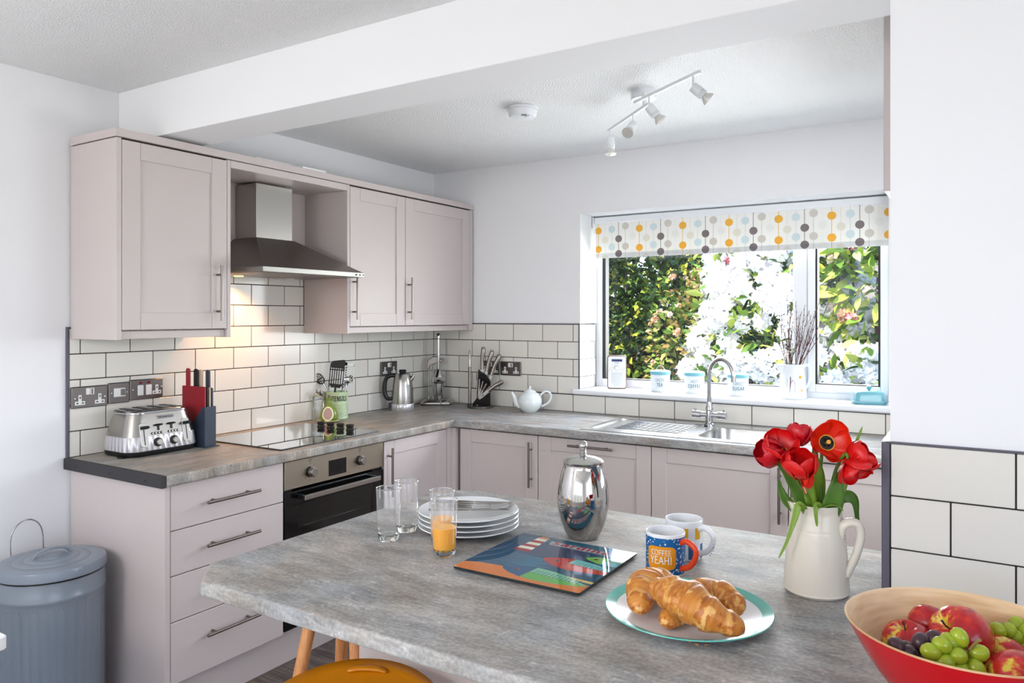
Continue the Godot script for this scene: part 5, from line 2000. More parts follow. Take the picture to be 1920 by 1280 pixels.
func glasses():
	var juice = mat("orange_juice", Color8(255, 178, 4), 0.25)
	juice.subsurf_scatter_enabled = true
	juice.subsurf_scatter_strength = 0.2
	var defs = [
		[Vector3(1.815, TOP, 2.51), 0.0, "empty clear tumbler, the nearer one of the empty pair"],
		[Vector3(1.803, TOP, 2.425), 0.0, "empty clear tumbler, the farther one of the empty pair"],
		[Vector3(2.009, TOP, 2.534), 0.066, "tumbler half filled with orange juice, nearest of the juice glasses"],
		[Vector3(1.947, TOP, 2.462), 0.062, "tumbler of orange juice partly hidden behind the nearer juice glass"]]
	for d in defs:
		var o = thing("tumbler", d[2], "glass", d[0], 0.0, "tall tumblers on the breakfast bar")
		own()
		var st = ns()
		# a straight thin-walled glass on a thick solid foot
		lathe(st, [Vector2(0.0277, 0.0165), Vector2(0.0315, 0.130), Vector2(0.0311, 0.1313), Vector2(0.0305, 0.130), Vector2(0.0266, 0.019)], 48)
		part("wall", st, M.thin_glass, o)
		st = ns()
		lathe(st, [Vector2(0.0300, 0.1295), Vector2(0.0316, 0.1295), Vector2(0.0318, 0.1308), Vector2(0.0311, 0.1318), Vector2(0.0302, 0.1308), Vector2(0.0300, 0.1295)], 48)
		part("rim", st, M.clear_glass, o)
		st = ns()
		lathe(st, [Vector2(0, 0.0), Vector2(0.0245, 0.0), Vector2(0.026, 0.002), Vector2(0.0277, 0.0165), Vector2(0.0262, 0.0175), Vector2(0.022, 0.0125), Vector2(0, 0.0115)], 12)
		part("foot", st, M.clear_glass, o)
		if d[1] > 0:
			st = ns()
			var h = d[1]
			var rw = lerpf(0.0262, 0.0302, (h - 0.019) / 0.111) + 0.0002
			lathe(st, [Vector2(0, 0.0120), Vector2(0.0222, 0.0130), Vector2(0.0264, 0.0190), Vector2(rw, h), Vector2(0, h - 0.0005)], 40)
			part("juice", st, juice, o, "orange juice")

func plates_and_cutlery():
	var china = mat("plate_white", Color8(236, 239, 241), 0.1)
	var c = Vector3(1.938, TOP, 2.335)
	for k in 4:
		var o = thing("plate", ["white side plate at the bottom of the stack of four", "white side plate, second from the bottom of the stack", "white side plate, third from the bottom of the stack", "white side plate on top of the stack, carrying the cutlery"][k], "plate", c + Vector3(0, k * 0.0125, 0), 0.0, "stack of white plates")
		own()
		var st = ns()
		lathe(st, [Vector2(0, 0.002), Vector2(0.05, 0.002), Vector2(0.052, 0.0), Vector2(0.060, 0.0), Vector2(0.064, 0.003), Vector2(0.092, 0.0065), Vector2(0.13, 0.0165), Vector2(0.1325, 0.0185), Vector2(0.131, 0.0205), Vector2(0.127, 0.0195), Vector2(0.088, 0.0095), Vector2(0.07, 0.0060), Vector2(0, 0.0055)], 56)
		part("body", st, china, o)
	var y = TOP + 3 * 0.0125 + 0.0205
	# cutlery laid across the rims; handles to the left, blades to the right
	var from = Vector3(1.845, y, 2.30)
	var dirv = (Vector3(2.035, y, 2.245) - Vector3(1.86, y, 2.335)).normalized()
	var side = Vector3(-dirv.z, 0, dirv.x)
	for k in 5:
		var knife = k != 2 and k != 3
		var o = thing("table_knife" if knife else "fork", ["table knife lying farthest back across the top plate", "second table knife from the back across the top plate", "fork lying in the middle of the cutlery on the top plate", "fork lying nearer the front of the top plate", "table knife lying nearest the front of the top plate"][k], "knife" if knife else "fork", Vector3(1.93, y, 2.30), 0.0, "table knives on the top plate" if knife else "forks on the top plate")
		var at = Vector3(1.938, y, 2.335) + side * (-0.055 + k * 0.021) + dirv * (0.006 + 0.004 * (k % 2))
		o.position = at
		X = Transform3D(Basis(dirv, Vector3.UP, side) * Basis(Vector3.UP, [0.0, 0.03, 0.06, 0.02, 0.12][k]), Vector3.ZERO)
		var st = ns()
		tube(st, [Vector3(-0.105, 0.004, 0), Vector3(-0.09, 0.0045, 0), Vector3(-0.02, 0.0035, 0), Vector3(0.0, 0.003, 0)], [0.005, 0.0065, 0.0045, 0.003], 10, 0.5, true, Vector3.UP)
		part("handle", st, M.handle, o)
		st = ns()
		if knife:
			tube(st, [Vector3(0.0, 0.003, 0), Vector3(0.01, 0.003, 0.001), Vector3(0.08, 0.003, 0.001), Vector3(0.1, 0.003, -0.001), Vector3(0.108, 0.003, -0.004)], [0.004, 0.0085, 0.0098, 0.008, 0.002], 10, 0.12, true, Vector3.UP)
			part("blade", st, M.steel, o)
		else:
			tube(st, [Vector3(0.0, 0.003, 0), Vector3(0.035, 0.002, 0), Vector3(0.05, 0.0022, 0)], [0.003, 0.008, 0.0105], 10, 0.15, true, Vector3.UP)
			for j in 4: tube(st, [Vector3(0.05, 0.0022, -0.0085 + j * 0.0057), Vector3(0.075, 0.005, -0.0085 + j * 0.0057), Vector3(0.098, 0.0105, -0.0085 + j * 0.0057)], [0.002, 0.0016, 0.001], 6, 0.8)
			part("tines", st, M.chrome, o)
		own()

# worktop saver of glass printed with a seaside design
func glass_board():
	var c = Vector3(2.2435, TOP, 2.4545)
	var o = thing("glass_board", "glass worktop saver printed with a seaside lighthouse and fish design", "board", c)
	own()
	for x in [-0.13, 0.13]:
		for z in [-0.12, 0.12]:
			var s2 = ns(); lathe(s2, [Vector2(0, 0), Vector2(0.006, 0), Vector2(0.006, 0.003), Vector2(0, 0.003)], 14, Vector3(x, 0, z)); part("foot", s2, M.white_plastic, o)
	var st = ns()
	X = Transform3D(Basis(Vector3(1, 0, 0), Vector3(0, 0, -1), Vector3(0, 1, 0)), Vector3.ZERO)
	extrude(st, round_rect(0.314, 0.303, 0.006, 4), 0.003, 0.0078, 0.0007, true)
	own()
	part("edge", st, mat("board_edge", Color8(38, 46, 46), 0.15), o)
	st = ns()
	st.set_smooth_group(FLAT)
	var a = Vector3(-0.1562, 0.00795, -0.1507); var b = Vector3(0.1562, 0.00795, -0.1507); var d = Vector3(-0.1562, 0.00795, 0.1507); var e = Vector3(0.1562, 0.00795, 0.1507)
	tri_uv(st, d, e, b, Vector2(0, 1), Vector2(1, 1), Vector2(1, 0)); tri_uv(st, d, b, a, Vector2(0, 1), Vector2(1, 0), Vector2(0, 0))
	var m = mat("board_print", Color(1, 1, 1), 0.03)
	m.albedo_texture = texture(board_image(512))
	m.metallic_specular = 0.42
	part("print", st, m, o)
	var t = lettering("lettering", "Sardine", 0.026, 0.0003, mat("print_red", Color8(150, 40, 62), 0.05), o, Transform3D(Basis(Vector3(1, 0, 0), Vector3(0, 0, -1), Vector3(0, 1, 0)) * Basis(Vector3(0, 0, 1), -0.06), Vector3(0.03, 0.0082, -0.112)), 1.2, true)

func poly_fill(img: Image, pts, c, soft := 0.0):
	var p := PackedVector2Array(pts)
	var lo = p[0]; var hi = p[0]
	for q in p: lo = lo.min(q); hi = hi.max(q)
	for y in range(maxi(0, int(lo.y)), mini(img.get_height(), int(hi.y) + 1)):
		for x in range(maxi(0, int(lo.x)), mini(img.get_width(), int(hi.x) + 1)):
			if Geometry2D.is_point_in_polygon(Vector2(x + 0.5, y + 0.5), p):
				img.set_pixel(x, y, c if soft <= 0.0 else img.get_pixel(x, y).lerp(c, soft))

func fish(img, c: Vector2, w, h, turn, body, back, head, eye):
	var outline := []; var top := []; var face := []
	for k in 41:
		var t = float(k) / 40
		var y = h / 2 * pow(sin(PI * pow(t, 0.8)), 0.8)
		outline.append(c + Vector2((t - 0.5) * w, -y).rotated(turn))
		top.append(c + Vector2((t - 0.5) * w, -y).rotated(turn))
		if k <= 13: face.append(c + Vector2((t - 0.5) * w, -y).rotated(turn))
	for k in 41:
		var t = 1.0 - float(k) / 40
		var y = h / 2 * pow(sin(PI * pow(t, 0.8)), 0.8)
		outline.append(c + Vector2((t - 0.5) * w, y).rotated(turn))
		top.append(c + Vector2((t - 0.5) * w, -y * 0.1).rotated(turn))
		if t <= 0.33: face.append(c + Vector2((t - 0.5) * w, y).rotated(turn))
	poly_fill(img, outline, body)
	poly_fill(img, top, back)
	poly_fill(img, face, head)
	for k in 36:
		var q = c + Vector2(w * (-0.12 + 0.045 * (k % 12)), h * (-0.28 + 0.11 * (k / 12))).rotated(turn)
		disc(img, q.x, q.y, 5, 3, Color8(24, 84, 110))
	var e = c + Vector2(-w * 0.33, -h * 0.03).rotated(turn)
	disc(img, e.x, e.y, 12, 9, Color8(140, 90, 80)); disc(img, e.x, e.y, 8, 6, eye)

func board_image(n):
	var img := Image.create(n, n, false, Image.FORMAT_RGB8)
	for y in n:
		for x in n:
			img.set_pixel(x, y, Color8(24, 58, 90).lerp(Color8(10, 88, 116), float(x + y) / (2 * n)))
	poly_fill(img, [Vector2(0, 60), Vector2(160, 0), Vector2(512, 0), Vector2(512, 60), Vector2(300, 80)], Color8(44, 100, 116), 0.7)
	# slate headland, striped lighthouse, pale banner
	poly_fill(img, [Vector2(130, 220), Vector2(170, 110), Vector2(260, 70), Vector2(400, 120), Vector2(440, 230), Vector2(250, 250)], Color8(52, 66, 92))
	var k := 0
	for s in 6:
		var y0 = 215 - s * 30
		poly_fill(img, [Vector2(78 + s * 2, y0), Vector2(150 - s * 2, y0), Vector2(148 - s * 2, y0 - 30), Vector2(80 + s * 2, y0 - 30)], Color8(150, 38, 48) if s % 2 == 0 else Color8(226, 220, 196))
	poly_fill(img, [Vector2(86, 35), Vector2(142, 35), Vector2(132, 8), Vector2(98, 8)], Color8(198, 128, 62))
	poly_fill(img, [Vector2(160, 40), Vector2(500, 62), Vector2(505, 100), Vector2(170, 88)], Color8(186, 190, 186), 0.75)
	# light on the water
	for s in 30:
		var y0 = 250 + s * 5
		var x0 = 60 + (s * 37) % 90
		poly_fill(img, [Vector2(x0, y0), Vector2(x0 + 130 + (s * 53) % 120, y0 + 3), Vector2(x0 + 130, y0 + 5)], Color8(88, 176, 196), 0.55)
	# sand along the front
	poly_fill(img, [Vector2(0, 440), Vector2(60, 420), Vector2(260, 400), Vector2(512, 430), Vector2(512, 512), Vector2(0, 512)], Color8(206, 116, 46))
	poly_fill(img, [Vector2(150, 418), Vector2(300, 380), Vector2(512, 392), Vector2(512, 412), Vector2(300, 402)], Color8(214, 190, 112))
	fish(img, Vector2(400, 265), 330, 120, 0.10, Color8(190, 70, 52), Color8(110, 190, 186), Color8(176, 52, 52), Color8(40, 30, 30))
	fish(img, Vector2(490, 165), 240, 80, 0.06, Color8(90, 170, 180), Color8(104, 176, 84), Color8(110, 180, 74), Color8(50, 34, 30))
	fish(img, Vector2(330, 425), 360, 120, 0.10, Color8(96, 170, 84), Color8(120, 188, 150), Color8(26, 84, 124), Color8(70, 40, 34))
	return img

func coffee_pot():
	var o = thing("coffee_pot", "polished barrel-shaped steel coffee pot with a ball knob on its domed lid", "coffee pot", Vector3(2.222, TOP, 2.231), YAW)
	own()
	var mirror = mat("mirror_steel", Color8(190, 187, 185), 0.035, 1.0)
	var st = ns()
	lathe(st, [Vector2(0, 0), Vector2(0.036, 0.0), Vector2(0.0395, 0.002), Vector2(0.05, 0.022), Vector2(0.0605, 0.052), Vector2(0.0658, 0.082), Vector2(0.0665, 0.1), Vector2(0.064, 0.128), Vector2(0.0585, 0.156), Vector2(0.0525, 0.176), Vector2(0.0495, 0.186), Vector2(0.0505, 0.190), Vector2(0.048, 0.191), Vector2(0, 0.19)], 64)
	part("body", st, mirror, o)
	st = ns()
	loft(st, [[Vector3(0.012, 0.188, 0.046), Vector3(0.038, 0.188, 0.028), Vector3(0.040, 0.152, 0.042), Vector3(0.034, 0.150, 0.048)], [Vector3(0.028, 0.190, 0.056), Vector3(0.040, 0.190, 0.048), Vector3(0.040, 0.170, 0.05), Vector3(0.035, 0.169, 0.053)]], true, true, false)
	part("spout", st, mirror, o)
	st = ns()
	lathe(st, [Vector2(0.051, 0.191), Vector2(0.052, 0.194), Vector2(0.047, 0.199), Vector2(0.03, 0.205), Vector2(0.012, 0.208), Vector2(0, 0.208)], 48)
	var lid = part("lid", st, mat("satin_steel", Color8(205, 205, 200), 0.2, 1.0), o)
	st = ns()
	lathe(st, [Vector2(0.008, 0.207), Vector2(0.010, 0.209), Vector2(0.0075, 0.213), Vector2(0.009, 0.217), Vector2(0.0065, 0.221), Vector2(0.0105, 0.227), Vector2(0.0118, 0.234), Vector2(0.0095, 0.241), Vector2(0.004, 0.2455), Vector2(0, 0.246)], 28)
	part("knob", st, mirror, lid)

# a mug: outside print from a picture, white inside
func mug_body(o, img, white):
	var st = ns()
	var wall = mat("mug_print_%s" % o.name, Color(1, 1, 1), 0.12)
	wall.albedo_texture = texture(img)
	lathe(st, [Vector2(0.0415, 0.003), Vector2(0.043, 0.006), Vector2(0.043, 0.083)], 48)
	part("body", st, wall, o)
	st = ns()
	lathe(st, [Vector2(0, 0.001), Vector2(0.036, 0.001), Vector2(0.0372, 0.0), Vector2(0.0395, 0.0), Vector2(0.0415, 0.003)], 48)
	lathe(st, [Vector2(0.043, 0.083), Vector2(0.0431, 0.089), Vector2(0.042, 0.0905), Vector2(0.0402, 0.089), Vector2(0.0392, 0.006), Vector2(0, 0.005)], 48)
	part("inside", st, white, o, "white glazed inside and rim")

func mugs():
	var white = mat("mug_white", Color8(240, 241, 243), 0.1)
	var o = thing("mug", "blue white-spotted mug with an orange patch reading COFFEE YEAH! and a red handle", "mug", Vector3(2.492, TOP, 2.365), 0.12)
	own()
	var img := Image.create(512, 160, false, Image.FORMAT_RGB8)
	img.fill(Color8(18, 96, 158))
	for k in 330:
		var x = rng.randf_range(0, 512); var y = rng.randf_range(0, 160)
		var r = rng.randf_range(1.6, 3.6)
		disc(img, x, y, r, r, Color8(240, 244, 248))
	# the middle of the patch faces local +z: u = 1 - 1/4
	var cx := 512 * 0.75
	for y in 160:
		for x in 512:
			var dx = absf(x - cx) / 64.0
			var dy = absf(y - 84) / 50.0
			if pow(dx, 5) + pow(dy, 5) < 1.0: img.set_pixel(x, y, Color8(236, 152, 28))
	mug_body(o, img, white)
	wrap_text("COFFEE", 0.0432, 0.052, 0.0115, 0.0, white, o, false, 0.84)
	wrap_text("YEAH!", 0.0432, 0.0355, 0.0155, 0.0, white, o, false, 0.88)
	var red = mat("handle_red", Color8(222, 66, 26), 0.1)
	var st = ns()
	tube(st, curve([Vector3(0.041, 0.072, 0), Vector3(0.058, 0.078, 0), Vector3(0.079, 0.066, 0), Vector3(0.078, 0.045, 0), Vector3(0.064, 0.026, 0), Vector3(0.041, 0.016, 0)], 6), 0.0056, 12, 1.15)
	var h = part("handle", st, red, o, "glossy red handle")
	h.rotation.y = -0.42
	o = thing("mug", "white mug with yellow and blue blocks and a speckled handle, behind the blue mug", "mug", Vector3(2.492, TOP, 2.243), 0.12)
	own()
	img = Image.create(512, 160, false, Image.FORMAT_RGB8)
	img.fill(Color8(238, 239, 241))
	for k in 8:
		var x0 = k * 64
		poly_fill(img, [Vector2(x0 + 4, 14), Vector2(x0 + 36, 14), Vector2(x0 + 36, 66), Vector2(x0 + 4, 66)], Color8(238, 178, 30))
		poly_fill(img, [Vector2(x0 + 36, 90), Vector2(x0 + 62, 90), Vector2(x0 + 62, 156), Vector2(x0 + 36, 156)], Color8(40, 92, 142))
	mug_body(o, img, white)
	st = ns()
	tube(st, curve([Vector3(0.041, 0.072, 0), Vector3(0.058, 0.078, 0), Vector3(0.079, 0.066, 0), Vector3(0.078, 0.045, 0), Vector3(0.064, 0.026, 0), Vector3(0.041, 0.016, 0)], 6), 0.0056, 12, 1.15)
	h = part("handle", st, white, o, "white handle with dark specks")
	h.rotation.y = -0.42
	for k in 9:
		st = ns()
		var a = -0.9 + k * 0.24
		lathe(st, [Vector2(0, -0.0016), Vector2(0.0016, 0), Vector2(0, 0.0016)], 8, Vector3(0.0555 + cos(a) * 0.029, 0.046 + sin(a) * 0.034, 0.0035 if k % 2 else 0.002))
		part("speck", st, M.black, h)
	st = ns()
	extrude(st, [Vector2(0.011, 0.0755), Vector2(0.016, 0.0755), Vector2(0.0155, 0.085), Vector2(0.0135, 0.087), Vector2(0.0125, 0.083)], -0.0005, 0.0005)
	var pm = part("motif", st, mat("motif", Color8(60, 62, 70), 0.4), o)
	pm.position = Vector3(0.0105, 0.0, -0.0352)

func croissant_plate():
	var c = Vector3(2.616, TOP, 2.578)
	var o = thing("plate", "large white plate with a wide turquoise rim holding the croissants", "plate", c)
	own()
	var st = ns()
	lathe(st, [Vector2(0, 0.002), Vector2(0.09, 0.002), Vector2(0.092, 0.0), Vector2(0.098, 0.0), Vector2(0.102, 0.003), Vector2(0.135, 0.010), Vector2(0.152, 0.0155)], 72)
	part("underside", st, M.white_gloss, o)
	st = ns()
	lathe(st, [Vector2(0.1335, 0.0122), Vector2(0.11, 0.0075), Vector2(0.09, 0.0055), Vector2(0, 0.0055)], 72)
	part("well", st, mat("plate_well", Color8(236, 236, 240), 0.16), o)
	st = ns()
	lathe(st, [Vector2(0.151, 0.0150), Vector2(0.1545, 0.0165), Vector2(0.1535, 0.0185), Vector2(0.150, 0.0175), Vector2(0.1334, 0.0121)], 72)
	part("rim", st, mat("turquoise", Color8(96, 186, 172), 0.14), o, "turquoise rim")
	# croissants: bent rolls in rising and falling layers
	var crust = mat("crust", Color(1, 1, 1), 0.42)
	crust.albedo_texture = texture(crust_image(256, 512))
	var y0 = TOP + 0.0058
	var make = func(label, path, fat):
		var cr = thing("croissant", label, "croissant", Vector3(path[path.size() / 2].x, y0, path[path.size() / 2].z), 0.0, "croissants on the turquoise-rimmed plate")
		world_of(cr)
		var s3 = ns()
		var pts = curve(path, 12)
		var n = pts.size()
		var rings := []
		for i in n:
			var t = float(i) / (n - 1)
			var e = sin(PI * clampf(t * 0.94 + 0.03, 0, 1))
			# each wrapped layer ends in a step
			var layer = t * 6.0
			var fr = layer - floorf(layer)
			if t > 0.5: fr = 1.0 - fr
			var r = fat * (0.40 + 0.64 * pow(e, 1.5)) * (0.90 + 0.14 * smoothstep(0.0, 0.85, fr))
			var from_end = minf(t, 1.0 - t) / 0.1
			if from_end < 1.0: r *= sqrt(maxf(1.0 - pow(1.0 - from_end, 2.0), 0.01))
			var tang = (pts[mini(i + 1, n - 1)] - pts[maxi(i - 1, 0)]).normalized()
			var sd = Vector3.UP.cross(tang).normalized()
			var up = tang.cross(sd)
			var ring := []
			for k in 28:
				var a = TAU * k / 28
				var wob = 1.0 + 0.035 * sin(3 * a + t * 11.0) + 0.02 * sin(7 * a - t * 23.0)
				ring.append(pts[i] + sd * cos(a) * r * 1.06 * wob + up * sin(a) * r * 0.88 * wob)
			rings.append(ring)
		loft(s3, rings, true, true)
		for p in 3: pass
		part("crust", s3, crust, cr)
		own()
	var b = func(x, h, z): return Vector3(x, y0 + h, z)
	make.call("croissant at the back right, its dark tip poking out beneath the front one", [b.call(2.712, 0.024, 2.592), b.call(2.690, 0.030, 2.553), b.call(2.650, 0.031, 2.545), b.call(2.622, 0.026, 2.585), b.call(2.614, 0.019, 2.640), b.call(2.612, 0.015, 2.690)], 0.033)
	make.call("croissant at the left of the plate with its arm curling towards the front edge", [b.call(2.588, 0.024, 2.538), b.call(2.556, 0.033, 2.540), b.call(2.538, 0.036, 2.575), b.call(2.541, 0.033, 2.625), b.call(2.558, 0.020, 2.672)], 0.034)
	make.call("long croissant lying across the front of the plate on top of the others", [b.call(2.566, 0.054, 2.640), b.call(2.602, 0.061, 2.652), b.call(2.650, 0.056, 2.672), b.call(2.70, 0.041, 2.676), b.call(2.742, 0.022, 2.655)], 0.036)
	# crumbs
	for p in [Vector3(2.676, 0.001, 2.708), Vector3(2.662, 0.001, 2.704), Vector3(2.690, 0.001, 2.702)]:
		st = ns()
		var which = "middle" if p.x > 2.67 and p.x < 2.68 else ("left-hand" if p.x < 2.67 else "right-hand")
		var cr = thing("crumb", "tiny pale croissant flake on the plate in front, the %s one of three" % which, "crumb", Vector3(p.x, y0 + p.y, p.z), rng.randf() * 3, "croissant flakes on the plate")
		own()
		box(st, Vector3(0, 0.0007, 0), Vector3(0.006, 0.0016, 0.003), 0.0006)
		part("flake", st, crust, cr)

# u runs round the roll, v along it: browned ridges and pale folds
func crust_image(w, h):
	var a = noise_image(w, h, 0.02, 71, 4, 20.0).get_data()
	var b = streaked(w, h, 8, 0.05, 72, 4).get_data()
	var out := PackedByteArray()
	out.resize(w * h * 3)
	var dark = Color8(158, 82, 24); var mid = Color8(208, 132, 52); var pale = Color8(234, 186, 112)
	for y in h:
		for x in w:
			var i = y * w + x
			var t = float(y) / h
			var layer = t * 6.0 + (a[i] - 128) / 170.0
			var fr = layer - floorf(layer)
			if t > 0.5: fr = 1.0 - fr
			var g = 0.2 + fr * 0.5 + (a[i] - 128) / 250.0 + (b[i] - 128) / 480.0
			var c = pale.lerp(mid, clampf(g * 2.2, 0, 1)) if g < 0.45 else mid.lerp(dark, clampf((g - 0.45) * 1.5, 0, 1))
			out[i * 3] = c.r8; out[i * 3 + 1] = c.g8; out[i * 3 + 2] = c.b8
	return Image.create_from_data(w, h, false, Image.FORMAT_RGB8, out)

# ---------------------------------------------------------------- cream jug of tulips
func flowers():
	var c = Vector3(2.797, TOP, 2.314)
	var o = thing("cream_jug", "cream stoneware jug with fine ridges and a big looped handle, holding red tulips", "jug", c, YAW)
	own()
	var m = mat("cream", Color8(226, 218, 203), 0.16)
	var st = ns()
	var prof := [Vector2(0, 0.0), Vector2(0.058, 0.0), Vector2(0.0615, 0.003)]
	var n := 46
	for k in n:
		var t = float(k) / (n - 1)
		var y = 0.006 + t * 0.158
		var r = lerpf(0.0635, 0.0490, pow(t, 0.9)) + 0.0028 * sin(PI * t)
		if t < 0.78: r += 0.0005 if k % 2 == 0 else -0.0005
		prof.append(Vector2(r, y))
	prof += [Vector2(0.0492, 0.17), Vector2(0.0518, 0.181), Vector2(0.0508, 0.1825), Vector2(0.0478, 0.172), Vector2(0.05, 0.05), Vector2(0.05, 0.01), Vector2(0, 0.008)]
	lathe(st, prof, 48)
	part("body", st, m, o)
	st = ns()
	tube(st, curve([Vector3(0.034, 0.122, 0.034), Vector3(0.036, 0.142, 0.040), Vector3(0.048, 0.153, 0.046), Vector3(0.064, 0.148, 0.048), Vector3(0.070, 0.125, 0.046), Vector3(0.063, 0.088, 0.042), Vector3(0.050, 0.056, 0.038), Vector3(0.046, 0.044, 0.036)], 6), 0.0102, 14, 0.8)
	part("handle", st, m, o)
	st = ns()
	loft(st, [[Vector3(-0.044, 0.180, 0.020), Vector3(-0.044, 0.180, -0.020), Vector3(-0.046, 0.155, -0.008), Vector3(-0.042, 0.155, 0.008)], [Vector3(-0.058, 0.184, 0.006), Vector3(-0.058, 0.184, -0.006), Vector3(-0.056, 0.178, -0.004), Vector3(-0.056, 0.178, 0.004)]], true, true, true)
	part("spout", st, m, o)
	own()
	var mouth = c + Vector3(0, 0.175, 0)
	var red = leafy("petal_red", Color8(224, 16, 18), 0.35, Color(0.5, 0.03, 0.02))
	var flame = leafy("petal_flame", Color8(238, 40, 12), 0.35, Color(0.6, 0.06, 0.02))
	var deep = leafy("petal_deep", Color8(200, 10, 30), 0.35, Color(0.45, 0.02, 0.03))
	var stem = mat("stem_green", Color8(98, 132, 42), 0.45)
	# head centre, way it faces, openness, size, shade, label
	var R = Vector3(0.848, 0, -0.530); var N = Vector3(0.530, 0, 0.848)
	var defs = [
		[Vector3(2.728, 1.198, 2.392), -R * 0.9 + Vector3(0, 0.28, 0) + N * 0.15, 0.10, 0.054, deep, "red tulip drooping farthest left, petals closed"],
		[Vector3(2.744, 1.214, 2.392), Vector3(0, 0.75, 0) - R * 0.1 + N * 0.6, 0.42, 0.050, red, "red tulip open at the top left of the bunch"],
		[Vector3(2.785, 1.182, 2.420), Vector3(0, 0.8, 0) + N * 0.45 - R * 0.08, 0.16, 0.056, red, "biggest red tulip, front left of the bunch, rounded and half closed"],
		[Vector3(2.772, 1.232, 2.355), Vector3(0, 0.9, 0) + R * 0.2, 0.15, 0.044, deep, "dark red tulip standing behind the big front left one"],
		[Vector3(2.800, 1.168, 2.398), R * 0.75 + N * 0.5 + Vector3(0, -0.2, 0), 0.75, 0.042, flame, "orange-red tulip hanging low and wide open beside the big one"],
		[Vector3(2.826, 1.222, 2.330), N * 0.85 + Vector3(0, 0.3, 0), 0.55, 0.053, flame, "wide open red tulip at the top middle showing its black heart"],
		[Vector3(2.880, 1.192, 2.322), Vector3(0, 0.55, 0) + R * 0.55 + N * 0.25, 0.30, 0.053, red, "red tulip at the top right of the bunch"],
		[Vector3(2.872, 1.172, 2.345), Vector3(0, -0.75, 0) + R * 0.25 + N * 0.5, 0.45, 0.050, red, "red tulip hanging down at the right of the bunch"]]
	for k in defs.size():
		var d = defs[k]
		var tl = thing("tulip", d[5], "tulip", c + Vector3(0, 0.012, 0), 0.0, "red tulips in the cream jug")
		world_of(tl)
		var axis = d[1].normalized()
		var base = d[0] - axis * d[3] * 0.45
		tulip_head(tl, base, axis, d[2], d[3], d[4])
		st = ns()
		var foot = c + Vector3(rng.randf_range(-0.02, 0.02), 0.02, rng.randf_range(-0.02, 0.02))
		var lip = mouth + (d[0] - mouth) * Vector3(0.32, 0.1, 0.32)
		lip = Vector3(clampf(lip.x, mouth.x - 0.03, mouth.x + 0.03), mouth.y, clampf(lip.z, mouth.z - 0.03, mouth.z + 0.03))
		tube(st, curve([foot, lip, (lip + base) / 2 - axis * 0.012 + Vector3(0, 0.012, 0), base - axis * 0.012, base + axis * 0.002], 5), 0.0034, 8)
		part("stem", st, stem, tl)
		own()
	# leaves, each its own blade
	var leaf = leafy("tulip_leaf", Color8(90, 130, 50), 0.42, Color(0.16, 0.28, 0.05))
	var leaf2 = leafy("tulip_leaf_light", Color8(128, 160, 54), 0.42, Color(0.25, 0.36, 0.06))
	var W = func(u, v, w): return mouth + R * u + Vector3.UP * v + N * w
	var leaves = [
		[[W.call(-0.02, -0.03, 0.012), W.call(-0.045, 0.03, 0.02), W.call(-0.075, 0.075, 0.03), W.call(-0.098, 0.105, 0.03)], 0.0135, leaf, N, "broad leaf sloping left up to the drooping tulip"],
		[[W.call(-0.012, -0.03, 0.02), W.call(-0.03, 0.04, 0.035), W.call(-0.045, 0.085, 0.04), W.call(-0.052, 0.11, 0.04)], 0.012, leaf2, N, "light green leaf under the big front left tulip"],
		[[W.call(-0.03, -0.01, 0.03), W.call(-0.05, 0.012, 0.04), W.call(-0.060, -0.015, 0.042), W.call(-0.074, -0.06, 0.04), W.call(-0.09, -0.098, 0.035)], 0.0075, leaf2, N - R * 0.5, "narrow leaf trailing down outside the jug on the left"],
		[[W.call(-0.005, -0.02, 0.03), W.call(-0.018, 0.012, 0.05), W.call(-0.025, 0.004, 0.058), W.call(-0.022, -0.028, 0.058)], 0.0085, leaf2, N, "short bright leaf folding over the front rim"],
		[[W.call(0.006, -0.03, 0.025), W.call(0.014, 0.02, 0.045), W.call(0.02, 0.062, 0.052), W.call(0.035, 0.078, 0.04)], 0.021, leaf, N, "broad dark leaf at the centre front"],
		[[W.call(0.0, -0.03, -0.0), W.call(0.002, 0.05, 0.005), W.call(-0.006, 0.1, 0.008), W.call(-0.008, 0.135, 0.01)], 0.0135, leaf2, N, "tall leaf under the wide open top tulip"],
		[[W.call(0.015, -0.03, 0.01), W.call(0.03, 0.04, 0.02), W.call(0.055, 0.085, 0.022), W.call(0.078, 0.11, 0.01)], 0.011, leaf, N, "long leaf leaning right behind the hanging tulip"],
		[[W.call(0.02, -0.03, 0.02), W.call(0.03, 0.02, 0.03), W.call(0.045, 0.06, 0.03), W.call(0.06, 0.10, 0.02), W.call(0.088, 0.165, 0.015)], 0.0095, leaf2, N, "upright pointed leaf rising past the right tulips"],
		[[W.call(0.025, -0.02, 0.0), W.call(0.05, 0.018, 0.004), W.call(0.075, 0.012, 0.002), W.call(0.085, -0.03, -0.004), W.call(0.092, -0.075, -0.006)], 0.013, leaf, N + R * 0.4, "broad leaf arching over the right of the jug"],
		[[W.call(-0.03, -0.02, -0.01), W.call(-0.06, 0.01, -0.01), W.call(-0.07, 0.035, -0.012), W.call(-0.072, 0.05, -0.012)], 0.0095, leaf, N, "short dark leaf low at the back left"],
		[[W.call(-0.005, -0.02, 0.032), W.call(0.0, 0.008, 0.046), W.call(0.02, 0.012, 0.05), W.call(0.035, -0.0, 0.046)], 0.009, leaf2, Vector3.UP, "small leaf lying along the rim at the front"]]
	for L in leaves:
		var t = thing("tulip_leaf", L[4], "leaf", c + Vector3(0, 0.012, 0), 0.0, "tulip leaves in the cream jug")
		world_of(t)
		st = ns()
		blade(st, curve(L[0], 6), L[1], L[3].normalized())
		part("blade", st, L[2], t)
		own()

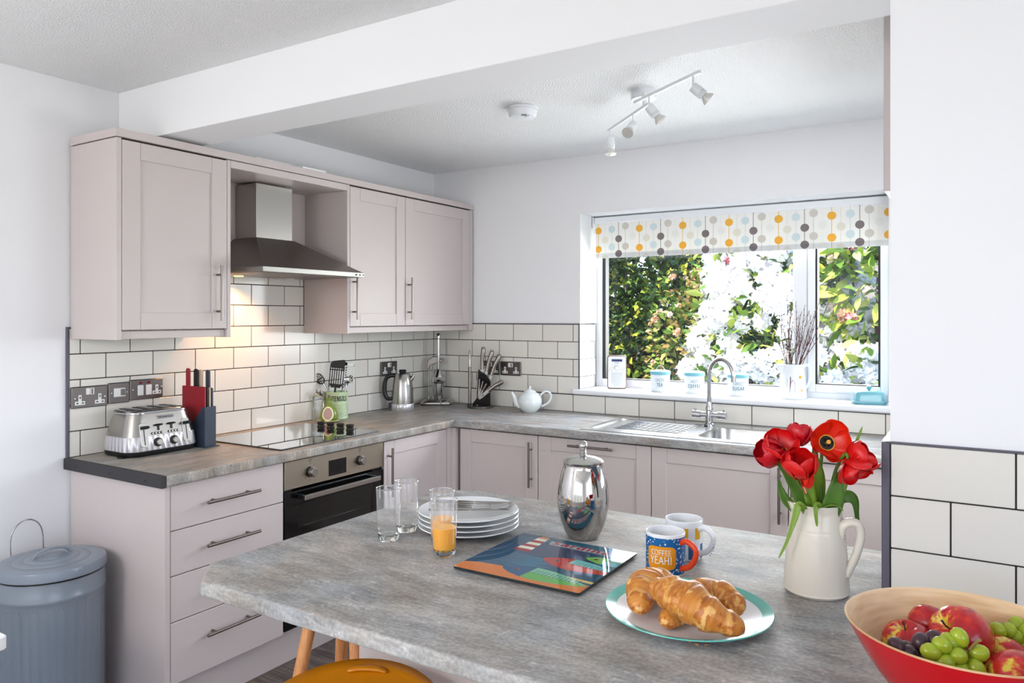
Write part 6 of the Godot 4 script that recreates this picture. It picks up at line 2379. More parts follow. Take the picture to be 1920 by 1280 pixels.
func leafy(called, color, rough, back):
	var m = mat(called, color, rough)
	m.backlight_enabled = true
	m.backlight = back
	m.cull_mode = BaseMaterial3D.CULL_DISABLED
	return m

# long leaf: a thin blade with a shallow keel, widest in its lower third
func blade(st, pts, w, face: Vector3):
	var n = pts.size()
	var rings := []
	for i in n:
		var t = float(i) / (n - 1)
		var tang = (pts[mini(i + 1, n - 1)] - pts[maxi(i - 1, 0)]).normalized()
		var sd = face.cross(tang).normalized()
		var nn = tang.cross(sd)
		var r = w * (0.45 + 0.55 * sin(PI * minf(t * 1.25 + 0.15, 1.0))) * (1.0 if t < 0.62 else sqrt(maxf(1.0 - pow((t - 0.62) / 0.38, 2.0), 0.0004)))
		var ring := []
		for q in [-1.0, -0.5, 0.0, 0.5, 1.0]: ring.append(pts[i] + sd * r * q + nn * (q * q * r * 0.28 + 0.0005))
		for q in [1.0, 0.5, 0.0, -0.5, -1.0]: ring.append(pts[i] + sd * r * q + nn * (q * q * r * 0.28 - 0.0005))
		rings.append(ring)
	loft(st, rings, true, true)

func tulip_head(o, base: Vector3, axis: Vector3, open, size, m):
	var x = axis.cross(Vector3(0.31, 0.2, 0.87)).normalized()
	var z = x.cross(axis)
	for k in 6:
		var inner = k % 2
		var a = TAU * k / 6 + rng.randf_range(-0.1, 0.1)
		var outw = x * cos(a) + z * sin(a)
		var side = axis.cross(outw)
		var st = ns()
		var rings := []
		var op = open + rng.randf_range(-0.06, 0.06) - inner * 0.05
		for i in 11:
			var t = float(i) / 10
			# the petal's midline swells out and closes in again, or falls open
			var rad = size * (0.10 + 0.42 * sin(PI * minf(t * 0.78 + 0.02, 1.0)) * (0.9 + op * 0.5) + op * t * t * 0.75) * (1.0 - inner * 0.08)
			var hgt = size * (t * (1.08 - op * 0.42) - op * t * t * t * 0.25)
			var p = base + outw * rad + axis * hgt
			var w = size * 0.46 * sqrt(sin(PI * clampf(t * 0.86 + 0.07, 0, 1))) * (1.0 - 0.25 * pow(t, 6))
			if i == 10: w = size * 0.08
			var ring := []
			var cup = 0.32 * (1.0 - 0.5 * op)
			for q in [-1.0, -0.5, 0.0, 0.5, 1.0]: ring.append(p + side * w * q - outw * (q * q * w * cup) + outw * 0.0004)
			for q in [1.0, 0.5, 0.0, -0.5, -1.0]: ring.append(p + side * w * q - outw * (q * q * w * cup) - outw * 0.0004)
			rings.append(ring)
		loft(st, rings, true, true)
		part("petal", st, m, o)
	# dark heart with pale rim, pistil and stamens
	var keep = X
	X = X * Transform3D(Basis(x, axis, z), base)
	var st = ns()
	lathe(st, [Vector2(0.0, -0.002), Vector2(size * 0.17, 0.0), Vector2(size * 0.3, size * 0.13), Vector2(size * 0.27, size * 0.14), Vector2(0, 0.004)], 16)
	part("heart", st, mat("tulip_heart", Color8(24, 16, 18), 0.5) if not M.has("tulip_heart") else M.tulip_heart, o, "black heart")
	st = ns()
	lathe(st, [Vector2(size * 0.29, size * 0.125), Vector2(size * 0.315, size * 0.155), Vector2(size * 0.305, size * 0.16), Vector2(size * 0.27, size * 0.138)], 16)
	part("ring", st, mat("tulip_yellow", Color8(236, 182, 60), 0.5) if not M.has("tulip_yellow") else M.tulip_yellow, o, "yellow ring")
	st = ns()
	lathe(st, [Vector2(0, 0), Vector2(0.0028, 0.0), Vector2(0.0028, size * 0.3), Vector2(0.0045, size * 0.33), Vector2(0, size * 0.35)], 8)
	part("pistil", st, M.tulip_yellow, o)
	st = ns()
	for k in 6:
		var a = TAU * k / 6
		tube(st, [Vector3(cos(a) * 0.005, 0.002, sin(a) * 0.005), Vector3(cos(a) * 0.009, size * 0.26, sin(a) * 0.009)], [0.001, 0.0018], 5)
	part("stamens", st, M.tulip_heart, o)
	X = keep

# ---------------------------------------------------------------- fruit bowl
func fruit_bowl():
	var c = Vector3(3.063, TOP, 2.70)
	var o = thing("fruit_bowl", "wide bamboo fruit bowl, glossy red outside and pale wood inside", "bowl", c)
	own()
	var st = ns()
	var outp := [Vector2(0, 0.001), Vector2(0.05, 0.0), Vector2(0.055, 0.002)]
	for k in 13:
		var t = float(k) / 12
		outp.append(Vector2(0.055 + 0.1 * pow(t, 0.72), 0.002 + 0.1165 * pow(t, 1.25)))
	lathe(st, outp, 64)
	part("outside", st, mat("bowl_red", Color8(190, 8, 22), 0.12), o, "glossy red lacquered outside")
	st = ns()
	var inp := [Vector2(0.155, 0.1185), Vector2(0.1556, 0.1202), Vector2(0.1535, 0.121), Vector2(0.1515, 0.1195)]
	for k in 13:
		var t = 1.0 - float(k) / 12
		inp.append(Vector2(0.051 + 0.1 * pow(t, 0.72), 0.008 + 0.111 * pow(t, 1.25)))
	inp.append(Vector2(0, 0.007))
	lathe(st, inp, 64)
	var bm = mat("bamboo", Color(1, 1, 1), 0.38)
	var bi = wood_image(1024, 128, 91, Color8(206, 160, 112), Color8(238, 208, 168), 1.0)
	bm.albedo_texture = texture(bi)
	part("inside", st, bm, o, "pale bamboo inside")
	var skin = mat("apple_skin", Color(1, 1, 1), 0.16)
	skin.albedo_texture = texture(apple_image(256, 128))
	var stalk = mat("apple_stalk", Color8(66, 48, 30), 0.7)
	var defs = [
		[Vector3(3.062, 1.006, 2.676), 0.0425, Vector3(-0.75, 0.6, 0.62), 0.2, "big red and yellow apple at the top of the bowl, stalk end turned left"],
		[Vector3(2.992, 0.983, 2.690), 0.036, Vector3(-0.1, 1.0, 0.15), 2.6, "small red apple at the left behind the black grapes"],
		[Vector3(3.020, 0.990, 2.626), 0.036, Vector3(0.3, 0.8, -0.5), 1.2, "dark red apple half hidden behind the big one"],
		[Vector3(3.124, 0.982, 2.736), 0.040, Vector3(0.8, 0.35, 0.5), 4.0, "red and yellow apple at the right front of the bowl"],
		[Vector3(3.112, 0.972, 2.655), 0.037, Vector3(0.2, 0.7, -0.6), 3.0, "red apple low between the two larger apples"]]
	for d in defs:
		var a = thing("apple", d[4], "apple", d[0], 0.0, "apples in the red bowl")
		own()
		var up = d[2].normalized()
		var x = up.cross(Vector3(0.2, 0.3, 0.9)).normalized()
		X = Transform3D(Basis(x, up, x.cross(up)) * Basis(Vector3.UP, d[3]), Vector3.ZERO)
		st = ns()
		var r = d[1]
		lathe(st, [Vector2(0, -r * 0.78), Vector2(r * 0.2, -r * 0.86), Vector2(r * 0.5, -r * 0.82), Vector2(r * 0.82, -r * 0.5), Vector2(r * 0.98, -r * 0.05), Vector2(r, r * 0.18), Vector2(r * 0.92, r * 0.52), Vector2(r * 0.72, r * 0.77), Vector2(r * 0.45, r * 0.86), Vector2(r * 0.22, r * 0.78), Vector2(r * 0.08, r * 0.64), Vector2(0, r * 0.58)], 40)
		part("skin", st, skin, a)
		st = ns()
		tube(st, [Vector3(0, r * 0.56, 0), Vector3(r * 0.03, r * 0.78, 0), Vector3(r * 0.1, r * 1.0, r * 0.04)], [0.0014, 0.0012, 0.0018], 6)
		part("stalk", st, stalk, a)
		own()
	var green = mat("grape_green", Color8(160, 178, 44), 0.2)
	green.subsurf_scatter_enabled = true
	green.subsurf_scatter_strength = 0.4
	var black = mat("grape_black", Color8(66, 38, 50), 0.3)
	black.rim_enabled = true
	var tw = mat("grape_stem", Color8(150, 128, 70), 0.7)
	var bunches = [
		["green_grapes", "bunch of green grapes at the front of the bowl below the big apple", "grapes", green, [[3.027, 1.018, 2.786], [3.040, 1.026, 2.776], [3.060, 1.034, 2.757], [3.044, 1.006, 2.781], [3.059, 1.014, 2.771], [3.061, 0.996, 2.774], [3.079, 1.000, 2.764], [3.082, 1.016, 2.752], [3.048, 1.026, 2.760], [3.07, 0.986, 2.77], [3.04, 0.99, 2.768], [3.055, 0.975, 2.755], [3.075, 0.975, 2.75]], Vector3(3.072, 1.02, 2.757), 0.0115],
		["green_grapes", "bunch of green grapes at the back right of the bowl beside the big apple", "grapes", green, [[3.106, 1.008, 2.628], [3.120, 1.006, 2.616], [3.129, 0.996, 2.614], [3.142, 1.006, 2.606], [3.138, 0.984, 2.614], [3.150, 0.994, 2.606], [3.13, 1.01, 2.596], [3.155, 0.985, 2.63], [3.118, 0.99, 2.60], [3.16, 1.0, 2.64]], Vector3(3.13, 0.985, 2.61), 0.0112],
		["black_grapes", "bunch of black grapes at the left of the bowl in front of the small apple", "grapes", black, [[2.985, 1.010, 2.775], [3.013, 1.016, 2.758], [3.028, 1.019, 2.746], [3.001, 1.002, 2.774], [2.998, 1.0, 2.755], [3.018, 0.994, 2.772], [3.006, 0.984, 2.762], [3.028, 0.985, 2.765]], Vector3(3.01, 0.995, 2.768), 0.0122]]
	for d in bunches:
		var g = thing(d[0], d[1], d[2], d[5])
		world_of(g)
		st = ns()
		for p in d[4]:
			var q = Vector3(p[0], p[1], p[2])
			tube(st, curve([d[5] + Vector3(0, -0.006, -0.004), (d[5] + q) / 2 + Vector3(0, 0.002, 0), q], 3), 0.0011, 5)
		tube(st, curve([d[5] + Vector3(0.0, 0.0, 0.0), d[5] + Vector3(0.006, 0.012, 0.006), d[5] + Vector3(0.012, 0.02, 0.01)], 3), [0.0022, 0.0022, 0.002, 0.002, 0.002, 0.002, 0.0026], 6)
		part("stem", st, tw if d[0] != "black_grapes" else stalk, g)
		var proto = null
		for p in d[4]:
			var q = Vector3(p[0], p[1], p[2])
			var dir = (q - d[5] + Vector3(rng.randf_range(-0.01, 0.01), 0.01, 0)).normalized()
			var x = dir.cross(Vector3(0.3, 0.2, 0.9)).normalized()
			if proto == null:
				own()
				var r = d[6]
				st = ns()
				lathe(st, [Vector2(0, -r * 1.18), Vector2(r * 0.45, -r * 1.06), Vector2(r * 0.82, -r * 0.66), Vector2(r * 0.99, -r * 0.1), Vector2(r * 0.95, r * 0.42), Vector2(r * 0.68, r * 0.92), Vector2(r * 0.3, r * 1.16), Vector2(0, r * 1.2)], 22)
				proto = made(st)
			put("grape", proto, d[3], g, Transform3D(Basis(x, dir, x.cross(dir)), q - d[5]))
	own()

func apple_image(w, h):
	var n = noise_image(w, h, 0.03, 55, 4, 14.0).get_data()
	var s = streaked(w, h, 1, 0.07, 56, 3).get_data()
	var img := Image.create(w, h, false, Image.FORMAT_RGB8)
	var red = Color8(168, 18, 32); var mid = Color8(206, 52, 40); var yel = Color8(222, 196, 70)
	for y in h:
		for x in w:
			var i = y * w + x
			var u = float(x) / w; var v = float(y) / h
			var t = 0.55 * cos((u - 0.1) * TAU) - 0.28 + (n[i] - 128) / 130.0 + (s[i] - 128) / 420.0
			if v < 0.16: t += (0.16 - v) * 5.5
			var c = red.lerp(mid, clampf(t + 0.7, 0, 1))
			if t > 0.22: c = c.lerp(yel, clampf((t - 0.22) * 2.6, 0, 1))
			if (x * 7 + y * 13) % 61 == 0: c = c.lerp(Color8(236, 190, 150), 0.35)
			img.set_pixel(x, y, c)
	return img

# ---------------------------------------------------------------- dining side: bin, stools, table
func dining_side():
	var o = thing("bin", "blue-grey metal bin with a fluted body and wire carrying handle, beside the drawers", "bin", Vector3(0.262, 0, 2.545), 0.0)
	own()
	var m = mat("bin_grey", Color8(128, 138, 150), 0.22)
	m.clearcoat_enabled = true
	m.clearcoat = 0.5
	var lm = mat("bin_lid", Color8(132, 142, 154), 0.25)
	var st = ns()
	var n := 144
	var ring = func(r, y, rib):
		var out := []
		for k in n:
			var a = TAU * k / n
			out.append(Vector3(cos(a), 0, sin(a)) * (r - (rib if k % 4 < 1 else 0.0)) + Vector3(0, y, 0))
		return out
	loft(st, [ring.call(0.165, 0.0, 0), ring.call(0.168, 0.012, 0), ring.call(0.169, 0.05, 0), ring.call(0.169, 0.055, 0.003), ring.call(0.169, 0.462, 0.003), ring.call(0.169, 0.472, 0), ring.call(0.1695, 0.498, 0), ring.call(0.1735, 0.504, 0), ring.call(0.1695, 0.510, 0), ring.call(0.1695, 0.566, 0)], true, true)
	part("body", st, m, o)
	st = ns()
	lathe(st, [Vector2(0.166, 0.566), Vector2(0.1715, 0.5665), Vector2(0.1715, 0.572), Vector2(0.166, 0.5725)], 72)
	part("seal", st, M.black, o, "black seal")
	st = ns()
	lathe(st, [Vector2(0.168, 0.572), Vector2(0.1735, 0.573), Vector2(0.1735, 0.596), Vector2(0.170, 0.6045), Vector2(0.155, 0.609), Vector2(0.128, 0.611), Vector2(0.123, 0.609), Vector2(0.118, 0.612), Vector2(0.094, 0.6145), Vector2(0.088, 0.6125), Vector2(0.083, 0.6155), Vector2(0.056, 0.618), Vector2(0.05, 0.616), Vector2(0.045, 0.619), Vector2(0, 0.621)], 72)
	var lid = part("lid", st, lm, o)
	st = ns()
	tube(st, curve([Vector3(-0.01, 0.618, 0.058), Vector3(-0.006, 0.635, 0.046), Vector3(0, 0.645, 0.0), Vector3(0.006, 0.635, -0.046), Vector3(0.01, 0.618, -0.058)], 6), 0.0115, 10, 0.32, true, Vector3.UP)
	part("handle", st, lm, lid)
	# a fluted wall shows its dotted upper end
	st = ns()
	for k in 72:
		var a = TAU * k / 72
		lathe(st, [Vector2(0, -0.0022), Vector2(0.0022, 0), Vector2(0, 0.0022)], 6, Vector3(cos(a) * 0.1692, 0.476, sin(a) * 0.1692))
	var dots = part("beading", st, m, o)
	dots.set_meta("kind", "stuff")
	st = ns()
	tube(st, curve([Vector3(-0.173, 0.56, 0.055), Vector3(-0.178, 0.66, 0.055), Vector3(-0.178, 0.705, 0.035), Vector3(-0.178, 0.72, 0.0), Vector3(-0.178, 0.705, -0.035), Vector3(-0.178, 0.66, -0.055), Vector3(-0.173, 0.56, -0.055)], 6), 0.0028, 8)
	part("wire_handle", st, M.chrome, o)
	stools()
	# corner of the dining table
	o = thing("dining_table", "white dining table of which one corner enters at the lower left", "table", Vector3(0.72, 0, 3.7))
	world_of(o)
	st = ns()
	X = X * Transform3D(Basis(Vector3(1, 0, 0), Vector3(0, 0, -1), Vector3(0, 1, 0)), Vector3.ZERO)
	extrude(st, round_rect(0.93, 1.5, 0.012, 4, Vector2(0.727, -3.855)), 0.712, 0.742, 0.002, true)
	part("top", st, M.trim_white, o)
	world_of(o)
	for x in [0.32, 1.1]:
		for z in [3.2, 4.5]:
			st = ns(); box2(st, Vector3(x, 0.0 if z < 3.35 else 0.012, z), Vector3(x + 0.05, 0.712, z + 0.05), 0.003); part("leg", st, M.trim_white, o)
	own()
	# pale carpet added behind the camera to bounce light up to the ceilings
	st = ns()
	box2(st, Vector3(0.3, 0.0, 3.35), Vector3(4.9, 0.012, 6.6), 0.004)
	o = part("bounce_rug", st, mat("rug_bounce", Color8(214, 208, 198), 0.95))
	tag(o, "large pale carpet added on the dining room floor to bounce light upwards", "bounce_rug")

func stools():
	var seat_m = mat("mustard", Color8(208, 128, 12), 0.18)
	var defs = [[Vector3(1.972, 0, 2.812), 0.5, "mustard yellow bar stool tucked under the near edge of the breakfast bar"], [Vector3(1.532, 0, 2.36), 0.25, "bar stool at the far end of the breakfast bar, only its beech legs showing"]]
	for d in defs:
		var o = thing("bar_stool", d[2], "stool", d[0], d[1], "bar stools at the breakfast bar")
		own()
		var st = ns()
		# moulded seat: shallow dish with a raised back lip and a finger hole
		var seg := 48
		var rings := []
		var k := 0.195 if d[0].x > 1.7 else 0.17
		for a in [[0.62, 0.612], [0.9, 0.630], [1.0, 0.655], [0.985, 0.664], [0.9, 0.652], [0.55, 0.640], [0.12, 0.636]]:
			var r := []
			for i in seg:
				var t = TAU * i / seg
				var lift = 0.018 * pow(maxf(0.0, -sin(t)), 2.0) * a[0]
				r.append(Vector3(cos(t) * k * a[0], a[1] + lift, sin(t) * k * a[0] * 0.95))
			rings.append(r)
		loft(st, rings, true, true)
		var s = part("seat", st, seat_m, o)
		st = ns()
		tube(st, curve([Vector3(-0.045, 0.668, -0.148), Vector3(-0.02, 0.672, -0.154), Vector3(0.02, 0.672, -0.154), Vector3(0.045, 0.668, -0.148)], 5), [0.004, 0.006, 0.008, 0.009, 0.0095, 0.0095, 0.0095, 0.0095, 0.0095, 0.0095, 0.0095, 0.009, 0.008, 0.007, 0.006, 0.004], 10, 0.6, true, Vector3.UP)
		part("grip", st, seat_m, s)
		for i in 4:
			var a = PI / 4 + PI / 2 * i + 0.1
			st = ns()
			var dirr = Vector3(cos(a), 0, sin(a))
			tube(st, [dirr * 0.105 + Vector3(0, 0.622, 0), dirr * 0.14 + Vector3(0, 0.45, 0), dirr * 0.228], [0.0185, 0.0185, 0.013], 14)
			part("leg", st, M.beech, o)
		st = ns()
		for i in 4:
			var a = PI / 4 + PI / 2 * i + 0.1
			var b = a + PI / 2
			tube(st, [Vector3(cos(a), 0, sin(a)) * 0.189 + Vector3(0, 0.21, 0), Vector3(cos(b), 0, sin(b)) * 0.189 + Vector3(0, 0.21, 0)], 0.007, 8)
		part("footrest", st, M.handle, o)

# ---------------------------------------------------------------- ceiling
func ceiling_things():
	var y := 2.415
	var o = thing("smoke_alarm", "round white smoke alarm on the kitchen ceiling", "smoke alarm", Vector3(1.325, y, 1.048), YAW)
	own()
	var st = ns()
	lathe(st, [Vector2(0, -0.048), Vector2(0.035, -0.048), Vector2(0.056, -0.043), Vector2(0.062, -0.036), Vector2(0.066, -0.016), Vector2(0.0645, -0.0155), Vector2(0.0645, -0.0135), Vector2(0.0685, -0.013), Vector2(0.069, -0.001), Vector2(0, 0.0)], 48)
	part("body", st, M.lamp_white, o)
	for k in 4:
		st = ns(); box(st, Vector3(-0.005 + k * 0.006, -0.0455, 0.048), Vector3(0.0028, 0.006, 0.014), 0.0008); part("vent", st, M.socket_steel, o)
	st = ns()
	lathe(st, [Vector2(0, -0.051), Vector2(0.011, -0.051), Vector2(0.013, -0.047), Vector2(0, -0.047)], 20, Vector3(0.022, 0, 0.03)); part("test_button", st, M.lamp_white, o)
	st = ns(); lathe(st, [Vector2(0, -0.002), Vector2(0.002, 0), Vector2(0, 0.002)], 10, Vector3(0.008, -0.012, 0.0655)); part("indicator", st, M.socket_steel, o)
	# two-bar spotlight
	o = thing("spotlight_bar", "white ceiling fitting with two bars carrying four unlit spotlights", "ceiling light", Vector3(1.90, y, 1.04))
	world_of(o)
	st = ns()
	lathe(st, [Vector2(0, -0.036), Vector2(0.05, -0.036), Vector2(0.053, -0.033), Vector2(0.053, 0.0), Vector2(0, 0)], 40, Vector3(1.885, y, 0.995))
	part("rose", st, M.lamp_white, o)
	st = ns()
	tube(st, [Vector3(1.915, y - 0.03, 1.06), Vector3(1.915, 2.322, 1.06)], 0.009, 14)
	part("stem", st, M.lamp_white, o)
	var bars = [[Vector3(1.632, 2.325, 0.794), Vector3(1.955, 2.325, 1.112)], [Vector3(1.900, 2.333, 1.128), Vector3(2.246, 2.333, 1.366)]]
	for b in bars:
		st = ns()
		var keep = X
		var d = (b[1] - b[0]).normalized()
		X = X * Transform3D(Basis(d, Vector3.UP, d.cross(Vector3.UP)), (b[0] + b[1]) / 2)
		box(st, Vector3.ZERO, Vector3(b[0].distance_to(b[1]), 0.012, 0.012), 0.0015)
		X = keep
		part("bar", st, M.lamp_white, o)
	var lens = mat("lamp_lens", Color8(216, 214, 208), 0.2, 0.3)
	var R = Vector3(0.848, 0, -0.530); var N = Vector3(0.530, 0, 0.848)
	var spots = [[Vector3(1.648, 2.319, 0.81), Vector3(0, -1, 0) + N * 0.15], [Vector3(1.838, 2.319, 0.995), -R * 0.42 + Vector3(0, -0.62, 0) + N * 0.62], [Vector3(1.985, 2.327, 1.187), R * 0.62 + Vector3(0, -0.75, 0) + N * 0.05], [Vector3(2.213, 2.327, 1.343), R * 0.78 + Vector3(0, -0.62, 0) + N * 0.02]]
	for s in spots:
		st = ns()
		tube(st, [s[0], s[0] + Vector3(0, -0.034, 0)], 0.0038, 10)
		var arm = part("arm", st, M.lamp_white, o)
		st = ns(); lathe(st, [Vector2(0, -0.003), Vector2(0.003, 0), Vector2(0, 0.003)], 10, s[0] + Vector3(0, -0.036, 0)); part("joint", st, M.socket_steel, arm)
		var axis = s[1].normalized()
		var x = axis.cross(Vector3(0.2, 0.1, 0.95)).normalized()
		var keep = X
		X = X * Transform3D(Basis(x, axis, x.cross(axis)), s[0] + Vector3(0, -0.038, 0) - axis * 0.004)
		st = ns()
		lathe(st, [Vector2(0, 0.0), Vector2(0.0165, 0.0), Vector2(0.0178, 0.002), Vector2(0.0195, 0.034), Vector2(0.0165, 0.035), Vector2(0.0195, 0.0375), Vector2(0.0195, 0.0395), Vector2(0.0165, 0.041), Vector2(0.0195, 0.0425), Vector2(0.0195, 0.0445), Vector2(0.0165, 0.046), Vector2(0.019, 0.048), Vector2(0.0185, 0.051), Vector2(0.0, 0.051)], 28)
		var head = part("spot_head", st, M.lamp_white, o)
		st = ns()
		lathe(st, [Vector2(0.0125, 0.05), Vector2(0.013, 0.055), Vector2(0.0205, 0.066), Vector2(0.0245, 0.074), Vector2(0.0245, 0.0765), Vector2(0.022, 0.077), Vector2(0.0, 0.075)], 28)
		part("bulb", st, lens, head, "unlit reflector bulb")
		X = keep
	own()

# ---------------------------------------------------------------- garden seen through the window
func leaf_mesh(w, l, fold := 0.25):
	own()
	var st = ns()
	st.set_smooth_group(smooth())
	var n := 5
	for i in n:
		var t0 = float(i) / n; var t1 = float(i + 1) / n
		var w0 = w * sin(PI * clampf(t0 * 0.94 + 0.03, 0, 1)); var w1 = w * sin(PI * clampf(t1 * 0.94 + 0.03, 0, 1))
		var y0 = -0.25 * l * t0 * t0; var y1 = -0.25 * l * t1 * t1
		var a = Vector3(0, y0, t0 * l); var b = Vector3(0, y1, t1 * l)
		for s in [-1, 1]:
			var c = Vector3(s * w0, y0 + w0 * fold, t0 * l); var d = Vector3(s * w1, y1 + w1 * fold, t1 * l)
			if s > 0: quad(st, a, b, d, c)
			else: quad(st, a, c, d, b)
	return made(st)

func truss_mesh(flowers_n, r, pet):
	own()
	var st = ns()
	for k in flowers_n:
		var y = 1.0 - 1.35 * (k + 0.5) / flowers_n
		var a = k * 2.39996 + rng.randf_range(-0.2, 0.2)
		var s = sqrt(maxf(0.05, 1.0 - y * y))
		var n = Vector3(cos(a) * s, y, sin(a) * s).normalized()
		var x = n.cross(Vector3(0.3, 0.2, 0.95)).normalized()
		var z = x.cross(n)
		var c = n * r * rng.randf_range(0.85, 1.08)
		var inner = c - n * pet * 0.7
		st.set_smooth_group(smooth())
		for p in 5:
			var b = TAU * p / 5 + k
			var d = x * cos(b) + z * sin(b)
			var e = x * cos(b + 0.62) + z * sin(b + 0.62)
			var f = x * cos(b - 0.62) + z * sin(b - 0.62)
			var tip = c + d * pet + n * rng.randf_range(-0.004, 0.008)
			quad(st, inner, c + f * pet * 0.62 - n * 0.004, tip, c + e * pet * 0.62 - n * 0.004)
	return made(st)

func scatter(called, mesh, m, parent, places, kind := "stuff"):
	var mm := MultiMesh.new()
	mm.transform_format = MultiMesh.TRANSFORM_3D
	mm.use_colors = true
	mm.mesh = mesh
	mm.instance_count = places.size()
	for i in places.size():
		mm.set_instance_transform(i, places[i][0])
		mm.set_instance_color(i, places[i][1])
	var o := MultiMeshInstance3D.new()
	o.name = numbered(parent, called)
	o.multimesh = mm
	o.material_override = m
	parent.add_child(o, true)
	o.set_meta("kind", kind)
	return o

func turned(dirn: Vector3, size, roll := 0.0):
	var z = dirn.normalized()
	var x = Vector3.UP.cross(z)
	if x.length() < 0.05: x = Vector3.RIGHT
	x = x.normalized()
	return (Basis(x, z.cross(x), z) * Basis(Vector3(0, 0, 1), roll)).scaled_local(Vector3.ONE * size)

# leaves over a lumpy crown: centre, radii, how many, tones
func crown(c: Vector3, r: Vector3, count, tones, size):
	var out := []
	for i in count:
		var d = Vector3(rng.randfn(), rng.randfn(), rng.randfn()).normalized()
		if d.z < -0.35: d.z = -d.z
		var lump = 1.0 + 0.16 * sin(d.x * 9.0 + c.x * 5.0) * cos(d.y * 8.0) + 0.1 * sin(d.y * 17.0 + d.z * 11.0)
		var deep = pow(rng.randf(), 2.0) * 0.35
		var p = c + d * r * lump * (1.0 - deep)
		if p.y < 0.02: continue
		var face = (d + Vector3(rng.randfn(), rng.randfn(), rng.randfn()) * 0.55 + Vector3(0, -0.1, 0))
		out.append([Transform3D(turned(face, size * rng.randf_range(0.7, 1.25), rng.randf_range(-1.2, 1.2)), p), tones[rng.randi() % tones.size()]])
	return out

func lin(r, g, b): return Color8(r, g, b).srgb_to_linear()

func bush(called, label, category, c, r, count, tones, size, mesh, m):
	var o = thing(called, label, category, Vector3(c.x, 0, c.z))
	own()
	var places = crown(Vector3(0, c.y, 0), r, count, tones, size)
	scatter("foliage", mesh, m, o, places)
	var st = ns()
	for k in 9:
		var a = TAU * k / 9
		var t = Vector3(cos(a) * r.x * 0.7, c.y + r.y * rng.randf_range(0.1, 0.7), sin(a) * r.z * 0.7)
		tube(st, curve([Vector3(cos(a) * 0.06, 0, sin(a) * 0.06), Vector3(t.x * 0.4, c.y * 0.5, t.z * 0.4), t], 4), [0.022, 0.02, 0.018, 0.016, 0.014, 0.012, 0.01, 0.008, 0.006], 6)
	part("branch", st, M.bark, o)
	# shaded body of twigs so that the crown is not hollow
	return o

func trusses(o, c: Vector3, r: Vector3, count, meshes, mats, size, bias := Vector3.ZERO, called := "blossom_truss"):
	var made_n := 0
	while made_n < count:
		var d = (Vector3(rng.randfn(), rng.randfn(), rng.randfn()).normalized() + bias).normalized()
		if d.z < -0.2: continue
		var lump = 1.04 + 0.14 * sin(d.x * 9.0 + c.x * 5.0) * cos(d.y * 8.0)
		var p = Vector3(0, c.y, 0) + d * r * lump * rng.randf_range(0.93, 1.03)
		if p.y < 0.1: continue
		var up = (d + Vector3(0, 0.3, 0)).normalized()
		var x = up.cross(Vector3(0.2, 0.1, 0.97)).normalized()
		var b = Basis(x, up, x.cross(up)).scaled_local(Vector3.ONE * size * rng.randf_range(0.8, 1.2))
		put(called, meshes[rng.randi() % meshes.size()], mats[rng.randi() % mats.size()], o, Transform3D(b, p))
		made_n += 1

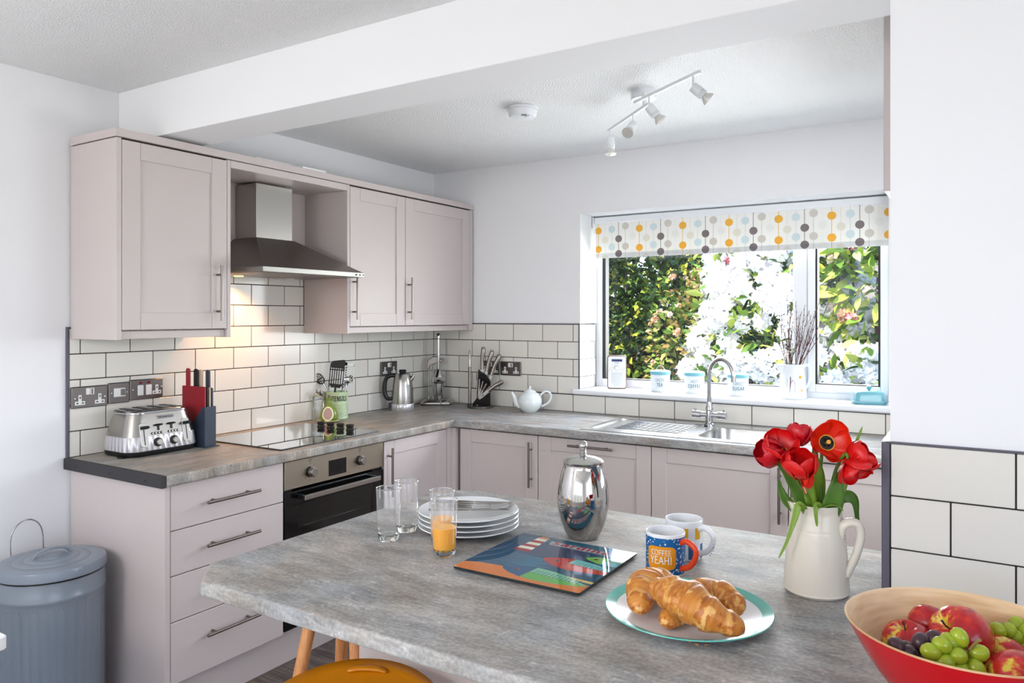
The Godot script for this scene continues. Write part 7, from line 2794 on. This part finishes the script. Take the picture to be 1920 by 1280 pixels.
func garden():
	var st = ns()
	box2(st, Vector3(-9, -0.3, -14), Vector3(12, -0.12, -0.35))
	structure("ground", st, mat("lawn", Color8(96, 128, 62), 0.95), "lawn outside the window")
	var lm = leafy("garden_leaf", Color(1, 1, 1), 0.6, Color(0.16, 0.2, 0.04))
	lm.metallic_specular = 0.3
	lm.vertex_color_use_as_albedo = true
	lm.resource_name = "garden_leaf"
	var small = leaf_mesh(0.016, 0.06)
	var broad = leaf_mesh(0.024, 0.115)
	var dark = [lin(30, 54, 18), lin(44, 74, 22), lin(62, 94, 26), lin(104, 126, 34), lin(166, 166, 52), lin(22, 40, 16), lin(34, 60, 20)]
	var mid = [lin(84, 118, 44), lin(112, 146, 52), lin(150, 172, 70), lin(62, 92, 40), lin(190, 196, 96)]
	var brown = [lin(150, 120, 70), lin(176, 146, 84), lin(118, 108, 52), lin(96, 104, 46), lin(196, 168, 112)]
	var white = leafy("blossom_white", Color8(250, 248, 248), 0.6, Color(0.5, 0.5, 0.5))
	var blush = leafy("blossom_blush", Color8(246, 224, 214), 0.6, Color(0.5, 0.42, 0.38))
	var peach = leafy("blossom_peach", Color8(232, 186, 146), 0.6, Color(0.45, 0.32, 0.2))
	var fawn = leafy("blossom_fawn", Color8(206, 164, 110), 0.6, Color(0.3, 0.2, 0.1))
	var pink = leafy("blossom_pink", Color8(226, 130, 140), 0.6, Color(0.45, 0.2, 0.22))
	var lilac = leafy("blossom_lilac", Color8(214, 190, 222), 0.6, Color(0.4, 0.34, 0.42))
	var t1 = [truss_mesh(13, 0.055, 0.036), truss_mesh(11, 0.05, 0.04), truss_mesh(15, 0.06, 0.035)]
	var t2 = [truss_mesh(9, 0.04, 0.03), truss_mesh(8, 0.036, 0.026)]
	# dark evergreen at the left
	var c = Vector3(0.30, 1.15, -2.75)
	bush("laurel_bush", "dark green bush with yellow-green tips at the left of the window view", "bush", c, Vector3(1.0, 1.35, 0.8), 13000, dark, 1.2, small, lm)
	# faded azalea in front of it
	c = Vector3(1.13, 0.95, -2.05)
	var o = bush("faded_azalea", "straggly bush of faded peach and brown blossom between the dark bush and the white one", "bush", c, Vector3(0.42, 0.85, 0.4), 2000, brown + mid, 1.0, small, lm)
	trusses(o, c, Vector3(0.42, 0.85, 0.4), 90, t2, [peach, peach, blush, fawn], 0.6)
	# the great white rhododendron
	c = Vector3(1.80, 1.05, -1.95)
	o = bush("white_rhododendron", "tall rhododendron smothered in white blossom filling the middle of the window", "bush", c, Vector3(0.62, 1.15, 0.55), 1500, mid, 1.0, broad, lm)
	trusses(o, c, Vector3(0.62, 1.15, 0.55), 290, t1, [white], 1.4)
	trusses(o, c, Vector3(0.64, 1.17, 0.57), 9, t2, [pink, lilac, peach], 0.8)
	# right pane: a green one above, white below
	c = Vector3(2.45, 1.72, -1.85)
	o = bush("green_rhododendron", "rhododendron with large fresh leaves and pale pink buds seen in the right-hand sash", "bush", c, Vector3(0.42, 0.72, 0.4), 900, mid + [lin(170, 190, 60), lin(205, 205, 90)], 1.1, broad, lm)
	trusses(o, c, Vector3(0.42, 0.72, 0.4), 60, t2, [blush, peach, blush, pink], 1.0)
	var lp = crown(Vector3(0, c.y, 0), Vector3(0.46, 0.74, 0.44), 140, mid, 1.25)
	var near_leaf = [leafy("leaf_fresh", Color8(128, 158, 62), 0.35, Color(0.3, 0.36, 0.08)), leafy("leaf_deep", Color8(86, 122, 50), 0.35, Color(0.2, 0.28, 0.06)), leafy("leaf_pale", Color8(176, 196, 110), 0.35, Color(0.36, 0.42, 0.14))]
	for i in lp.size(): put("leaf", broad, near_leaf[i % 3], o, lp[i][0])
	c = Vector3(2.42, 0.72, -1.45)
	o = bush("low_white_rhododendron", "low rhododendron of dense white blossom under the right-hand sash", "bush", c, Vector3(0.48, 0.5, 0.34), 500, mid, 1.0, broad, lm)
	trusses(o, c, Vector3(0.48, 0.5, 0.34), 150, t1, [white], 1.25)
	# hedge that closes the garden
	o = thing("garden_hedge", "tall pale green hedge closing the garden behind the flowering bushes", "hedge", Vector3(1.5, -0.12, -5.2))
	own()
	var places := []
	for i in 14000:
		var p = Vector3(rng.randf_range(-5.5, 5.5), rng.randf_range(0.0, 2.6), rng.randf_range(-0.35, 0.35) + 0.15 * sin(i * 0.7))
		places.append([Transform3D(turned(Vector3(rng.randfn() * 0.5, rng.randfn() * 0.5, 1), rng.randf_range(1.2, 2.2), rng.randf_range(-1.5, 1.5)), p), (dark + dark + mid)[rng.randi() % 19]])
	scatter("foliage", broad, lm, o, places)
	st = ns()
	for k in 12: tube(st, [Vector3(-5.2 + k * 0.95, 0, 0), Vector3(-5.1 + k * 0.95, 1.2, 0.05), Vector3(-5.25 + k * 0.95, 2.3, 0)], [0.05, 0.04, 0.015], 6)
	part("branch", st, M.bark, o)
